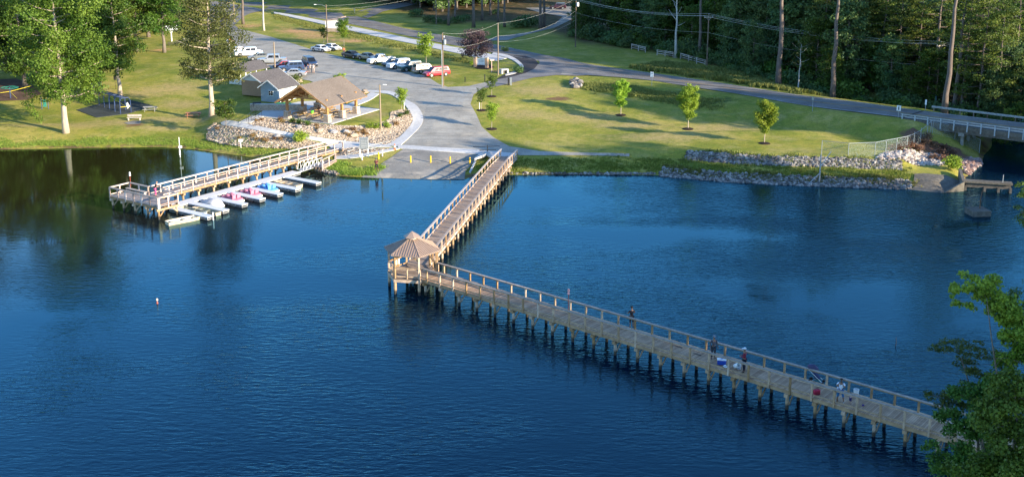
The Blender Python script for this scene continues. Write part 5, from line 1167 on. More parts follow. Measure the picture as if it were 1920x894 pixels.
for px,py,lb,cn in ((717,294,'white plastic post with brown foot behind the grass bollard',1),(679,301,'short white post at the right leg of the notice board',0)):
    t=thing('marker_pipe',lb,'post',G(px,py)); MB().tube([(0,0,-0.1),(0,0,0.95)],0.08,10).build('post',M_wpipe,t); MB().tube([(0,0,0.0),(0,0,0.08)],0.13,10).build('foot',M_pole,t)
q=G(740,281.5); t=thing('traffic_cone','orange and white traffic cone at the corner where the paths meet','cone',q)
MB().box((0,0,0.06),(0.42,0.42,0.05)).build('base',mat('cone_orange',(0.75,0.12,0.03),0.5),t)
MB().lathe((0,0,0.08),[(0.17,0),(0.12,0.32)],14).build('lower_body',mat('cone_orange',(0.75,0.12,0.03),0.5),t); MB().lathe((0,0,0.4),[(0.12,0),(0.08,0.25)],14).build('reflective_band',M_white,t); MB().lathe((0,0,0.65),[(0.08,0),(0.04,0.25)],14).build('tip',mat('cone_orange',(0.75,0.12,0.03),0.5),t)
# canoes on rack by the pier
def canoe(label,px,py,rz,m):
    q=G(px,py); t=thing('canoe',label,'canoe',(q.x,q.y,q.z+0.35),rz); rings=[]
    for x,w,h in ((-2.3,0.04,0.10),(-1.7,0.28,0.32),(-0.8,0.44,0.42),(0,0.47,0.44),(0.8,0.44,0.42),(1.7,0.28,0.32),(2.3,0.04,0.10)):
        rings.append([(x,-w,0),(x,-w*0.85,h*0.6),(x,-w*0.3,h),(x,w*0.3,h),(x,w*0.85,h*0.6),(x,w,0)])
    MB().loft(rings).build('hull',m,t,sm=True); MB().tube([(-2.2,0,0.13),(0,0,0.46),(2.2,0,0.13)],0.03,6).build('keel',M_galv,t)
    return t
canoe('upturned pale canoe, left of two, beside the short pier landing',905,298,R(62),mat('canoe_hull',(0.50,0.47,0.43),0.5,var=0.15))
canoe('upturned canoe half hidden by the short pier railing',918,297,R(108),mat('canoe_hull_grey',(0.40,0.40,0.39),0.5,var=0.15))
q=G(914,292); t=thing('canoe_rack','dark T shaped steel rack standing over the upturned canoes','rack',q)
MB().tube([(0,0,-0.1),(0,0,1.5)],0.06,8).build('post',M_black,t); MB().bar((-2.0,0,1.25),(1.7,0,1.35),0.08,0.08).build('arm',M_black,t); MB().bar((-1.1,-0.5,0.85),(1.2,-0.5,0.95),0.08,0.08).build('lower_arm',M_black,t)
t=thing('ramp_kerb','pale concrete kerb running down the right side of the boat ramp','kerb'); a=G(893,300); b=G(881,325)
MB().bar((a.x,a.y,a.z+0.08),(b.x,b.y,max(b.z,0)+0.05),0.22,0.3).build('kerb_block',M_conc,t)
# playground
M_pblue=mat('blue_steel',(0.035,0.06,0.14),0.4,var=0.1); M_tape=mat('yellow_tape',(0.75,0.62,0.03),0.5,var=0.05)
ws=[G(231,213),G(208,206)]
s0_=G(236,213); s1_=G(196,196); du=(s1_-s0_); du.z=0; LW=du.length; du.normalize(); dn=Vector((-du.y,du.x,0))
t=thing('climbing_frame','blue arched monkey bars wrapped in yellow tape on the rubber mat','climbing frame',(s0_.x,s0_.y,s0_.z+0.05),math.atan2(du.y,du.x))
nb=4
for k in range(nb+1):
    x=LW*k/nb; MB().tube([(x,-0.9,0),(x,-0.9,2.0),(x,-0.6,2.5),(x,0.6,2.5),(x,0.9,2.0),(x,0.9,0)],0.07,8).build('arch',M_pblue,t)
for s in (-0.55,0.55): MB().tube([(0,s,2.52),(LW,s,2.52)],0.055,8).build('long_rail',M_pblue,t)
mb=MB()
for k in range(int(LW/0.45)): MB().tube([(0.3+0.45*k,-0.55,2.5),(0.3+0.45*k,0.55,2.5)],0.025,6).build('rung',M_pblue,t)
def ribbon_tape(par,pts,name='tape'):
    mb=MB()
    for i in range(len(pts)-1): mb.bar(pts[i],pts[i+1],0.02,0.05)
    return mb.build(name,M_tape,par)
ribbon_tape(t,[(0,0.9,1.1),(0,-0.9,1.0),(LW*0.3,-0.95,0.8),(LW*0.55,-0.95,1.1),(LW,-0.95,1.6)])
mb=MB(); mb.blob((0,-0.4,1.2),(0.35,0.25,0.45),3,8,6,0.35); mb.build('bundled_cover',M_white,t)
q=G(20,185); t=thing('spinner','teal playground spinner with a blue post and yellow tape','playground spinner',q,0.3)
MB().tube([(0,0,0),(0,0,2.2)],0.10,8).build('post',M_pblue,t); M_teal=mat('teal_plastic',(0.02,0.16,0.13),0.4)
mb=MB(); pts=[(1.4*math.cos(a),1.4*math.sin(a),1.9) for a in np.linspace(0,2*PI,17)]; mb.tube(pts,0.06,6,cap=False); mb.build('ring',M_teal,t)
for k in range(6): a=k*PI/3; MB().bar((0,0,2.15),(1.4*math.cos(a),1.4*math.sin(a),1.9),0.1,0.06).build('spoke',M_teal,t)
ribbon_tape(t,[(-4,-1,1.0),(0,0,1.2),(3.2,2.2,1.7)]); ribbon_tape(t,[(0,0,1.2),(1.2,-1.5,0.2)])
q=G(85,205); t=thing('play_slide','teal playground panel half hidden behind the low branches of the big tree','playground slide',q,0.3)
MB().box((0,0,1.0),(0.5,0.1,1.2)).build('panel',M_teal,t)
for s in (-0.5,0.5): MB().tube([(s,0,0),(s,0,2.0)],0.06,8).build('post',M_pblue,t)
q=G(217,168); t=thing('hanging_feeder','small black box on a thin post beside a grove tree','post',q); MB().tube([(0,0,0),(0,0,1.9)],0.03,6).build('post',M_black,t); MB().box((0,0,2.1),(0.35,0.25,0.8)).build('box',M_black,t)
# flag among the leaves beside the shelter
q=G(432,110); hh=px_h(432,110,72); t=thing('flag_pole','white flagpole with a red, white and blue flag beside the open shelter','flagpole',q)
MB().tube([(0,0,0),(0,0,hh)],0.05,8).build('pole',M_white,t)
mb=MB(); mb.box((-0.35,0.0,hh-1.0),(0.5,0.03,1.6)); mb.build('flag_blue_white',mat('flag_blue',(0.30,0.36,0.55),0.7),t); MB().box((0.08,0,hh-0.75),(0.34,0.03,1.2)).build('flag_red',mat('flag_red',(0.65,0.06,0.05),0.7),t)
# white tank or pipe on the far left of the entrance
# rocks beside paths
for px,py,s,lb in ((668,268-0,0.0,''),):
    pass
M_boul=speck('boulder_stone',(0.30,0.22,0.16),(0.52,0.42,0.32),5,None,0.2,1.0); M_bgr=speck('grey_boulder',(0.22,0.21,0.21),(0.42,0.40,0.39),5,None,0.2,1.0)
for i,(px,py,r_,m_,lb) in enumerate([(626,249,0.75,M_bgr,'grey boulder in the rock bed below the pavilion front'),(600,247,0.7,M_boul,'tan boulder in the rock bed left of the grey boulder'),(560,240,0.6,M_bgr,'pale flat boulder among the rocks near the green clumps'),(664,256,0.75,M_boul,'pale flat boulder near the lower path edge'),(684,174,0.9,M_boul,'flat tan boulder in the grass behind the pavilion by the drive'),(520,258,0.6,M_bgr,'dark boulder in the middle of the left rock bed'),(649,249,0.7,M_bgr,'dark grey boulder left of the lamp pole in the rock bed')]):
    q=G(px,py); o=MB().blob((0,0,0.15),(r_,r_*0.7,r_*0.5),20+i,8,5,0.22).build('boulder',m_); o.location=q; o.rotation_euler=(0,0,i*1.3); tag(o,lb,'boulder')
# ------------------------------------------------------------------ vehicles
def paint(name,c,rough=0.28,metal=0.0):
    m,n,b=nodes(name); b.inputs['Base Color'].default_value=(*c,1); b.inputs['Roughness'].default_value=rough; b.inputs['Metallic'].default_value=metal
    b.inputs['Coat Weight'].default_value=0.4; b.inputs['Coat Roughness'].default_value=0.08
    tc=n.nodes.new('ShaderNodeTexCoord'); t=n.nodes.new('ShaderNodeTexNoise'); t.inputs['Scale'].default_value=3; n.links.new(tc.outputs['Object'],t.inputs[0])
    mr=n.nodes.new('ShaderNodeMapRange'); mr.inputs[3].default_value=rough*0.8; mr.inputs[4].default_value=rough*1.5; n.links.new(t.outputs[0],mr.inputs[0]); n.links.new(mr.outputs[0],b.inputs['Roughness']); return m
M_tyre=mat('tyre_rubber',(0.018,0.018,0.018),0.85,var=0.2); M_rim=mat('alloy_rim',(0.5,0.5,0.5),0.35,metal=0.7,var=0.1)
M_head=mat('headlight_glass',(0.75,0.75,0.72),0.15,var=0.05); M_tail=mat('tail_light_red',(0.45,0.02,0.02),0.25,var=0.05); M_trim=mat('black_trim',(0.025,0.025,0.027),0.5,var=0.1)
M_plate=mat('number_plate',(0.7,0.7,0.68),0.5,var=0.05)
CARS=dict(
 # L, W, belt profile [(x,z)], glass roof points (x0 base front, x1 top front, x2 top rear, x3 base rear), roof z, wheelbase
 sedan=dict(L=4.85,W=1.86,prof=[(-2.42,0.55,0.80),(-2.30,0.92,0.92),(-1.45,0.99,0.97),(0.0,0.95,1.0),(0.95,0.93,1.0),(1.9,0.80,0.96),(2.3,0.66,0.86),(2.42,0.50,0.74)],cab=(1.25,0.45,-0.85,-1.65),roof=1.43,wb=2.85,wr=0.34),
 hatch=dict(L=4.2,W=1.76,prof=[(-2.08,0.55,0.84),(-2.0,0.95,0.94),(-1.2,0.98,0.98),(0.0,0.94,1.0),(0.95,0.94,1.0),(1.65,0.80,0.94),(2.0,0.66,0.84),(2.1,0.50,0.72)],cab=(1.25,0.5,-1.2,-1.95),roof=1.48,wb=2.55,wr=0.32),
 suv=dict(L=4.9,W=1.93,prof=[(-2.44,0.60,0.90),(-2.38,1.12,0.96),(-1.3,1.13,0.99),(0.0,1.10,1.0),(1.05,1.10,1.0),(1.9,1.00,0.96),(2.34,0.90,0.88),(2.44,0.58,0.80)],cab=(1.15,0.55,-2.1,-2.36),roof=1.80,wb=2.9,wr=0.38),
 minivan=dict(L=5.05,W=1.98,prof=[(-2.52,0.58,0.90),(-2.46,1.05,0.96),(-1.3,1.08,0.99),(0.0,1.03,1.0),(1.35,1.02,1.0),(2.0,0.88,0.95),(2.4,0.72,0.84),(2.52,0.52,0.72)],cab=(1.75,0.75,-2.15,-2.44),roof=1.76,wb=3.0,wr=0.35),
 pickup=dict(L=5.7,W=1.98,prof=[(-2.85,0.60,0.94),(-2.80,1.08,0.96),(-1.3,1.10,0.99),(0.0,1.10,1.0),(1.2,1.13,1.0),(2.2,1.08,0.97),(2.76,0.98,0.92),(2.86,0.62,0.86)],cab=(1.35,0.75,-0.55,-0.72),roof=1.86,wb=3.55,wr=0.40,bed=(-2.74,-0.82)),
)
def vehicle(kind,label,loc,rz,mp,cat,name=None,crew=False,lid=None,extras=None):
    S=CARS[kind]; t=thing(name or kind,label,cat,loc,rz); W=S['W']/2
    rings=[]
    for x,zb,f in S['prof']:
        lo=0.30 if abs(x)>1.0 else 0.26; w=W*f
        rings.append([(x,-w*0.90,lo),(x,-w*0.99,lo+0.14),(x,-w,zb*0.68),(x,-w*0.975,zb-0.10),(x,-w*0.90,zb),(x,0,zb+0.035),(x,w*0.90,zb),(x,w*0.975,zb-0.10),(x,w,zb*0.68),(x,w*0.99,lo+0.14),(x,w*0.90,lo)])
    bed=S.get('bed')
    b=MB()
    if bed:
        zb=1.10; k=[r for r,p in zip(rings,S['prof']) if p[0]>bed[1]-0.01]
        first=[(bed[1],v[1],v[2]) for v in k[0]]; b.loft([first]+k); 
        lowr=[]
        for x,f in ((-2.85,0.93),(-2.78,0.96),(bed[1]+0.02,1.0)):
            w=W*f; lowr.append([(x,-w*0.92,0.45),(x,-w,0.60),(x,-w*0.99,0.78),(x,w*0.99,0.78),(x,w,0.60),(x,w*0.92,0.45)])
        b.loft(lowr); 
        for s in (-1,1): b.box(((-2.8+bed[1])/2,s*(W*0.98-0.05),0.93),(bed[1]+2.8,0.09,0.34))
        b.box((-2.78,0,0.93),(0.08,W*1.84,0.34)); 
    else: b.loft(rings)
    b.build('body',mp,t,sm=False,bevel=0.0)
    for m in [t.children[-1].data]:
        for p in m.polygons: p.use_smooth=False
    c0,c1,c2,c3=S['cab']; 
    if crew: c2-=1.0; c3-=1.0
    bz=np.interp((c0+c3)/2,[p[0] for p in S['prof']],[p[1] for p in S['prof']])-0.02; rz_=S['roof']; wb_,wt=W*0.90,W*0.70
    def zb(x): return float(np.interp(x,[p[0] for p in S['prof']],[p[1] for p in S['prof']]))
    # greenhouse: painted shell with dark windows proud of it
    cab=MB(); base=[(c0,-wb_*0.97,zb(c0)-0.03),(c0,wb_*0.97,zb(c0)-0.03),(c3,wb_*0.95,zb(c3)-0.03),(c3,-wb_*0.95,zb(c3)-0.03)]
    top=[(c1,-wt,rz_-0.06),(c1,wt,rz_-0.06),(c2,wt*0.98,rz_-0.05),(c2,-wt*0.98,rz_-0.05)]
    cab.loft([base,top],caps=True); cab.box(((c1+c2)/2,0,rz_-0.03),(c1-c2+0.02,wt*1.96,0.05)); ro=cab.build('roof',mp,t,bevel=0.015)
    def bil(a,b,c,d,u,v): a,b,c,d=map(Vector,(a,b,c,d)); return (a*(1-u)+b*u)*(1-v)+(d*(1-u)+c*u)*v
    def pane(a,b,c,d,u0,u1,v0,v1,nm,off=0.012):
        P=[bil(a,b,c,d,u,v) for u,v in ((u0,v0),(u1,v0),(u1,v1),(u0,v1))]; n=(P[1]-P[0]).cross(P[3]-P[0]).normalized(); ctr=Vector(((c0+c3)/2,0,1.3))
        if n.dot(P[0]-ctr)<0: n=-n
        MB().quad(*[tuple(p+n*off) for p in P]).build(nm,M_glass,t)
    pane(base[0],base[1],top[1],top[0],0.06,0.94,0.10,0.92,'windscreen'); pane(base[3],base[2],top[2],top[3],0.10,0.90,0.18,0.88,'rear_window')
    ns=2 if (kind=='pickup' and not crew) else 3
    if kind=='pickup': ns=1 if not crew else 2
    for s,(a,b_,c,d) in ((-1,(base[0],base[3],top[3],top[0])),(1,(base[1],base[2],top[2],top[1]))):
        for i in range(ns): pane(a,b_,c,d,0.13+0.82*i/ns if i else 0.16,0.13+0.82*(i+1)/ns-0.03,0.20,0.86,'side_window')
    hx=S['L']/2; wr=S['wr']
    for sx in (1,-1):
        for sy in (-1,1):
            x=sx*S['wb']/2+(0.05 if sx>0 else 0.0); y=sy*(W-0.10)
            wh=MB(); wh.tube([(x,y-0.115,wr),(x,y+0.115,wr)],wr,18); w_=wh.build('wheel',M_tyre,t)
            yy=sy*(W+0.020); MB().tube([(x,yy-0.004*sy,wr),(x,yy,wr)],wr*0.62,14).build('rim',M_rim,w_)
            ar=MB(); ar.tube([(x,sy*(W*0.985)-0.02,wr+0.03),(x,sy*(W*0.985)+0.02,wr+0.03)],wr+0.07,18); ar.build('wheel_arch',M_trim,t)
    fr=S['prof'][-2]; rr=S['prof'][1]
    for s in (-1,1):
        MB().box((hx-0.16,s*W*fr[2]*0.74,fr[1]-0.10),(0.16,0.34,0.14),0).build('headlight',M_head,t,bevel=0.01)
        MB().box((-hx+0.06,s*W*rr[2]*0.80,rr[1]-0.16),(0.10,0.24,0.22 if kind in('suv','minivan','pickup') else 0.14)).build('tail_light',M_tail,t,bevel=0.01)
        MB().box((c0-0.42,s*(W+0.06),zb(c0)+0.06),(0.12,0.18,0.14)).build('mirror',mp if kind!='pickup' else M_trim,t,bevel=0.02)
    MB().box((hx-0.03,0,0.60),(0.06,W*0.95,0.18)).build('grille',M_trim,t); MB().box((hx-0.02,0,0.40),(0.10,W*1.55,0.14)).build('front_bumper',M_trim if kind!='pickup' else M_rim,t,bevel=0.02)
    MB().box((-hx+0.02,0,0.46),(0.10,W*1.6,0.18)).build('rear_bumper',mp if kind!='pickup' else M_rim,t,bevel=0.02); MB().box((-hx-0.035,0,0.62),(0.02,0.32,0.16)).build('number_plate',M_plate,t)
    if bed: MB().box(((bed[0]+bed[1])/2,0,0.80),(bed[1]-bed[0],W*1.75,0.03)).build('bed_floor',M_trim,t)
    if lid: MB().box(((bed[0]+bed[1])/2,0,1.12),(bed[1]-bed[0]+0.04,W*1.92,0.05)).build('bed_cover',lid,t)
    if extras: extras(t,S)
    for ch in t.children:
        if ch.name.split('.')[0] in('body',):
            pass
    return t
P_white=paint('white_car_paint',(0.78,0.78,0.78)); P_silv=paint('silver_car_paint',(0.42,0.43,0.45),0.3,0.5); P_gold=paint('beige_car_paint',(0.40,0.35,0.28),0.3,0.4)
P_dark=paint('dark_grey_car_paint',(0.035,0.04,0.045)); P_navy=paint('dark_blue_car_paint',(0.02,0.045,0.11)); P_red=paint('red_car_paint',(0.50,0.015,0.03)); P_green=paint('dark_green_car_paint',(0.015,0.06,0.06)); P_grey=paint('grey_green_car_paint',(0.14,0.15,0.145)); P_mar=paint('maroon_car_paint',(0.035,0.008,0.012)); P_dred=paint('dull_red_car_paint',(0.28,0.03,0.03))
def police(t,S):
    W=S['W']/2
    for s in (-1,1):
        st=MB(); st.quad((1.5,s*(W*0.985+0.012),0.72),(-0.2,s*(W+0.012),0.60),(-1.7,s*(W*0.98+0.014),0.86),(-1.7,s*(W*0.975+0.014),0.90),(-0.2,s*(W+0.014),0.70),(1.5,s*(W*0.985+0.012),0.78)); st.build('side_stripe',mat('maroon_stripe',(0.10,0.02,0.05),0.4),t)
        st=MB(); st.quad((0.6,s*(W+0.014),0.45),(0.2,s*(W+0.014),0.42),(0.2,s*(W+0.014),0.66),(0.6,s*(W+0.014),0.68)); st.build('door_emblem',mat('maroon_stripe',(0.10,0.02,0.05),0.4),t)
def rack(t,S):
    for s in (-0.5,0.5): MB().bar((0.3,s,S['roof']+0.06),(-1.9,s,S['roof']+0.06),0.05,0.05).build('roof_rail',M_trim,t)
def V(kind,px,py,deg,mp,label,cat,**k):
    q=G(px,py,0.055); return vehicle(kind,label,q,R(deg),mp,cat,**k)
# long row backed against the grass
V('minivan',818,143.5,-145,P_red,'bright red minivan at the right end of the long row beside the utility pole','minivan',name='minivan')
V('suv',797,137,35,P_gold,'beige off-road wagon parked between the red minivan and the dark green pickup','car',name='suv_car',extras=rack)
V('pickup',773,133,-145,P_green,'dark green pickup truck between the big white pickup and the beige wagon','pickup truck',name='pickup_truck',crew=True)
V('pickup',752,128.5,-145,P_white,'big white crew cab pickup truck in the middle of the long row','pickup truck',name='pickup_truck',crew=True)
V('hatch',736,125,-145,P_dark,'dark small car almost hidden between the two white pickup trucks','car',name='parked_car')
V('pickup',715,119.5,-145,P_white,'white single cab pickup truck with a long open bed beside the beige saloon','pickup truck',name='pickup_truck')
V('sedan',690,113,-40,P_gold,'beige saloon car with red tail lights between the dark saloon and the white pickup','car',name='parked_car')
V('sedan',660,109,-40,P_dark,'dark grey saloon car at the left end of the long row','car',name='parked_car')
V('sedan',623,95,-40,P_white,'white police car standing farther back under the street lamp','police car',name='police_car',extras=police)
V('sedan',602,97.5,-38,P_white,'white police car with dark side stripe, nearer to the middle of the car park','police car',name='police_car',extras=police)
V('minivan',581,124,-62,P_navy,'dark blue minivan parked alone facing the three standing people','minivan',name='minivan')
# group by the sheds
V('sedan',550,144,-179,P_silv,'silver saloon car nearest the low tan stone wall','car',name='parked_car')
V('suv',546,134,-160,P_navy,'dark blue estate car with a painted white roof reflection just behind the silver saloon','car',name='suv_car',extras=lambda t,S:MB().box((-0.8,0,S['roof']+0.01),(2.4,1.2,0.03)).build('roof_reflection',P_white,t))  # white panel paints the reflection seen on the blue roof
V('hatch',533,129,-160,P_dred,'dull red hatchback behind the blue estate car','car',name='parked_car')
V('pickup',510,120,-172,P_silv,'silver crew cab pickup truck behind the wooden pole','pickup truck',name='pickup_truck',crew=True,lid=P_silv)
V('sedan',487,113,-160,P_grey,'grey green saloon car between the silver pickup and the white pickup near the tree','car',name='parked_car')
V('pickup',466,106,-158,P_white,'white pickup truck catching the sun near the leaves of the tall olive tree','pickup truck',name='pickup_truck',crew=True)
V('sedan',446,101,-150,P_white,'white car partly hidden behind the leaves at the left end of the car group','car',name='parked_car')
V('suv',1046,18,178,P_mar,'dark maroon car on the shaded driveway in the forest','car',name='suv_car')
# white vehicle bits seen through the grove
V('sedan',195,33,170,P_white,'white car glimpsed between the grove trunks at the left','car',name='parked_car')
# ------------------------------------------------------------------ people
def skin_mesh(name,segs,m,par,sub=2):
    """segs: list of chains, each a list of (x,y,z,r); chains share joints given by equal coordinates"""
    bm=bmesh.new(); lay=bm.verts.layers.skin.verify(); idx={}
    for ch in segs:
        prev=None
        for x,y,z,r in ch:
            key=(round(x,4),round(y,4),round(z,4))
            if key not in idx:
                v=bm.verts.new((x,y,z)); rr=r if isinstance(r,tuple) else (r,r); v[lay].radius=rr; idx[key]=v
            v=idx[key]
            if prev is not None and prev is not v and bm.edges.get((prev,v)) is None: bm.edges.new((prev,v))
            prev=v
    # one root per connected chain
    seen=set(); bm.verts.ensure_lookup_table()
    for v in bm.verts:
        if v in seen: continue
        v[lay].use_root=True; st=[v]
        while st:
            a=st.pop()
            if a in seen: continue
            seen.add(a); st+=[e.other_vert(a) for e in a.link_edges]
    me=bpy.data.meshes.new(name+'_skeleton'); bm.to_mesh(me); bm.free(); tmp=bpy.data.objects.new(name+'_skeleton',me); COL.objects.link(tmp)
    sk=tmp.modifiers.new('s','SKIN'); sk.use_smooth_shade=True; sb=tmp.modifiers.new('b','SUBSURF'); sb.levels=sub; sb.render_levels=sub
    dg=bpy.context.evaluated_depsgraph_get(); out=bpy.data.meshes.new_from_object(tmp.evaluated_get(dg)); out.name=name
    bpy.data.objects.remove(tmp); bpy.data.meshes.remove(me); out.materials.clear(); out.materials.append(m)
    for p in out.polygons: p.use_smooth=True
    o=bpy.data.objects.new(name,out); COL.objects.link(o)
    if par: o.parent=par
    return o
M_skin=mat('skin_light',(0.45,0.27,0.19),0.55,var=0.06); M_skind=mat('skin_brown',(0.22,0.115,0.07),0.55,var=0.06)
def lerp3(a,b,t): return tuple(a[i]+(b[i]-a[i])*t for i in range(3))
def person(label,loc,rz,top=(0.02,0.02,0.03),bottom=(0.02,0.02,0.03),skin=None,h=1.75,arms='down',legs='stand',shorts=False,hair=(0.02,0.015,0.01),hat=None,long_sleeve=False,shoes=(0.03,0.03,0.03),lean=0.0,coat=False,child=False):
    skin=skin or M_skin; t=thing('person',label,'person',loc,rz); k=h/1.75; t.scale=(k,k,k)
    hipz=0.93; drop=0.0
    if legs=='stand': L=[((-0.10,0,0.90),(-0.12,0.02,0.48),(-0.13,-0.03,0.08),(-0.14,0.14,0.035)),((0.10,0,0.90),(0.13,0.03,0.48),(0.15,0.0,0.08),(0.17,0.17,0.035))]
    elif legs=='wide': L=[((-0.10,0,0.90),(-0.18,0.03,0.48),(-0.22,-0.02,0.08),(-0.24,0.15,0.035)),((0.10,0,0.90),(0.17,0.03,0.48),(0.22,0.0,0.08),(0.25,0.17,0.035))]
    elif legs=='walk': L=[((-0.10,0,0.90),(-0.11,0.16,0.50),(-0.12,0.10,0.09),(-0.12,0.28,0.04)),((0.10,0,0.90),(0.11,0.0,0.48),(0.12,-0.22,0.12),(0.12,-0.07,0.04))]
    elif legs=='sit': drop=-0.42; L=[((-0.11,0,0.50),(-0.14,0.42,0.52),(-0.14,0.46,0.10),(-0.14,0.62,0.04)),((0.11,0,0.50),(0.14,0.42,0.52),(0.14,0.40,0.10),(0.14,0.56,0.04))]
    lx=lean
    pel=(0,0,0.96+drop); wa=(0,0.02+lx*0.2,1.10+drop); che=(0,0.02+lx*0.6,1.30+drop); nk=(0,0.0+lx,1.47+drop); hd0=(0,0.02+lx*1.1,1.53+drop); 
    head=[(0,0.03+lx*1.2,1.585+drop,(0.072,0.080)),(0,0.035+lx*1.25,1.66+drop,(0.080,0.098)),(0,0.02+lx*1.25,1.72+drop,(0.060,0.075))]
    sh=[(s*0.19,0.0+lx*0.9,1.42+drop) for s in (-1,1)]
    if arms=='down': el=[(s*0.27,-0.02+lx*0.7,1.14+drop) for s in (-1,1)]; wr=[(s*0.29,0.08+lx*0.6,0.90+drop) for s in (-1,1)]
    elif arms=='front': el=[(s*0.27,0.03+lx*0.7,1.15+drop) for s in (-1,1)]; wr=[(s*0.10,0.27+lx*0.7,1.14+drop) for s in (-1,1)]
    elif arms=='face': el=[(s*0.29,0.16+lx*0.7,1.20+drop) for s in (-1,1)]; wr=[(s*0.09,0.20+lx,1.46+drop) for s in (-1,1)]
    elif arms=='rail': el=[(s*0.27,0.08+lx*0.7,1.18+drop) for s in (-1,1)]; wr=[(s*0.22,0.36+lx*0.7,1.12+drop) for s in (-1,1)]
    elif arms=='cross': el=[(s*0.26,0.06+lx,1.18+drop) for s in (-1,1)]; wr=[(s*-0.04,0.20+lx,1.16+drop+s*0.02) for s in (-1,1)]
    elif arms=='out': el=[(-0.42,0.0,1.30+drop),(0.27,0.0,1.15+drop)]; wr=[(-0.62,0.1,1.38+drop),(0.30,0.12,0.92+drop)]
    segs=[[(*pel,(0.14,0.10)),(*wa,(0.125,0.09)),(*che,(0.15,0.10)),(*nk,0.055),(*hd0,0.05)]+[head[0],head[1],head[2]]]
    fr=1.0
    for i,s in ((0,-1),(1,1)):
        segs.append([(*che,(0.15,0.10)),(*sh[i],0.055),(*el[i],0.042),(*wr[i],0.028)])
        w_=Vector(wr[i]); d=(w_-Vector(el[i])).normalized(); side=Vector((0,0,1)).cross(d); side=side.normalized() if side.length>0.1 else Vector((0,1,0))
        palm=w_+d*0.07; segs[-1].append((*palm,(0.036,0.018)))
        for f,(o_,l_) in enumerate(((-0.028,0.066),(-0.010,0.078),(0.010,0.074),(0.027,0.058))):
            a=palm+side*o_; b=a+d*l_*0.55+Vector((0,0,-0.008)); c=a+d*l_*0.9+Vector((0,0,-0.028))
            segs.append([(*a,0.010),(*b,0.0085),(*c,0.007)])
        a=w_+d*0.03+side*(-s*0.03); segs.append([(*a,0.011),(*(a+side*(-s*0.028)+d*0.03),0.010),(*(a+side*(-s*0.035)+d*0.058),0.008)])
        segs.append([(*pel,(0.14,0.10)),(*L[i][0],0.09),(*L[i][1],0.058),(*L[i][2],0.042),(*L[i][3],0.035)])
    bd=skin_mesh('body',segs,skin,t,1)
    # face
    hc=Vector((0,head[1][1],head[1][2]))
    mb=MB(); mb.blob((0,hc.y+0.105,hc.z-0.005),(0.014,0.022,0.024),1,6,4,0.05); mb.build('nose',skin,t,sm=True)
    for s in (-1,1):
        MB().blob((s*0.032,hc.y+0.088,hc.z+0.022),(0.013,0.01,0.009),2,6,4,0).build('eye',M_white,t); MB().blob((s*0.084,hc.y-0.005,hc.z),(0.012,0.022,0.032),3,6,4,0).build('ear',skin,t)
    MB().box((0,hc.y+0.09,hc.z-0.045),(0.045,0.01,0.010)).build('mouth',mat('lips',(0.25,0.09,0.08),0.6),t)
    hm=mat('hair_%02d%02d'%(int(hair[0]*99),int(hair[1]*99)),hair,0.8,var=0.2)
    if hat is None or True:
        MB().lathe((0,hc.y-0.012,hc.z-0.01),[(0.088,0),(0.096,0.05),(0.085,0.10),(0.05,0.125),(0.01,0.13)],12).build('hair',hm,t,sm=True)
    if hat:
        hmm=mat('hat_%02d%02d'%(int(hat[0]*99),int(hat[2]*99)),hat,0.7,var=0.05); mb=MB(); mb.lathe((0,hc.y-0.01,hc.z+0.035),[(0.103,0),(0.105,0.05),(0.08,0.095),(0.02,0.115)],14); mb.box((0,hc.y+0.13,hc.z+0.045),(0.15,0.14,0.015)); mb.build('cap',hmm,t)
    def cm(c,n): return mat('%s_%02d_%02d_%02d'%(n,int(c[0]*99),int(c[1]*99),int(c[2]*99)),c,0.85,var=0.12,scale=6)
    tm=cm(top,'cloth'); g=0.018
    dn=0.80 if not coat else 0.62
    cs=[[(*((0,0,dn+drop) if legs!='sit' else (0,0,0.50)),(0.165,0.125)),(*pel,(0.158,0.118)),(*wa,(0.145,0.108)),(*che,(0.168,0.118)),(0,0.0+lx*0.95,1.42+drop,(0.12,0.09))]]
    for i in (0,1):
        if long_sleeve or coat: cs.append([(*che,(0.168,0.118)),(*sh[i],0.075),(*el[i],0.058),(*lerp3(el[i],wr[i],0.92),0.042)])
        else: cs.append([(*che,(0.168,0.118)),(*sh[i],0.075),(*lerp3(sh[i],el[i],0.7),0.062)])
    skin_mesh('shirt' if not coat else 'coat',cs,tm,t,1)
    bs=[]
    for i in (0,1):
        e=lerp3(L[i][1],L[i][2],0.05) if shorts else lerp3(L[i][1],L[i][2],0.88)
        ch=[(*pel,(0.150,0.112)),(*L[i][0],0.108),(*L[i][1],0.078)]
        if shorts: ch.append((*lerp3(L[i][1],L[i][2],0.12),0.076))
        else: ch.append((*e,0.060))
        bs.append(ch)
    skin_mesh('shorts' if shorts else 'trousers',bs,cm(bottom,'cloth'),t,1)
    for i in (0,1):
        a,b=Vector(L[i][2]),Vector(L[i][3]); sgm=[[(a.x,a.y-0.04,0.05,0.046),(b.x,(a.y+b.y)/2,0.048,0.047),(b.x,b.y,0.04,0.040)]]; skin_mesh('shoe',sgm,cm(shoes,'shoe'),t,1)
    return t
def onpier(px,py): x,y=un(px,py,DZ); return (x,y,DZ+0.01)
fx=ANG_L
person('person in black clothes leaning over the far rail of the long pier',onpier(1184,614),R(20),top=(0.012,0.013,0.02),bottom=(0.012,0.013,0.02),skin=M_skind,arms='rail',shorts=True,h=1.80)
person('person in a long grey coat and cap standing left of the blue cool box',onpier(1337,672),R(200),top=(0.075,0.07,0.085),bottom=(0.03,0.035,0.045),skin=M_skind,coat=True,hat=(0.15,0.18,0.22),h=1.82,shoes=(0.04,0.06,0.08))
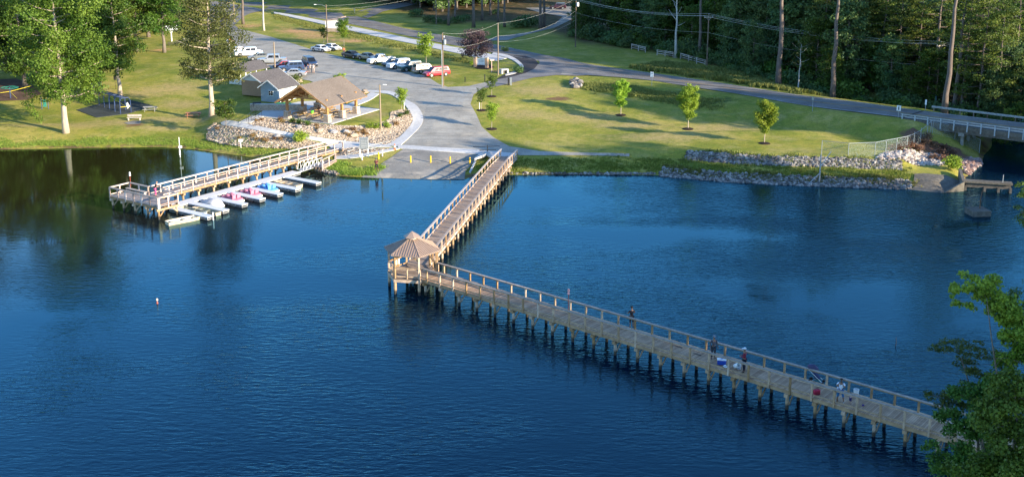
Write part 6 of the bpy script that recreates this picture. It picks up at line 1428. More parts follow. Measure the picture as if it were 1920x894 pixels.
person('person in a maroon jacket, dark trousers and white cap beside the tipped bucket',onpier(1395,697),R(60),top=(0.16,0.015,0.035),bottom=(0.010,0.014,0.03),skin=M_skind,arms='front',long_sleeve=True,hat=(0.6,0.65,0.7),h=1.84)
ad=person('person in white shirt and blue shorts holding hands up to the face on the pier',onpier(1575,754),R(150),top=(0.62,0.66,0.74),bottom=(0.02,0.13,0.32),skin=M_skind,arms='face',shorts=True,legs='wide',shoes=(0.5,0.6,0.62),h=1.75)
person('toddler in pale top and dark blue shorts walking on the pier planks',onpier(1594,757),R(110),top=(0.45,0.36,0.40),bottom=(0.015,0.02,0.12),skin=M_skin,arms='out',shorts=True,h=0.85)
person('small child in white carried close beside the person in blue shorts',(onpier(1570,752)[0],onpier(1570,752)[1],DZ+0.01),R(60),top=(0.6,0.64,0.72),bottom=(0.05,0.22,0.33),skin=M_skind,arms='down',h=1.35,shorts=True)
person('person in red and black sports clothes standing at the foot of the boat ramp',G(706,321),R(170),top=(0.14,0.02,0.03),bottom=(0.02,0.02,0.022),skin=M_skind,arms='front',shorts=True,hat=(0.06,0.09,0.13),legs='wide',h=1.75)
q=un(200+745/8.127,320+385/8.127,DZ); person('person in pink trousers and dark vest bending on the dock platform',(q[0],q[1],DZ+0.01),R(-60),top=(0.03,0.02,0.025),bottom=(0.60,0.08,0.22),arms='front',lean=0.18,hair=(0.35,0.16,0.08),h=1.68)
person('person in dark blue clothes, left of the three standing before the blue minivan',G(578,138,0.06),R(30),top=(0.03,0.05,0.13),bottom=(0.05,0.06,0.09),arms='down',shorts=True)
person('person in a pale shirt, middle of the three standing before the blue minivan',G(583,137.5,0.06),R(10),top=(0.55,0.48,0.42),bottom=(0.25,0.22,0.20),arms='cross')
person('person in white shirt with a white bag, right of the three before the minivan',G(588,138,0.06),R(-20),top=(0.68,0.64,0.62),bottom=(0.45,0.38,0.33),arms='down',shorts=True)
person('person in a lime green vest and dark trousers beside the open white shelter',G(462,156),R(120),top=(0.10,0.60,0.05),bottom=(0.02,0.03,0.04),arms='front')
pp=on_pav(3.0,3.7); person('person in dark clothes standing by the picnic tables under the pavilion',pp,R(20),top=(0.05,0.02,0.02),bottom=(0.03,0.02,0.02),skin=M_skind,arms='front')
person('person in an orange top standing behind the dark grey saloon car',G(645,104,0.05),R(0),top=(0.6,0.16,0.06),bottom=(0.05,0.05,0.07))
# ------------------------------------------------------------------ things on the pier
q=onpier(1353,683); t=thing('cool_box','blue cool box with white lid on the pier planks','cool box',q,ANG_L+0.5)
MB().box((0,0,0.20),(0.62,0.36,0.36),0,1.06).build('body',mat('cool_box_blue',(0.01,0.06,0.38),0.4,var=0.05),t,bevel=0.02); MB().box((0,0,0.41),(0.68,0.42,0.07)).build('lid',M_white,t,bevel=0.02); MB().box((0,-0.0,0.46),(0.16,0.06,0.04)).build('handle',mat('cool_box_blue',(0.01,0.06,0.38),0.4),t)
def bucket(label,loc,tilt,m,r=0.15,h=0.36,name='bucket',cat='bucket'):
    t=thing(name,label,cat,loc,0.5); t.rotation_euler=(tilt,0,0.6)
    t2=MB().lathe((0,0,0),[(r*0.85,0),(r,h),(r*1.06,h+0.01),(r*1.06,h+0.04),(r*0.95,h+0.04),(r*0.8,0.05)],14).build('body',m,t); MB().tube([(r*math.cos(a),0,h+0.0-0.14*math.sin(a)) for a in np.linspace(0,PI,7)],0.008,5).build('handle',M_galv,t)
    return t
M_bw=mat('white_bucket_plastic',(0.72,0.75,0.76),0.4,var=0.04)
q=onpier(1378,689); bucket('white bucket tipped over on the pier beside the maroon jacket',(q[0],q[1],q[2]+0.12),R(60),M_bw,0.19,0.42)
q=onpier(1605,741); bucket('white bucket standing upright near the far rail of the pier',q,0,M_bw,0.19,0.42)
q=onpier(1361,689); o=MB().blob((0,0,0.09),(0.22,0.12,0.10),5,7,5,0.3).build('plastic_bag',M_bw); o.location=q; tag(o,'crumpled white plastic bag beside the blue cool box','bag')
q=onpier(1385,692); o=MB().blob((0,0,0.07),(0.16,0.10,0.09),6,7,5,0.3).build('bait_bag',mat('pale_grey_plastic',(0.4,0.44,0.5),0.5)); o.location=q; tag(o,'small grey bag between the tipped bucket and the maroon jacket','bag')
q=onpier(1531,739); t=thing('tackle_bag','red bag with dark strap on the pier opposite the pushchair','bag',q,0.3); MB().box((0,0,0.18),(0.46,0.28,0.36)).build('body',mat('red_nylon',(0.42,0.01,0.05),0.6,var=0.1),t,bevel=0.04); MB().box((0,-0.15,0.16),(0.3,0.03,0.2)).build('pocket',mat('dark_red_nylon',(0.25,0.01,0.03),0.7),t); MB().tube([(0.2,0,0.34),(0,0,0.5),(-0.2,0,0.34)],0.015,5).build('strap',M_black,t)
q=onpier(1531,717); t=thing('pushchair','dark blue pushchair with pale handle bars by the far rail of the pier','pushchair',q,ANG_L+0.3)
M_nav=mat('navy_canvas',(0.015,0.03,0.10),0.8,var=0.15)
mb=MB(); mb.loft([[(-0.1,-0.22,0.35),(-0.1,0.22,0.35),(-0.35,0.22,0.85),(-0.35,-0.22,0.85)],[(0.25,-0.22,0.38),(0.25,0.22,0.38),(-0.22,0.22,0.88),(-0.22,-0.22,0.88)]]); mb.build('seat',M_nav,t,bevel=0.02)
MB().tube([(-0.38+0.3*math.cos(a),0,0.85+0.28*math.sin(a)) for a in np.linspace(0.2,PI*0.75,7)],0.22,10).build('canopy',mat('navy_violet_canvas',(0.04,0.04,0.09),0.8),t,sm=True)
for s in (-0.25,0.25):
    MB().tube([(-0.65,s,1.08),(0.05,s,0.45),(0.45,s,0.12)],0.018,6).build('handle_bar',M_white,t); MB().tube([(-0.42,s,0.12),(0.05,s,0.45)],0.015,6).build('leg',M_galv,t)
    MB().tube([(0.45,s-0.02,0.1),(0.45,s+0.02,0.1)],0.10,12).build('wheel',M_black,t); MB().tube([(-0.42,s-0.02,0.13),(-0.42,s+0.02,0.13)],0.13,12).build('wheel',M_black,t)
MB().box((0.05,0,0.22),(0.4,0.38,0.14)).build('basket',mat('teal_cloth',(0.03,0.16,0.2),0.8),t)
for px,py,lb in ((1265,648,'thin dark fishing rod lying on the pier planks left of the grey coat'),(1300,662,'second short dark rod lying on the planks near the grey coat')):
    q=onpier(px,py); o=MB().tube([(0,0,0.03),(0.5,-0.5,0.03)],[0.015,0.03],6).build('fishing_rod',M_black); o.location=q; tag(o,lb,'fishing rod')
q=onpier(1618,761); o=MB().blob((0,0,0.06),(0.10,0.06,0.07),9,6,4,0.3).build('toy',mat('violet_plastic',(0.06,0.04,0.22),0.5)); o.location=q; tag(o,'tiny violet toy on the planks right of the toddler','toy')
# ------------------------------------------------------------------ vegetation
def leaf_mesh(name,clumps,per,size,seed,m,aspect=0.75,up=0.35,droop=0.0,shell=0.45):
    """clumps: (x,y,z,rx,ry,rz,tone); per = leaves per unit clump surface"""
    rd=np.random.RandomState(seed); Cs=[];Ts=[]
    for c in clumps:
        rx,ry,rz=c[3:6]; n=max(6,int(per*(rx*ry+ry*rz+rx*rz)/3))
        d=rd.normal(size=(n,3)); d/=np.linalg.norm(d,axis=1)[:,None]
        r=(shell+(1-shell)*rd.rand(n)**0.6)*(1+0.18*rd.randn(n))
        p=d*r[:,None]*np.array([rx,ry,rz])+np.array(c[:3]); Cs.append((p,d)); Ts.append(np.clip(c[6]+rd.normal(0,0.16,n),0,1))
    P=np.vstack([a for a,_ in Cs]); D=np.vstack([b for _,b in Cs]); T=np.concatenate(Ts); n=len(P)
    nrm=D*0.8+rd.normal(size=(n,3))*0.75+np.array([0,0,up]); nrm/=np.linalg.norm(nrm,axis=1)[:,None]
    a=np.cross(nrm,rd.normal(size=(n,3))); a/=np.linalg.norm(a,axis=1)[:,None]; b=np.cross(nrm,a)
    s=size*(0.6+0.8*rd.rand(n))[:,None]; V=np.stack([P-a*s*0.5,P+b*s*0.5*aspect+nrm*s*0.10,P+a*s*0.5-nrm*s*0.05,P-b*s*0.5*aspect+nrm*s*0.10],1).reshape(-1,3)
    me=bpy.data.meshes.new(name); me.vertices.add(len(V)); me.vertices.foreach_set('co',V.astype(np.float32).ravel())
    me.loops.add(len(V)); me.loops.foreach_set('vertex_index',np.arange(len(V),dtype=np.int32)); me.polygons.add(n)
    me.polygons.foreach_set('loop_start',np.arange(0,len(V),4,dtype=np.int32)); me.polygons.foreach_set('loop_total',np.full(n,4,np.int32)); me.update()
    at=me.attributes.new('tone','FLOAT','FACE'); at.data.foreach_set('value',T.astype(np.float32)); me.materials.append(m); return me
def put(me,name,par):
    o=bpy.data.objects.new(name,me); COL.objects.link(o); o.parent=par; return o
LF_light=leafmat('leaf_fresh_green',(0.055,0.105,0.012),(0.145,0.205,0.026))
LF_mid=leafmat('leaf_mid_green',(0.035,0.085,0.012),(0.10,0.16,0.02))
LF_dark=leafmat('leaf_dark_green',(0.05,0.11,0.045),(0.14,0.205,0.06),0.35)
LF_olive=leafmat('leaf_olive_green',(0.06,0.085,0.02),(0.14,0.16,0.045))
LF_young=leafmat('leaf_yellow_green',(0.15,0.25,0.02),(0.32,0.42,0.05),0.42)
LF_pine=leafmat('pine_needles',(0.045,0.085,0.016),(0.15,0.19,0.03),0.3)
LF_purple=leafmat('leaf_purple',(0.06,0.035,0.04),(0.17,0.11,0.115))
LF_brown=leafmat('dry_grass_leaf',(0.16,0.09,0.035),(0.34,0.21,0.08))
LF_dryw=leafmat('dried_weed',(0.09,0.05,0.035),(0.24,0.13,0.075))
LF_near=leafmat('leaf_near_green',(0.03,0.085,0.012),(0.11,0.18,0.025))
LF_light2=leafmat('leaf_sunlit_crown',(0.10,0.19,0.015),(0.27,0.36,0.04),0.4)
LF_mid2=leafmat('leaf_corner_green',(0.04,0.10,0.012),(0.13,0.21,0.025))
BK_pale=mat('pale_bark',(0.40,0.33,0.255),0.9,var=0.25,scale=1.5,stretch=(3,3,0.6),bump=0.5)
BK_grey=mat('grey_bark',(0.17,0.14,0.115),0.95,var=0.3,scale=1.5,stretch=(3,3,0.5),bump=0.5)
BK_pine=mat('pine_bark',(0.14,0.11,0.092),0.95,var=0.3,scale=2,stretch=(3,3,0.6),bump=0.6)
BK_sil=mat('silver_bark',(0.42,0.40,0.36),0.9,var=0.3,scale=1.2,stretch=(2,2,0.5))
def tree_parts(seed,Ht,cb,cr,nl,leaf,per,mleaf,mbark,rt,form='broad',gap=0.0,low=None,dens=1.0):
    """returns (foliage mesh, trunk mesh) for height Ht, crown base cb, crown radius cr"""
    rd=random.Random(seed); mb=MB(); cl=[]
    lean=(rd.uniform(-.02,.02)*Ht,rd.uniform(-.02,.02)*Ht)
    N=9; tp=[(lean[0]*(i/N)**1.5+rd.uniform(-.12,.12)*(i>0)*rt*3,lean[1]*(i/N)**1.5+rd.uniform(-.12,.12)*(i>0)*rt*3,Ht*0.93*i/N-(0.3 if i==0 else 0)) for i in range(N+1)]
    rs=[rt*1.35]+[rt*(1-0.85*i/N) for i in range(1,N+1)]; mb.tube(tp,rs,9)
    def at(f): x=f*N/0.93; i=min(N-1,int(x)); u=x-i; return Vector(tp[i]).lerp(Vector(tp[i+1]),min(1,u))
    for j in range(nl):
        f=cb/Ht+(1-cb/Ht)*((j+0.5)/nl)*0.93; a=j*2.4+rd.uniform(-.5,.5); rel=(f*Ht-cb)/(Ht-cb)
        if form=='broad': w=cr*math.sqrt(max(0.05,1-((rel-0.38)/0.68)**2))
        elif form=='cone': w=cr*(1.02-rel)**0.75
        elif form=='pine': w=cr*(0.55+0.6*math.sin(PI*min(1,rel*0.9+0.1)))*(1.1-rel*0.5)
        elif form=='oval': w=cr*max(0.12,math.sin(PI*(0.12+0.83*rel)))
        w*=rd.uniform(0.72,1.12); p=at(min(f,0.92)); rise={'broad':0.35,'cone':0.05,'pine':0.08,'oval':0.8}[form]*w
        e=p+Vector((w*math.cos(a),w*math.sin(a),rise*rd.uniform(.4,1.2))); m_=p.lerp(e,0.5)+Vector((0,0,-0.06*w)); r0=rt*(1-0.85*f)*0.5
        mb.tube([p,m_,e],[r0,r0*0.6,r0*0.2],5)
        tn=rd.uniform(0.15,0.85)
        ks={'broad':(0.45,0.72,1.0),'pine':(0.55,0.8,1.0),'cone':(0.25,0.6,0.95),'oval':(0.35,0.7,1.0)}[form]
        for k in ks:
            if rd.random()<gap: continue
            c=p.lerp(e,k); q=cr*{'broad':0.30,'pine':0.26,'cone':0.26,'oval':0.36}[form]*rd.uniform(0.65,1.25)*(1.15-0.3*k)
            cl.append((c.x+rd.uniform(-.3,.3)*q,c.y+rd.uniform(-.3,.3)*q,c.z+rd.uniform(-.2,.3)*q,q,q,q*(0.72 if form=='broad' else 0.42 if form=='pine' else 0.6 if form=='cone' else 0.85),min(1,max(0,tn+rd.uniform(-.25,.25)))))
            if form=='broad' and rd.random()<0.6:
                b=rd.uniform(0,6.28); cl.append((c.x+q*1.1*math.cos(b),c.y+q*1.1*math.sin(b),c.z+rd.uniform(-.8,.6)*q,q*.6,q*.6,q*.5,min(1,max(0,tn+rd.uniform(-.3,.3)))))
    for c in (low or []): cl.append(c); 
    tr=mb.build('trunk',mbark,None,sm=True); tm=tr.data; bpy.data.objects.remove(tr)
    return leaf_mesh('crown',cl,per*dens,leaf,seed,mleaf,0.35 if form=='pine' else 0.75),tm
def tree(name,label,loc,parts,rz=0.0,scale=1.0,group=None,cat='tree'):
    t=thing(name,label,cat,loc,rz,group); t.scale=(scale,)*3 if not isinstance(scale,tuple) else scale
    put(parts[1],'trunk',t); put(parts[0],'crown',t); return t
# ---- prominent trees at the left
t1=tree_parts(1,25,5.2,6.2,40,0.28,140,LF_light,BK_pale,0.46,'broad',0.2,low=[(-4.6,-0.5,6.2,1.1,1.1,1.0,.6),(-5.0,-.6,4.6,1.0,1.0,.9,.7),(-4.2,-1.,3.3,.8,.8,.9,.7),(-3.7,-.3,2.2,.5,.5,.7,.6),(-2.8,0,5.2,.9,.9,.8,.5),(3.6,-.6,5.2,1.1,1.1,.7,.6),(4.8,-.6,5.6,.8,.8,.5,.7),(1.0,-1.5,5.0,.9,.9,.7,.4)])
tree('shade_tree','big bright green tree with pale trunk standing alone nearest the left shore',G(124,249),t1,0.0,1.0)
lowp=G(124,249)
t2=tree_parts(2,22,5.2,5.0,36,0.27,110,LF_olive,BK_pale,0.42,'broad',0.14)
tree('shade_tree','tall open olive green tree with pale trunk between the lawn and the sheds',G(397,217),t2,0.2)
t3=tree_parts(3,19,4.2,4.6,26,0.30,120,LF_mid,BK_pale,0.36,'broad',0.08)
t4=tree_parts(4,22,4.2,5.4,32,0.31,120,LF_mid,BK_grey,0.36,'broad',0.08)
t5=tree_parts(5,23,3.5,5.6,30,0.34,115,LF_light,BK_grey,0.42,'broad',0.10)
t6=tree_parts(6,21,2.5,5.4,30,0.34,115,LF_mid,BK_grey,0.40,'broad',0.05)
tree('grove_tree','mid green grove tree with pale slim trunk just behind the rubber mat',G(225,181),t3,1.0,1.0)
tree('grove_tree','dark trunked grove tree directly behind the climbing frame end',G(190,176),t4,0.4,0.95)
tree('grove_tree','slim pale grove trunk left of the dark trunked tree behind the mat',G(174,178),t3,3.0,1.05)
tree('grove_tree','grove tree with pale trunk higher up the slope left of the roofed stand',G(257,97),t5,0.7,0.92)
tree('grove_tree','grove tree with pale trunk beside the small roofed stand',G(308,99),t4,2.5,0.95)
tree('grove_tree','dark grove trunk just left of and behind the roofed stand',G(279,70),t6,1.5,1.0)
tree('grove_tree','shaded grove tree at the edge of the playground mulch',G(48,168),t6,2.2,1.05)
tree('grove_tree','dense tree behind the playground spinner at the left border',G(-25,150),t4,0.2,1.1)
tree('grove_tree','tree overhanging the left border of the lawn near the shore',G(-95,255),t5,1.2,1.0)
gt=[(70,128,t6,0.9),(115,130,t6,0.8),(150,125,t4,0.9),(10,122,t5,0.9),(300,60,t4,0.9),(270,48,t5,.9),(335,45,t6,0.8),(190,80,t5,.9),(130,80,t4,1.0),(40,95,t4,1.),(350,5,t5,1.),(230,30,t6,1.),(95,105,t5,1.0),(150,98,t6,1.0),(205,108,t4,1.05),(20,95,t6,1.1),(-30,85,t5,1.0),(60,60,t4,1.1),(120,55,t5,1.0),(170,50,t6,1.05),(235,62,t3,1.2),(285,35,t5,1.0),(330,28,t4,1.0),(370,20,t6,1.0),(20,30,t5,1.1),(90,20,t4,1.1),(150,12,t6,1.1),(210,10,t5,1.1),(260,4,t4,1.1),(310,-4,t6,1.1),(360,-10,t5,1.1),(-60,40,t6,1.1),(60,-8,t6,1.15),(-80,100,t6,1.1),(400,-16,t4,1.05),(-120,190,t6,1.0)]
gl='leafy green tree of the dense grove filling the top left corner'
for i,(px,py,pt_,s) in enumerate(gt): tree('grove_tree',gl,G(px,py),pt_,i*1.7,s,group='dense grove trees at the top left')
pl_=[tree_parts(120+i,[22,24][i],4.5,4.2,40,0.42,80,LF_pine,BK_pine,0.26,'pine',0.05) for i in range(2)]
# entrance trunks
pn=[tree_parts(20+i,[25,27,24,26][i],[15,17,11,14][i],3.8,24,0.42,75,LF_pine,BK_pine,0.36,'pine',0.12) for i in range(4)]
tree('pine_tree','tall pine with reddish trunk on bare clay by the park entrance',G(456,46),pn[0],0.3,1.0)
dead=tree_parts(30,20,9,4,12,0.3,2,LF_olive,BK_sil,0.26,'broad',0.85)
tree('pale_tree','pale slender leafless trunk to the right of the entrance pine',G(495,58),dead,0.0,1.0)
tree('pine_tree','pine with hanging branches beside the road at the top left entrance',G(528,-2),pn[2],1.1,0.9)
# young trees
y1=tree_parts(41,6.0,1.6,1.45,20,0.21,420,LF_young,BK_pale,0.07,'oval',0.0)
y2=tree_parts(42,5.4,1.5,1.5,18,0.21,260,LF_young,BK_pale,0.06,'oval',0.12)
y3=tree_parts(43,5.0,1.6,1.4,16,0.20,210,LF_mid,BK_pale,0.06,'oval',0.15)
def mulch_ring(q,r=0.85):
    mb=MB(); mb.lathe((0,0,-0.05),[(r*1.02,0),(r*0.95,0.10),(r*0.5,0.2),(0.08,0.22)],16); o=mb.build('mulch_ring',M_bark); o.location=q; o['kind']='structure'; o.name='mulch_ground'
for px,py,top,pt_,lb,mul in [
 (1164,216,152,y1,'young yellow green tree on the lawn beside the grassy ditch',1),(1290,242,164,y1,'young yellow green tree in the middle of the right lawn',1),(1433,269,191,y1,'young yellow green tree nearest the upper riprap band',1),
 (922,181,142,y3,'young green tree behind the other two at the curve of the drive',1),(903,207,166,y3,'young green tree at the drive edge with a second white stake',1),(922,242,195,y2,'young thin tree at the lawn tip closest to the short pier',1),
 (799,125,66,y2,'young yellow green tree in the grass behind the red minivan',0),(645,87,38,y2,'young tree beside the small white kiosk',0),(753,211,167,y2,'young tree standing at the tip of the rock bed in the path loop',0),(640,183,140,y2,'pale yellow green young tree whose top shows behind the pavilion roof',0),
 (607,82,52,y3,'thin yellowish sapling beside the street lamp near the police cars',0)]:
    q=G(px,py); h=px_h(px,py,top); s=h/{id(y1):6.0,id(y2):5.4,id(y3):5.0}[id(pt_)]
    tree('young_tree',lb,q,pt_,px*0.37,s)
    if mul: mulch_ring(q)
for px,py,lb in ((899,207,'white tree stake left of the young tree at the drive edge'),(758,207,'white tree stake beside the path loop young tree')):
    o=MB().tube([(0,0,0),(0,0,1.5)],0.05,6).build('tree_stake',M_wpipe); o.location=G(px,py); tag(o,lb,'stake')
pu=tree_parts(50,6.6,1.7,3.1,30,0.2,130,LF_purple,BK_grey,0.16,'broad',0.1)
tree('plum_tree','spreading purple leaved tree beside the white entrance sign',G(893,124),pu,0.5,1.0)
sm1=tree_parts(51,3.2,1.0,1.3,18,0.17,300,LF_mid,BK_grey,0.05,'broad',0.05)
tree('small_tree','small round green tree at the left tip of the rock bed path',G(424,238),sm1,0.2,1.25)
sm2=tree_parts(52,3.4,0.9,1.2,14,0.16,300,LF_olive,BK_grey,0.05,'oval',0.05)
tree('small_tree','small dark tree beside the white door of the blue shed',G(555,181),sm2,0.2,1.05)
# ---- shrubs
def shrub_mesh(name,r,h,leaf,per,m,seed,n=9):
    rd=random.Random(seed); cl=[(rd.uniform(-.5,.5)*r,rd.uniform(-.5,.5)*r,h*rd.uniform(.3,.65),r*rd.uniform(.4,.6),r*rd.uniform(.4,.6),h*rd.uniform(.3,.42),rd.random()) for _ in range(n)]
    return leaf_mesh(name,cl,per,leaf,seed,m)
SH=dict(green=shrub_mesh('foliage',1.3,1.6,0.20,260,LF_young,60),lime=shrub_mesh('foliage',0.8,0.9,0.14,340,LF_young,61),blue=shrub_mesh('foliage',0.6,0.8,0.14,360,LF_mid,62),brown=shrub_mesh('foliage',0.55,0.6,0.13,330,LF_brown,63),dryweed=shrub_mesh('foliage',0.6,0.55,0.13,330,LF_dryw,65),dark=shrub_mesh('foliage',1.6,2.0,0.28,160,LF_dark,64))
def shrub(kind,px,py,label,s=1.0,name='shrub',cat='shrub',group=None,loc=None):
    o=bpy.data.objects.new(name,SH[kind]); COL.objects.link(o); o.location=loc or G(px,py); o.rotation_euler=(0,0,px); o.scale=(s,s,s); return tag(o,label,cat,group)
shrub('green',565,268,'bright green bush beside the landward half of the dock railing',1.15)
shrub('lime',692,241,'round bright green shrub, leftmost of the pair left of the lamp pole',1.1)
shrub('lime',704,242,'round bright green shrub right next to the left shrub by the lamp pole',1.1)
shrub('lime',725,240,'round bright green shrub just right of the lamp pole',1.15)
shrub('blue',761,217,'grey green shrub at the right end of the rock bed in the loop',1.2)
shrub('blue',750,221,'smaller dull green shrub left of the one at the loop end',1.0)
shrub('blue',547,232,'blue green shrub, left of three below the front of the patio',1.2)
shrub('blue',562,234,'blue green shrub, middle of three below the front of the patio',1.2)
shrub('blue',577,236,'blue green shrub, right of three below the front of the patio',1.2)
shrub('green',1781,317,'bright yellow green bush beside the brown weeds near the creek',1.3)
shrub('dark',947,97,'dark low shrub growing under the purple leaved tree',0.6)
shrub('dark',972,137,'dark green shrub inside the kerb corner of the drive',0.75)
shrub('green',683,275,'small green plant behind the notice board',0.5)
shrub('green',885,122,'low green plant in the mulch bed left of the entrance sign',0.5)
for i,(px,py) in enumerate([(479,228),(490,227),(528,231),(593,238),(527,226),(648,252),(652,246),(663,246),(654,256),(671,252),(682,252),(448,262),(475,258),(482,264),(492,265),(515,262),(527,263),(500,267),(408,243),(683,248),(596,243),(686,254),(742,235)]):
    shrub('brown',px,py,'clump of brown ornamental grass growing among the tan rocks',0.8+0.35*((i*7)%5)/5,name='grass_clump',cat='ornamental grass',group='brown grass clumps in the rock beds')
for i,(px,py) in enumerate([(1668,282),(1682,284),(1695,280),(1708,278),(1722,284),(1700,268),(1716,262),(1735,270),(1750,276),(1763,292),(1752,300),(1768,303),(1740,262),(1770,282),(1785,290)]):
    shrub('dryweed',px,py,'reddish brown dried weeds under the bridge end beside the pale riprap',1.6+0.6*((i*7)%5)/5,name='dry_bush',cat='dry weeds',group='dry weeds beside the bridge end')
# ---- forest
fd=tree_parts(70,20,1.5,4.6,40,0.50,42,LF_dark,BK_grey,0.30,'broad',0.05)
fe=tree_parts(71,22,2.5,5.0,40,0.50,42,LF_dark,BK_grey,0.32,'broad',0.05)
ff=tree_parts(72,17,1.0,4.2,36,0.46,42,LF_mid,BK_grey,0.26,'broad',0.05)
bz=[shrub_mesh('foliage',1.0,1.0,0.16,300,LF_dark,80+i,12) for i in range(2)]+[shrub_mesh('foliage',1.0,1.0,0.16,300,LF_mid,83,12)]
edge=[Vector((*un(*p,4.0),0)) for p in curve([(790,40),(870,44),(960,50)],6)]
e2=[Vector((*un(*p,4.0),0)) for p in curve([(1078,70),(1170,88),(1250,102),(1340,124),(1480,155),(1600,172),(1700,184),(1790,198),(1870,214),(1960,228)],6)]
rd=random.Random(7)
def walkline(pts,step):
    out=[];acc=0
    for i in range(len(pts)-1):
        L_=(pts[i+1]-pts[i]).length; d=(pts[i+1]-pts[i])/L_; n=Vector((-d.y,d.x,0))
        while acc<L_: out.append((pts[i]+d*acc,n)); acc+=step
        acc-=L_
    return out
def gz_(p): return Vector((p.x,p.y,H(p.x,p.y)))
FL='dark leafy tree of the shaded forest beyond the road'
cnt=0
for row,(dep,step) in enumerate([(4,6.5),(9,5.5),(15,6.5),(22,7),(31,8),(42,10)]):
    for p,n in walkline(e2,step):
        q=p+n*(dep+rd.uniform(-2,2))+Vector((rd.uniform(-2,2),0,0)); 
        if row==0 and rd.random()<0.45: continue
        s=rd.uniform(0.8,1.15)*(0.62 if row==0 else 0.85 if row==1 else 1.1)*(0.72 if q.x>60 and row<5 else 1)
        tree('forest_tree',FL,gz_(q),rd.choice([fd,fe,ff] if row else [ff,fd]),rd.uniform(0,6.28),s,group='leafy trees of the shaded forest'); cnt+=1
# left part of the wood, with the driveway clearing
lw=[Vector((*un(*p,4.0),0)) for p in curve([(520,-8),(610,-2),(700,10),(800,28),(880,26),(960,16),(1010,6)],6)]
for row,(dep,step) in enumerate([(4,6.5),(11,7),(20,8),(32,10),(46,13)]):
    for p,n in walkline(lw,step):
        q=p+n*(dep+rd.uniform(-2,2)); 
        tree('forest_tree',FL,gz_(q),rd.choice([fd,fe,ff]),rd.uniform(0,6.28),rd.uniform(0.75,1.15),group='leafy trees of the shaded forest'); cnt+=1
for px,py in ((1110,14),(1150,30),(1120,52),(1090,50),(1140,-5),(1200,20)):
    q=Vector((*un(px,py,4.5),0)); tree('forest_tree',FL,gz_(q),rd.choice([fd,ff]),rd.uniform(0,6.28),rd.uniform(0.6,0.9),group='leafy trees of the shaded forest')
print('forest',cnt)
# undergrowth along the edge
UL='dark green undergrowth bush at the foot of the forest'
for p,n in walkline(e2,2.6):
    for dep in (0.2,3.0):
        q=gz_(p+n*(dep+rd.uniform(-1,1.2))); s=rd.uniform(0.9,1.9)*(1.0 if dep<1 else 1.6)
        o=bpy.data.objects.new('undergrowth_bush',rd.choice(bz)); COL.objects.link(o); o.location=q; o.rotation_euler=(0,0,rd.uniform(0,6)); o.scale=(s*1.2,s*1.2,s*rd.uniform(0.9,1.5)); tag(o,UL,'bush','undergrowth bushes along the forest edge')
for px,py,s in ((820,44,1.6),(838,45,1.3),(860,44,2.2),(872,40,1.8),(930,30,1.5),(975,52,2.8),(985,48,3.0),(996,50,2.6),(805,42,2.0),(780,34,2.4),(1085,62,3.0),(1100,72,2.6)):
    o=bpy.data.objects.new('undergrowth_bush',bz[0]); COL.objects.link(o); o.location=gz_(Vector((*un(px,py,4.2),0))); o.scale=(s,s,s); tag(o,'dark bush in the clearing between trunks beyond the road','bush','bushes in the forest clearing')
# straight trunks in front of the wood
tr=[(841,48,0,.9,'straight grey trunk, second from the left beyond the road'),(854,44,1,.85,'straight grey trunk close to the right of the second one'),(888,52,1,1.15,'stout grey pine trunk standing in front of the brown slope'),(904,40,0,.9,'sunlit slim pine trunk behind the stout one'),(920,32,2,.9,'slim pine trunk farther back on the brown slope'),(934,43,0,.85,'slim trunk straight behind the purple leaved tree'),(946,51,1,.9,'pale footed trunk at the left side of the driveway'),(1013,53,1,1.1,'left trunk of the twin pines beside the driveway'),(1020,52,0,1.05,'right trunk of the twin pines beside the driveway'),
 (1311,111,1,1.0,'straight pine trunk just left of the crossarm utility pole'),(1460,154,1,1.35,'very tall stout pine trunk at the forest edge in the middle of the right half'),(1562,169,0,1.25,'tall pine trunk leaning slightly right, left of the narrow white road sign'),(1633,133,3,1.0,'tall dark pine trunk behind and right of the narrow road sign'),(1708,126,3,1.1,'sunlit pine trunk standing inside the forest left of the bridge pole'),(1772,200,0,1.3,'tall pine trunk immediately right of the bridge utility pole'),(1790,185,2,1.1,'slim pine behind the tall one near the bridge'),(1752,170,2,1.1,'slim straight pine behind the bridge utility pole')]
for i,(px,py,k,s,lb) in enumerate(tr): tree('pine_tree',lb,gz_(Vector((*un(px,py,4.1),0))),pn[k],i*1.3,s)
fk=tree_parts(31,17,6,3.4,9,0.3,3,LF_olive,BK_sil,0.30,'oval',0.6)
tree('pale_tree','pale forked tree with bare branches in front of the split rail fence',gz_(Vector((*un(1267,108,4.1),0))),fk,0.3,1.0)
fk2=tree_parts(32,9,4,2.4,9,0.3,3,LF_olive,BK_sil,0.14,'oval',0.5)
tree('pale_tree','thin pale bare tree at the forest edge right of the very tall trunk',gz_(Vector((*un(1497,160,4.1),0))),fk2,1.3,1.0)
tree('pale_tree','bare grey tree with crooked limbs at the right above the bridge',gz_(Vector((*un(1872,150,4.1),0))),fk2,2.0,1.5)
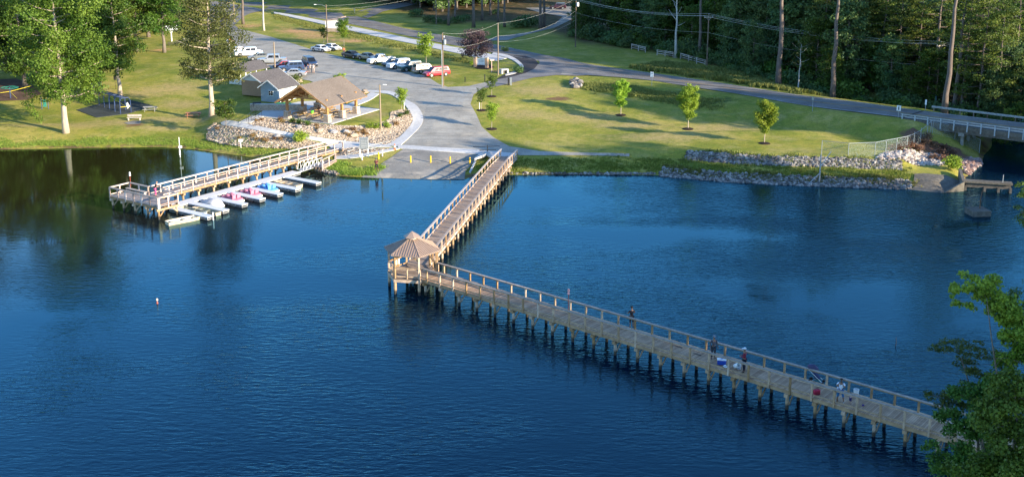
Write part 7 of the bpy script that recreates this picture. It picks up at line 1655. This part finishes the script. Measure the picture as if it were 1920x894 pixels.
# sunlit pine crowns above the bridge
for i,(px,py,k,s) in enumerate([(1805,182,2,1.0),(1835,192,2,1.05),(1870,196,2,0.95),(1820,160,3,1.05),(1855,165,2,1.0),(1720,165,2,.95),(1680,160,2,.95),(1650,150,0,1.0),(1600,150,3,.95),(1900,170,3,1.1),(1540,145,3,.9),(1740,140,2,1.1)]):
    tree('pine_tree','pine tree of the group whose upper branches catch the sun above the bridge',gz_(Vector((*un(px,py,4.1),0))),pl_[k%2],i*2.1,s,group='pines with sunlit upper branches above the bridge')
q=gz_(Vector((*un(1889,222,3.8),0))); cn=tree_parts(75,6.5,0.3,2.0,26,0.26,90,LF_light,BK_grey,0.10,'cone',0.0); tree('small_pine','small bright green conical tree just behind the guard rail at the right',q,cn,0.2,1.0)
# tall roadside weeds and shore grass: nobody could count them
def tufts(name,pts,hmin,hmax,w,m,seed,label):
    rdn=np.random.RandomState(seed); P=np.array(pts); n=len(P); z=terrain(P); k=7; V=[];F=[];T=[]
    for j in range(k):
        a=rdn.uniform(0,6.28,n); h=rdn.uniform(hmin,hmax,n); r=rdn.uniform(0.1,0.5,n)*h; ox=rdn.uniform(-.18,.18,n); oy=rdn.uniform(-.18,.18,n)
        bx,by=P[:,0]+ox,P[:,1]+oy; dx,dy=np.cos(a)*r,np.sin(a)*r; sx,sy=-np.sin(a)*w/2,np.cos(a)*w/2
        V.append(np.stack([np.stack([bx-sx,by-sy,z-.02],1),np.stack([bx+sx,by+sy,z-.02],1),np.stack([bx+dx+sx*.5,by+dy+sy*.5,z+h],1),np.stack([bx+dx-sx*.5,by+dy-sy*.5,z+h],1)],1)); T.append(rdn.rand(n))
    V=np.concatenate(V).reshape(-1,3); T=np.concatenate(T); nf=len(T)
    me=bpy.data.meshes.new(name); me.from_pydata(V.tolist(),[],np.arange(len(V)).reshape(-1,4).tolist()); me.update(); at=me.attributes.new('tone','FLOAT','FACE'); at.data.foreach_set('value',T.astype(np.float32)); me.materials.append(m)
    o=bpy.data.objects.new(name,me); COL.objects.link(o); tag(o,label,name.replace('_',' '),None,'stuff'); return o
def scatter(poly,n,seed,soft=1.2):
    poly=np.array(poly); rdn=np.random.RandomState(seed); out=np.zeros((0,2)); ph=rdn.uniform(0,6.28,6)
    while len(out)<n:
        q=rdn.uniform(poly.min(0)-soft,poly.max(0)+soft,(n*4,2)); d=poly_sd(q,poly)
        w=0.5+0.25*np.sin(q[:,0]*0.9+ph[0]+2*np.sin(q[:,1]*0.5+ph[1]))+0.25*np.sin(q[:,1]*1.3+ph[2]+2*np.sin(q[:,0]*0.37+ph[3]))
        keep=(d+rdn.normal(0,soft*0.5,len(q)))>(1-w)*soft*1.3-soft*0.4; keep&=rdn.rand(len(q))<0.25+0.75*w; keep&=terrain(q)>0.12
        out=np.vstack([out,q[keep]])
    return out[:n]
LF_weed=leafmat('weed_green',(0.09,0.12,0.02),(0.26,0.25,0.07)); LF_shore=leafmat('shore_grass',(0.10,0.17,0.02),(0.25,0.30,0.05))
tufts('tall_grass',scatter(pxpoly([(1180,128),(1300,146),(1400,160),(1500,175),(1600,187),(1740,205),(1745,199),(1600,176),(1500,160),(1400,143),(1330,130),(1250,118)]),6500,1),0.25,0.85,0.12,LF_weed,1,'tall mixed weeds on the verge between road and forest')
tufts('ditch_weeds',scatter(pxpoly([(1095,160),(1120,155),(1200,165),(1270,178),(1345,190),(1350,203),(1310,204),(1230,190),(1150,178),(1100,168)]),3200,2),0.1,0.42,0.10,LF_weed,2,'rough weeds filling the shallow ditch across the lawn')
tufts('ditch_weeds',scatter(pxpoly([(515,27),(640,56),(780,90),(880,112),(880,120),(780,100),(640,66),(515,36)]),2600,3),0.08,0.3,0.10,LF_weed,3,'rough weeds along the bank below the white roadside path')
sh=[un(*p,0) for p in curve([(-60,283),(100,280),(300,277),(360,281),(450,293),(520,303)],6)]
tufts('shore_grass',scatter(strip_world(sh,0.9,4.2),3000,4),0.04,0.20,0.06,LF_shore,4,'fresh green grass along the left shore')
sh=[un(*p,0) for p in curve([(890,331),(960,328),(1100,328),(1230,329),(1400,343),(1600,351),(1712,355)],6)]
tufts('shore_grass',scatter(strip_world(sh,0.6,6.0),4200,5),0.04,0.24,0.06,LF_shore,5,'rough green grass on the shore strip right of the short pier')
sh=[un(*p,0) for p in curve([(585,320),(640,331),(700,333)],6)]
tufts('shore_grass',scatter(strip_world(sh,0.2,3.0),1800,6),0.08,0.35,0.08,LF_shore,6,'green grass on the point beside the gangway')
tufts('riprap_weeds',scatter(strip_world(shore,0.6,2.6),700,8),0.12,0.4,0.09,LF_weed,8,'sparse weeds growing between the stones of the waterline riprap')
tufts('riprap_weeds',scatter(strip_world(shore[2:],6.0,8.6),500,9),0.12,0.4,0.09,LF_weed,9,'sparse weeds growing between the stones of the upper riprap band')
# ---- near trees at the lower right
def at_px(px,py,dist):
    u=(px-960)/FP; v=(py-CY)/FP; t=dist/math.hypot(u,CP-v*SP); return Vector((u*t,(CP-v*SP)*t,CH-(SP+v*CP)*t))
def hand_tree(name,label,basepx,dist,cl,leaf,per,m,bark,rt,seed,cat='tree',flat=0.8,needle=False):
    """crown given as clumps seen at (px,py,r metres,depth offset); the limbs run from the trunk to each clump"""
    rdn=random.Random(seed); b=at_px(*basepx,dist); zb=max(H(b.x,b.y),0); base=Vector((b.x,b.y,zb)); pts=[]
    for px,py,r,dd,tn in cl:
        p=at_px(px,py,dist+dd)-base; pts.append((p,r,tn))
    top=max(p.z for p,_,_ in pts); hi=[p for p,_,_ in pts if p.z>top-1.5][0]; mb=MB(); N=8
    tp=[Vector((hi.x*(i/N)**2*0.6+rdn.uniform(-.1,.1),hi.y*(i/N)**2*0.6+rdn.uniform(-.1,.1),top*0.96*i/N-(0.3 if i==0 else 0))) for i in range(N+1)]
    mb.tube(tp,[rt*(1.2-i/N) if i<N else rt*.15 for i in range(N+1)],8); C=[]
    for p,r,tn in pts:
        f=max(0.1,min(0.95,(p.z-0.25*(p.xy-tp[4].xy).length)/(top*0.96))); x=f*N; k=min(N-1,int(x)); q=tp[k].lerp(tp[k+1],x-k); md=q.lerp(p,.5)+Vector((0,0,.15)); mb.tube([q,md,p],[rt*.35*(1.1-f),rt*.22*(1.1-f),.02],5)
        for _ in range(max(5,int(8*r))):
            a=rdn.uniform(0,6.28); e=rdn.uniform(-1,1); w=r*rdn.uniform(.35,.8); C.append((p.x+w*math.cos(a),p.y+w*math.sin(a),p.z+e*r*.55,r*.42,r*.42,r*.34*flat,min(1,max(0,tn+rdn.uniform(-.25,.25)))))
    t=thing(name,label,cat,tuple(base),0); mb.build('trunk',bark,t,sm=True); put(leaf_mesh('crown',C,per,leaf,seed,m,0.3 if needle else 0.75),'crown',t); return t
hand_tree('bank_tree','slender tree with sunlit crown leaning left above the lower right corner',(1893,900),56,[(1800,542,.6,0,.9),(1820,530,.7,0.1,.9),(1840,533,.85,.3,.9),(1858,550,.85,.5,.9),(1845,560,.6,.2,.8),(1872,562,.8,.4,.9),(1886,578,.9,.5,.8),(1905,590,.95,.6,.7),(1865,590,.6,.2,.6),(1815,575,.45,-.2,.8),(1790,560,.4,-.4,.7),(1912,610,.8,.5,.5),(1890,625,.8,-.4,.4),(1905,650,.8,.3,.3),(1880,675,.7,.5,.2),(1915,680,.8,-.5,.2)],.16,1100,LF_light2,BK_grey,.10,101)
hand_tree('pine_tree','feathery dark pine reaching over the far railing near the end of the pier',(1850,900),59,[(1762,655,.55,0,.4),(1790,650,.75,.4,.5),(1820,655,.75,.2,.5),(1845,665,.8,-.3,.4),(1800,675,.7,.8,.3),(1835,690,.9,.4,.3),(1868,685,.9,0,.3),(1760,745,.8,-.5,.4),(1735,738,.45,-.8,.4),(1790,760,.9,-.5,.3),(1860,720,1.0,0,.3),(1815,725,.6,.5,.3)],.17,1000,LF_pine,BK_pine,.12,102,needle=True,flat=.5)
hand_tree('bank_tree','dark green leafy tree behind the fresher one in the lower right corner',(1850,980),57,[(1800,740,.9,0,.3),(1840,745,1.1,.5,.3),(1870,730,1.1,0,.4),(1905,735,1.1,0,.3),(1815,790,1.1,0,.4),(1780,785,.9,0,.4),(1790,835,1.0,0,.4),(1850,790,1.3,-.5,.4),(1830,850,1.2,0,.3),(1770,860,.9,0,.4),(1900,800,1.3,0,.3),(1870,870,1.4,0,.3),(1920,880,1.4,0,.3),(1790,890,1.1,0,.4),(1745,830,.6,0,.5)],.15,950,LF_near,BK_grey,.2,103)
hand_tree('bank_tree','fresher green leafy tree nearest the camera in the lower right corner',(1905,1000),52,[(1880,715,.9,0,.7),(1910,710,1.0,0,.8),(1860,745,.9,0,.7),(1890,760,1.2,-.5,.8),(1925,750,1.1,0,.8),(1870,800,1.2,-.6,.7),(1910,815,1.3,-.6,.8),(1850,850,1.1,0,.6),(1890,870,1.3,-.6,.7),(1930,880,1.3,0,.7),(1835,890,1.1,0,.6),(1800,880,.8,0,.6)],.155,850,LF_mid2,BK_grey,.2,104)
hand_tree('bank_tree','dark branches of a tree cut off by the right border above the corner',(2010,900),58,[(1925,555,.9,0,.3),(1940,600,1.3,0,.3),(1960,560,1.4,0,.3),(1950,650,1.3,0,.3),(1915,398,.45,0,.4),(1930,365,.6,0,.4),(1960,400,1.2,0,.3),(1920,345,.4,0,.4)],.17,900,LF_pine,BK_pine,.15,105,needle=True)
# ---- unseen right hand bank: the trees that throw the evening shade
RB='tall tree on the right hand bank that shades the pier'
def bank(x,y,s,parts=None):
    q_=x*.53+y*.85
    if 171<q_<208: s*=0.55
    elif q_>=208: s*=0.8
    tree('bank_tree',RB,(x,y,max(H(x,y),0)),parts or rd.choice([fe,fd]),rd.uniform(0,6),s,group='tall trees on the right hand bank')
for x,y,s in [(50,34,1.15),(58,30,1.2),(66,36,1.25),(75,29,1.3),(76,33,1.2),(88,24,1.3),(58,42,1.0),(90,28,1.3),(48,22,1.2),(100,18,1.3),(64,22,1.25),(78,20,1.25),(56,14,1.2),(92,14,1.2),(110,8,1.3)]: bank(x,y,s)
for x,y,s in [(78,98,1.25),(86,94,1.3),(94,90,1.3),(84,84,1.15),(98,80,1.25),(106,86,1.3),(90,102,1.1)]: bank(x,y,s)
for x,y,s in [(99,128,1.3),(107,124,1.4),(108,133,1.45),(116,130,1.4),(118,140,1.5),(126,136,1.4),(128,146,1.5),(136,140,1.4),(138,152,1.5),(146,148,1.4),(148,162,1.5),(158,160,1.4),(124,122,1.4),(134,128,1.4),(160,176,1.5),(172,186,1.5),(170,172,1.5)]: bank(x,y,s)
for row in range(5):
    for k in range(9):
        x=104+row*11+k*4.6+rd.uniform(-3,3); y=124-row*5+k*11+rd.uniform(-3,3)
        q=x*0.53+y*0.85
        if q<163: continue
        if poly_sd(np.array([(x,y)]),LAND_B)[0]<2 and poly_sd(np.array([(x,y)]),LAND_A)[0]<2: continue
        if x/y<0.53: continue
        bank(x,y,rd.uniform(1.1,1.4))
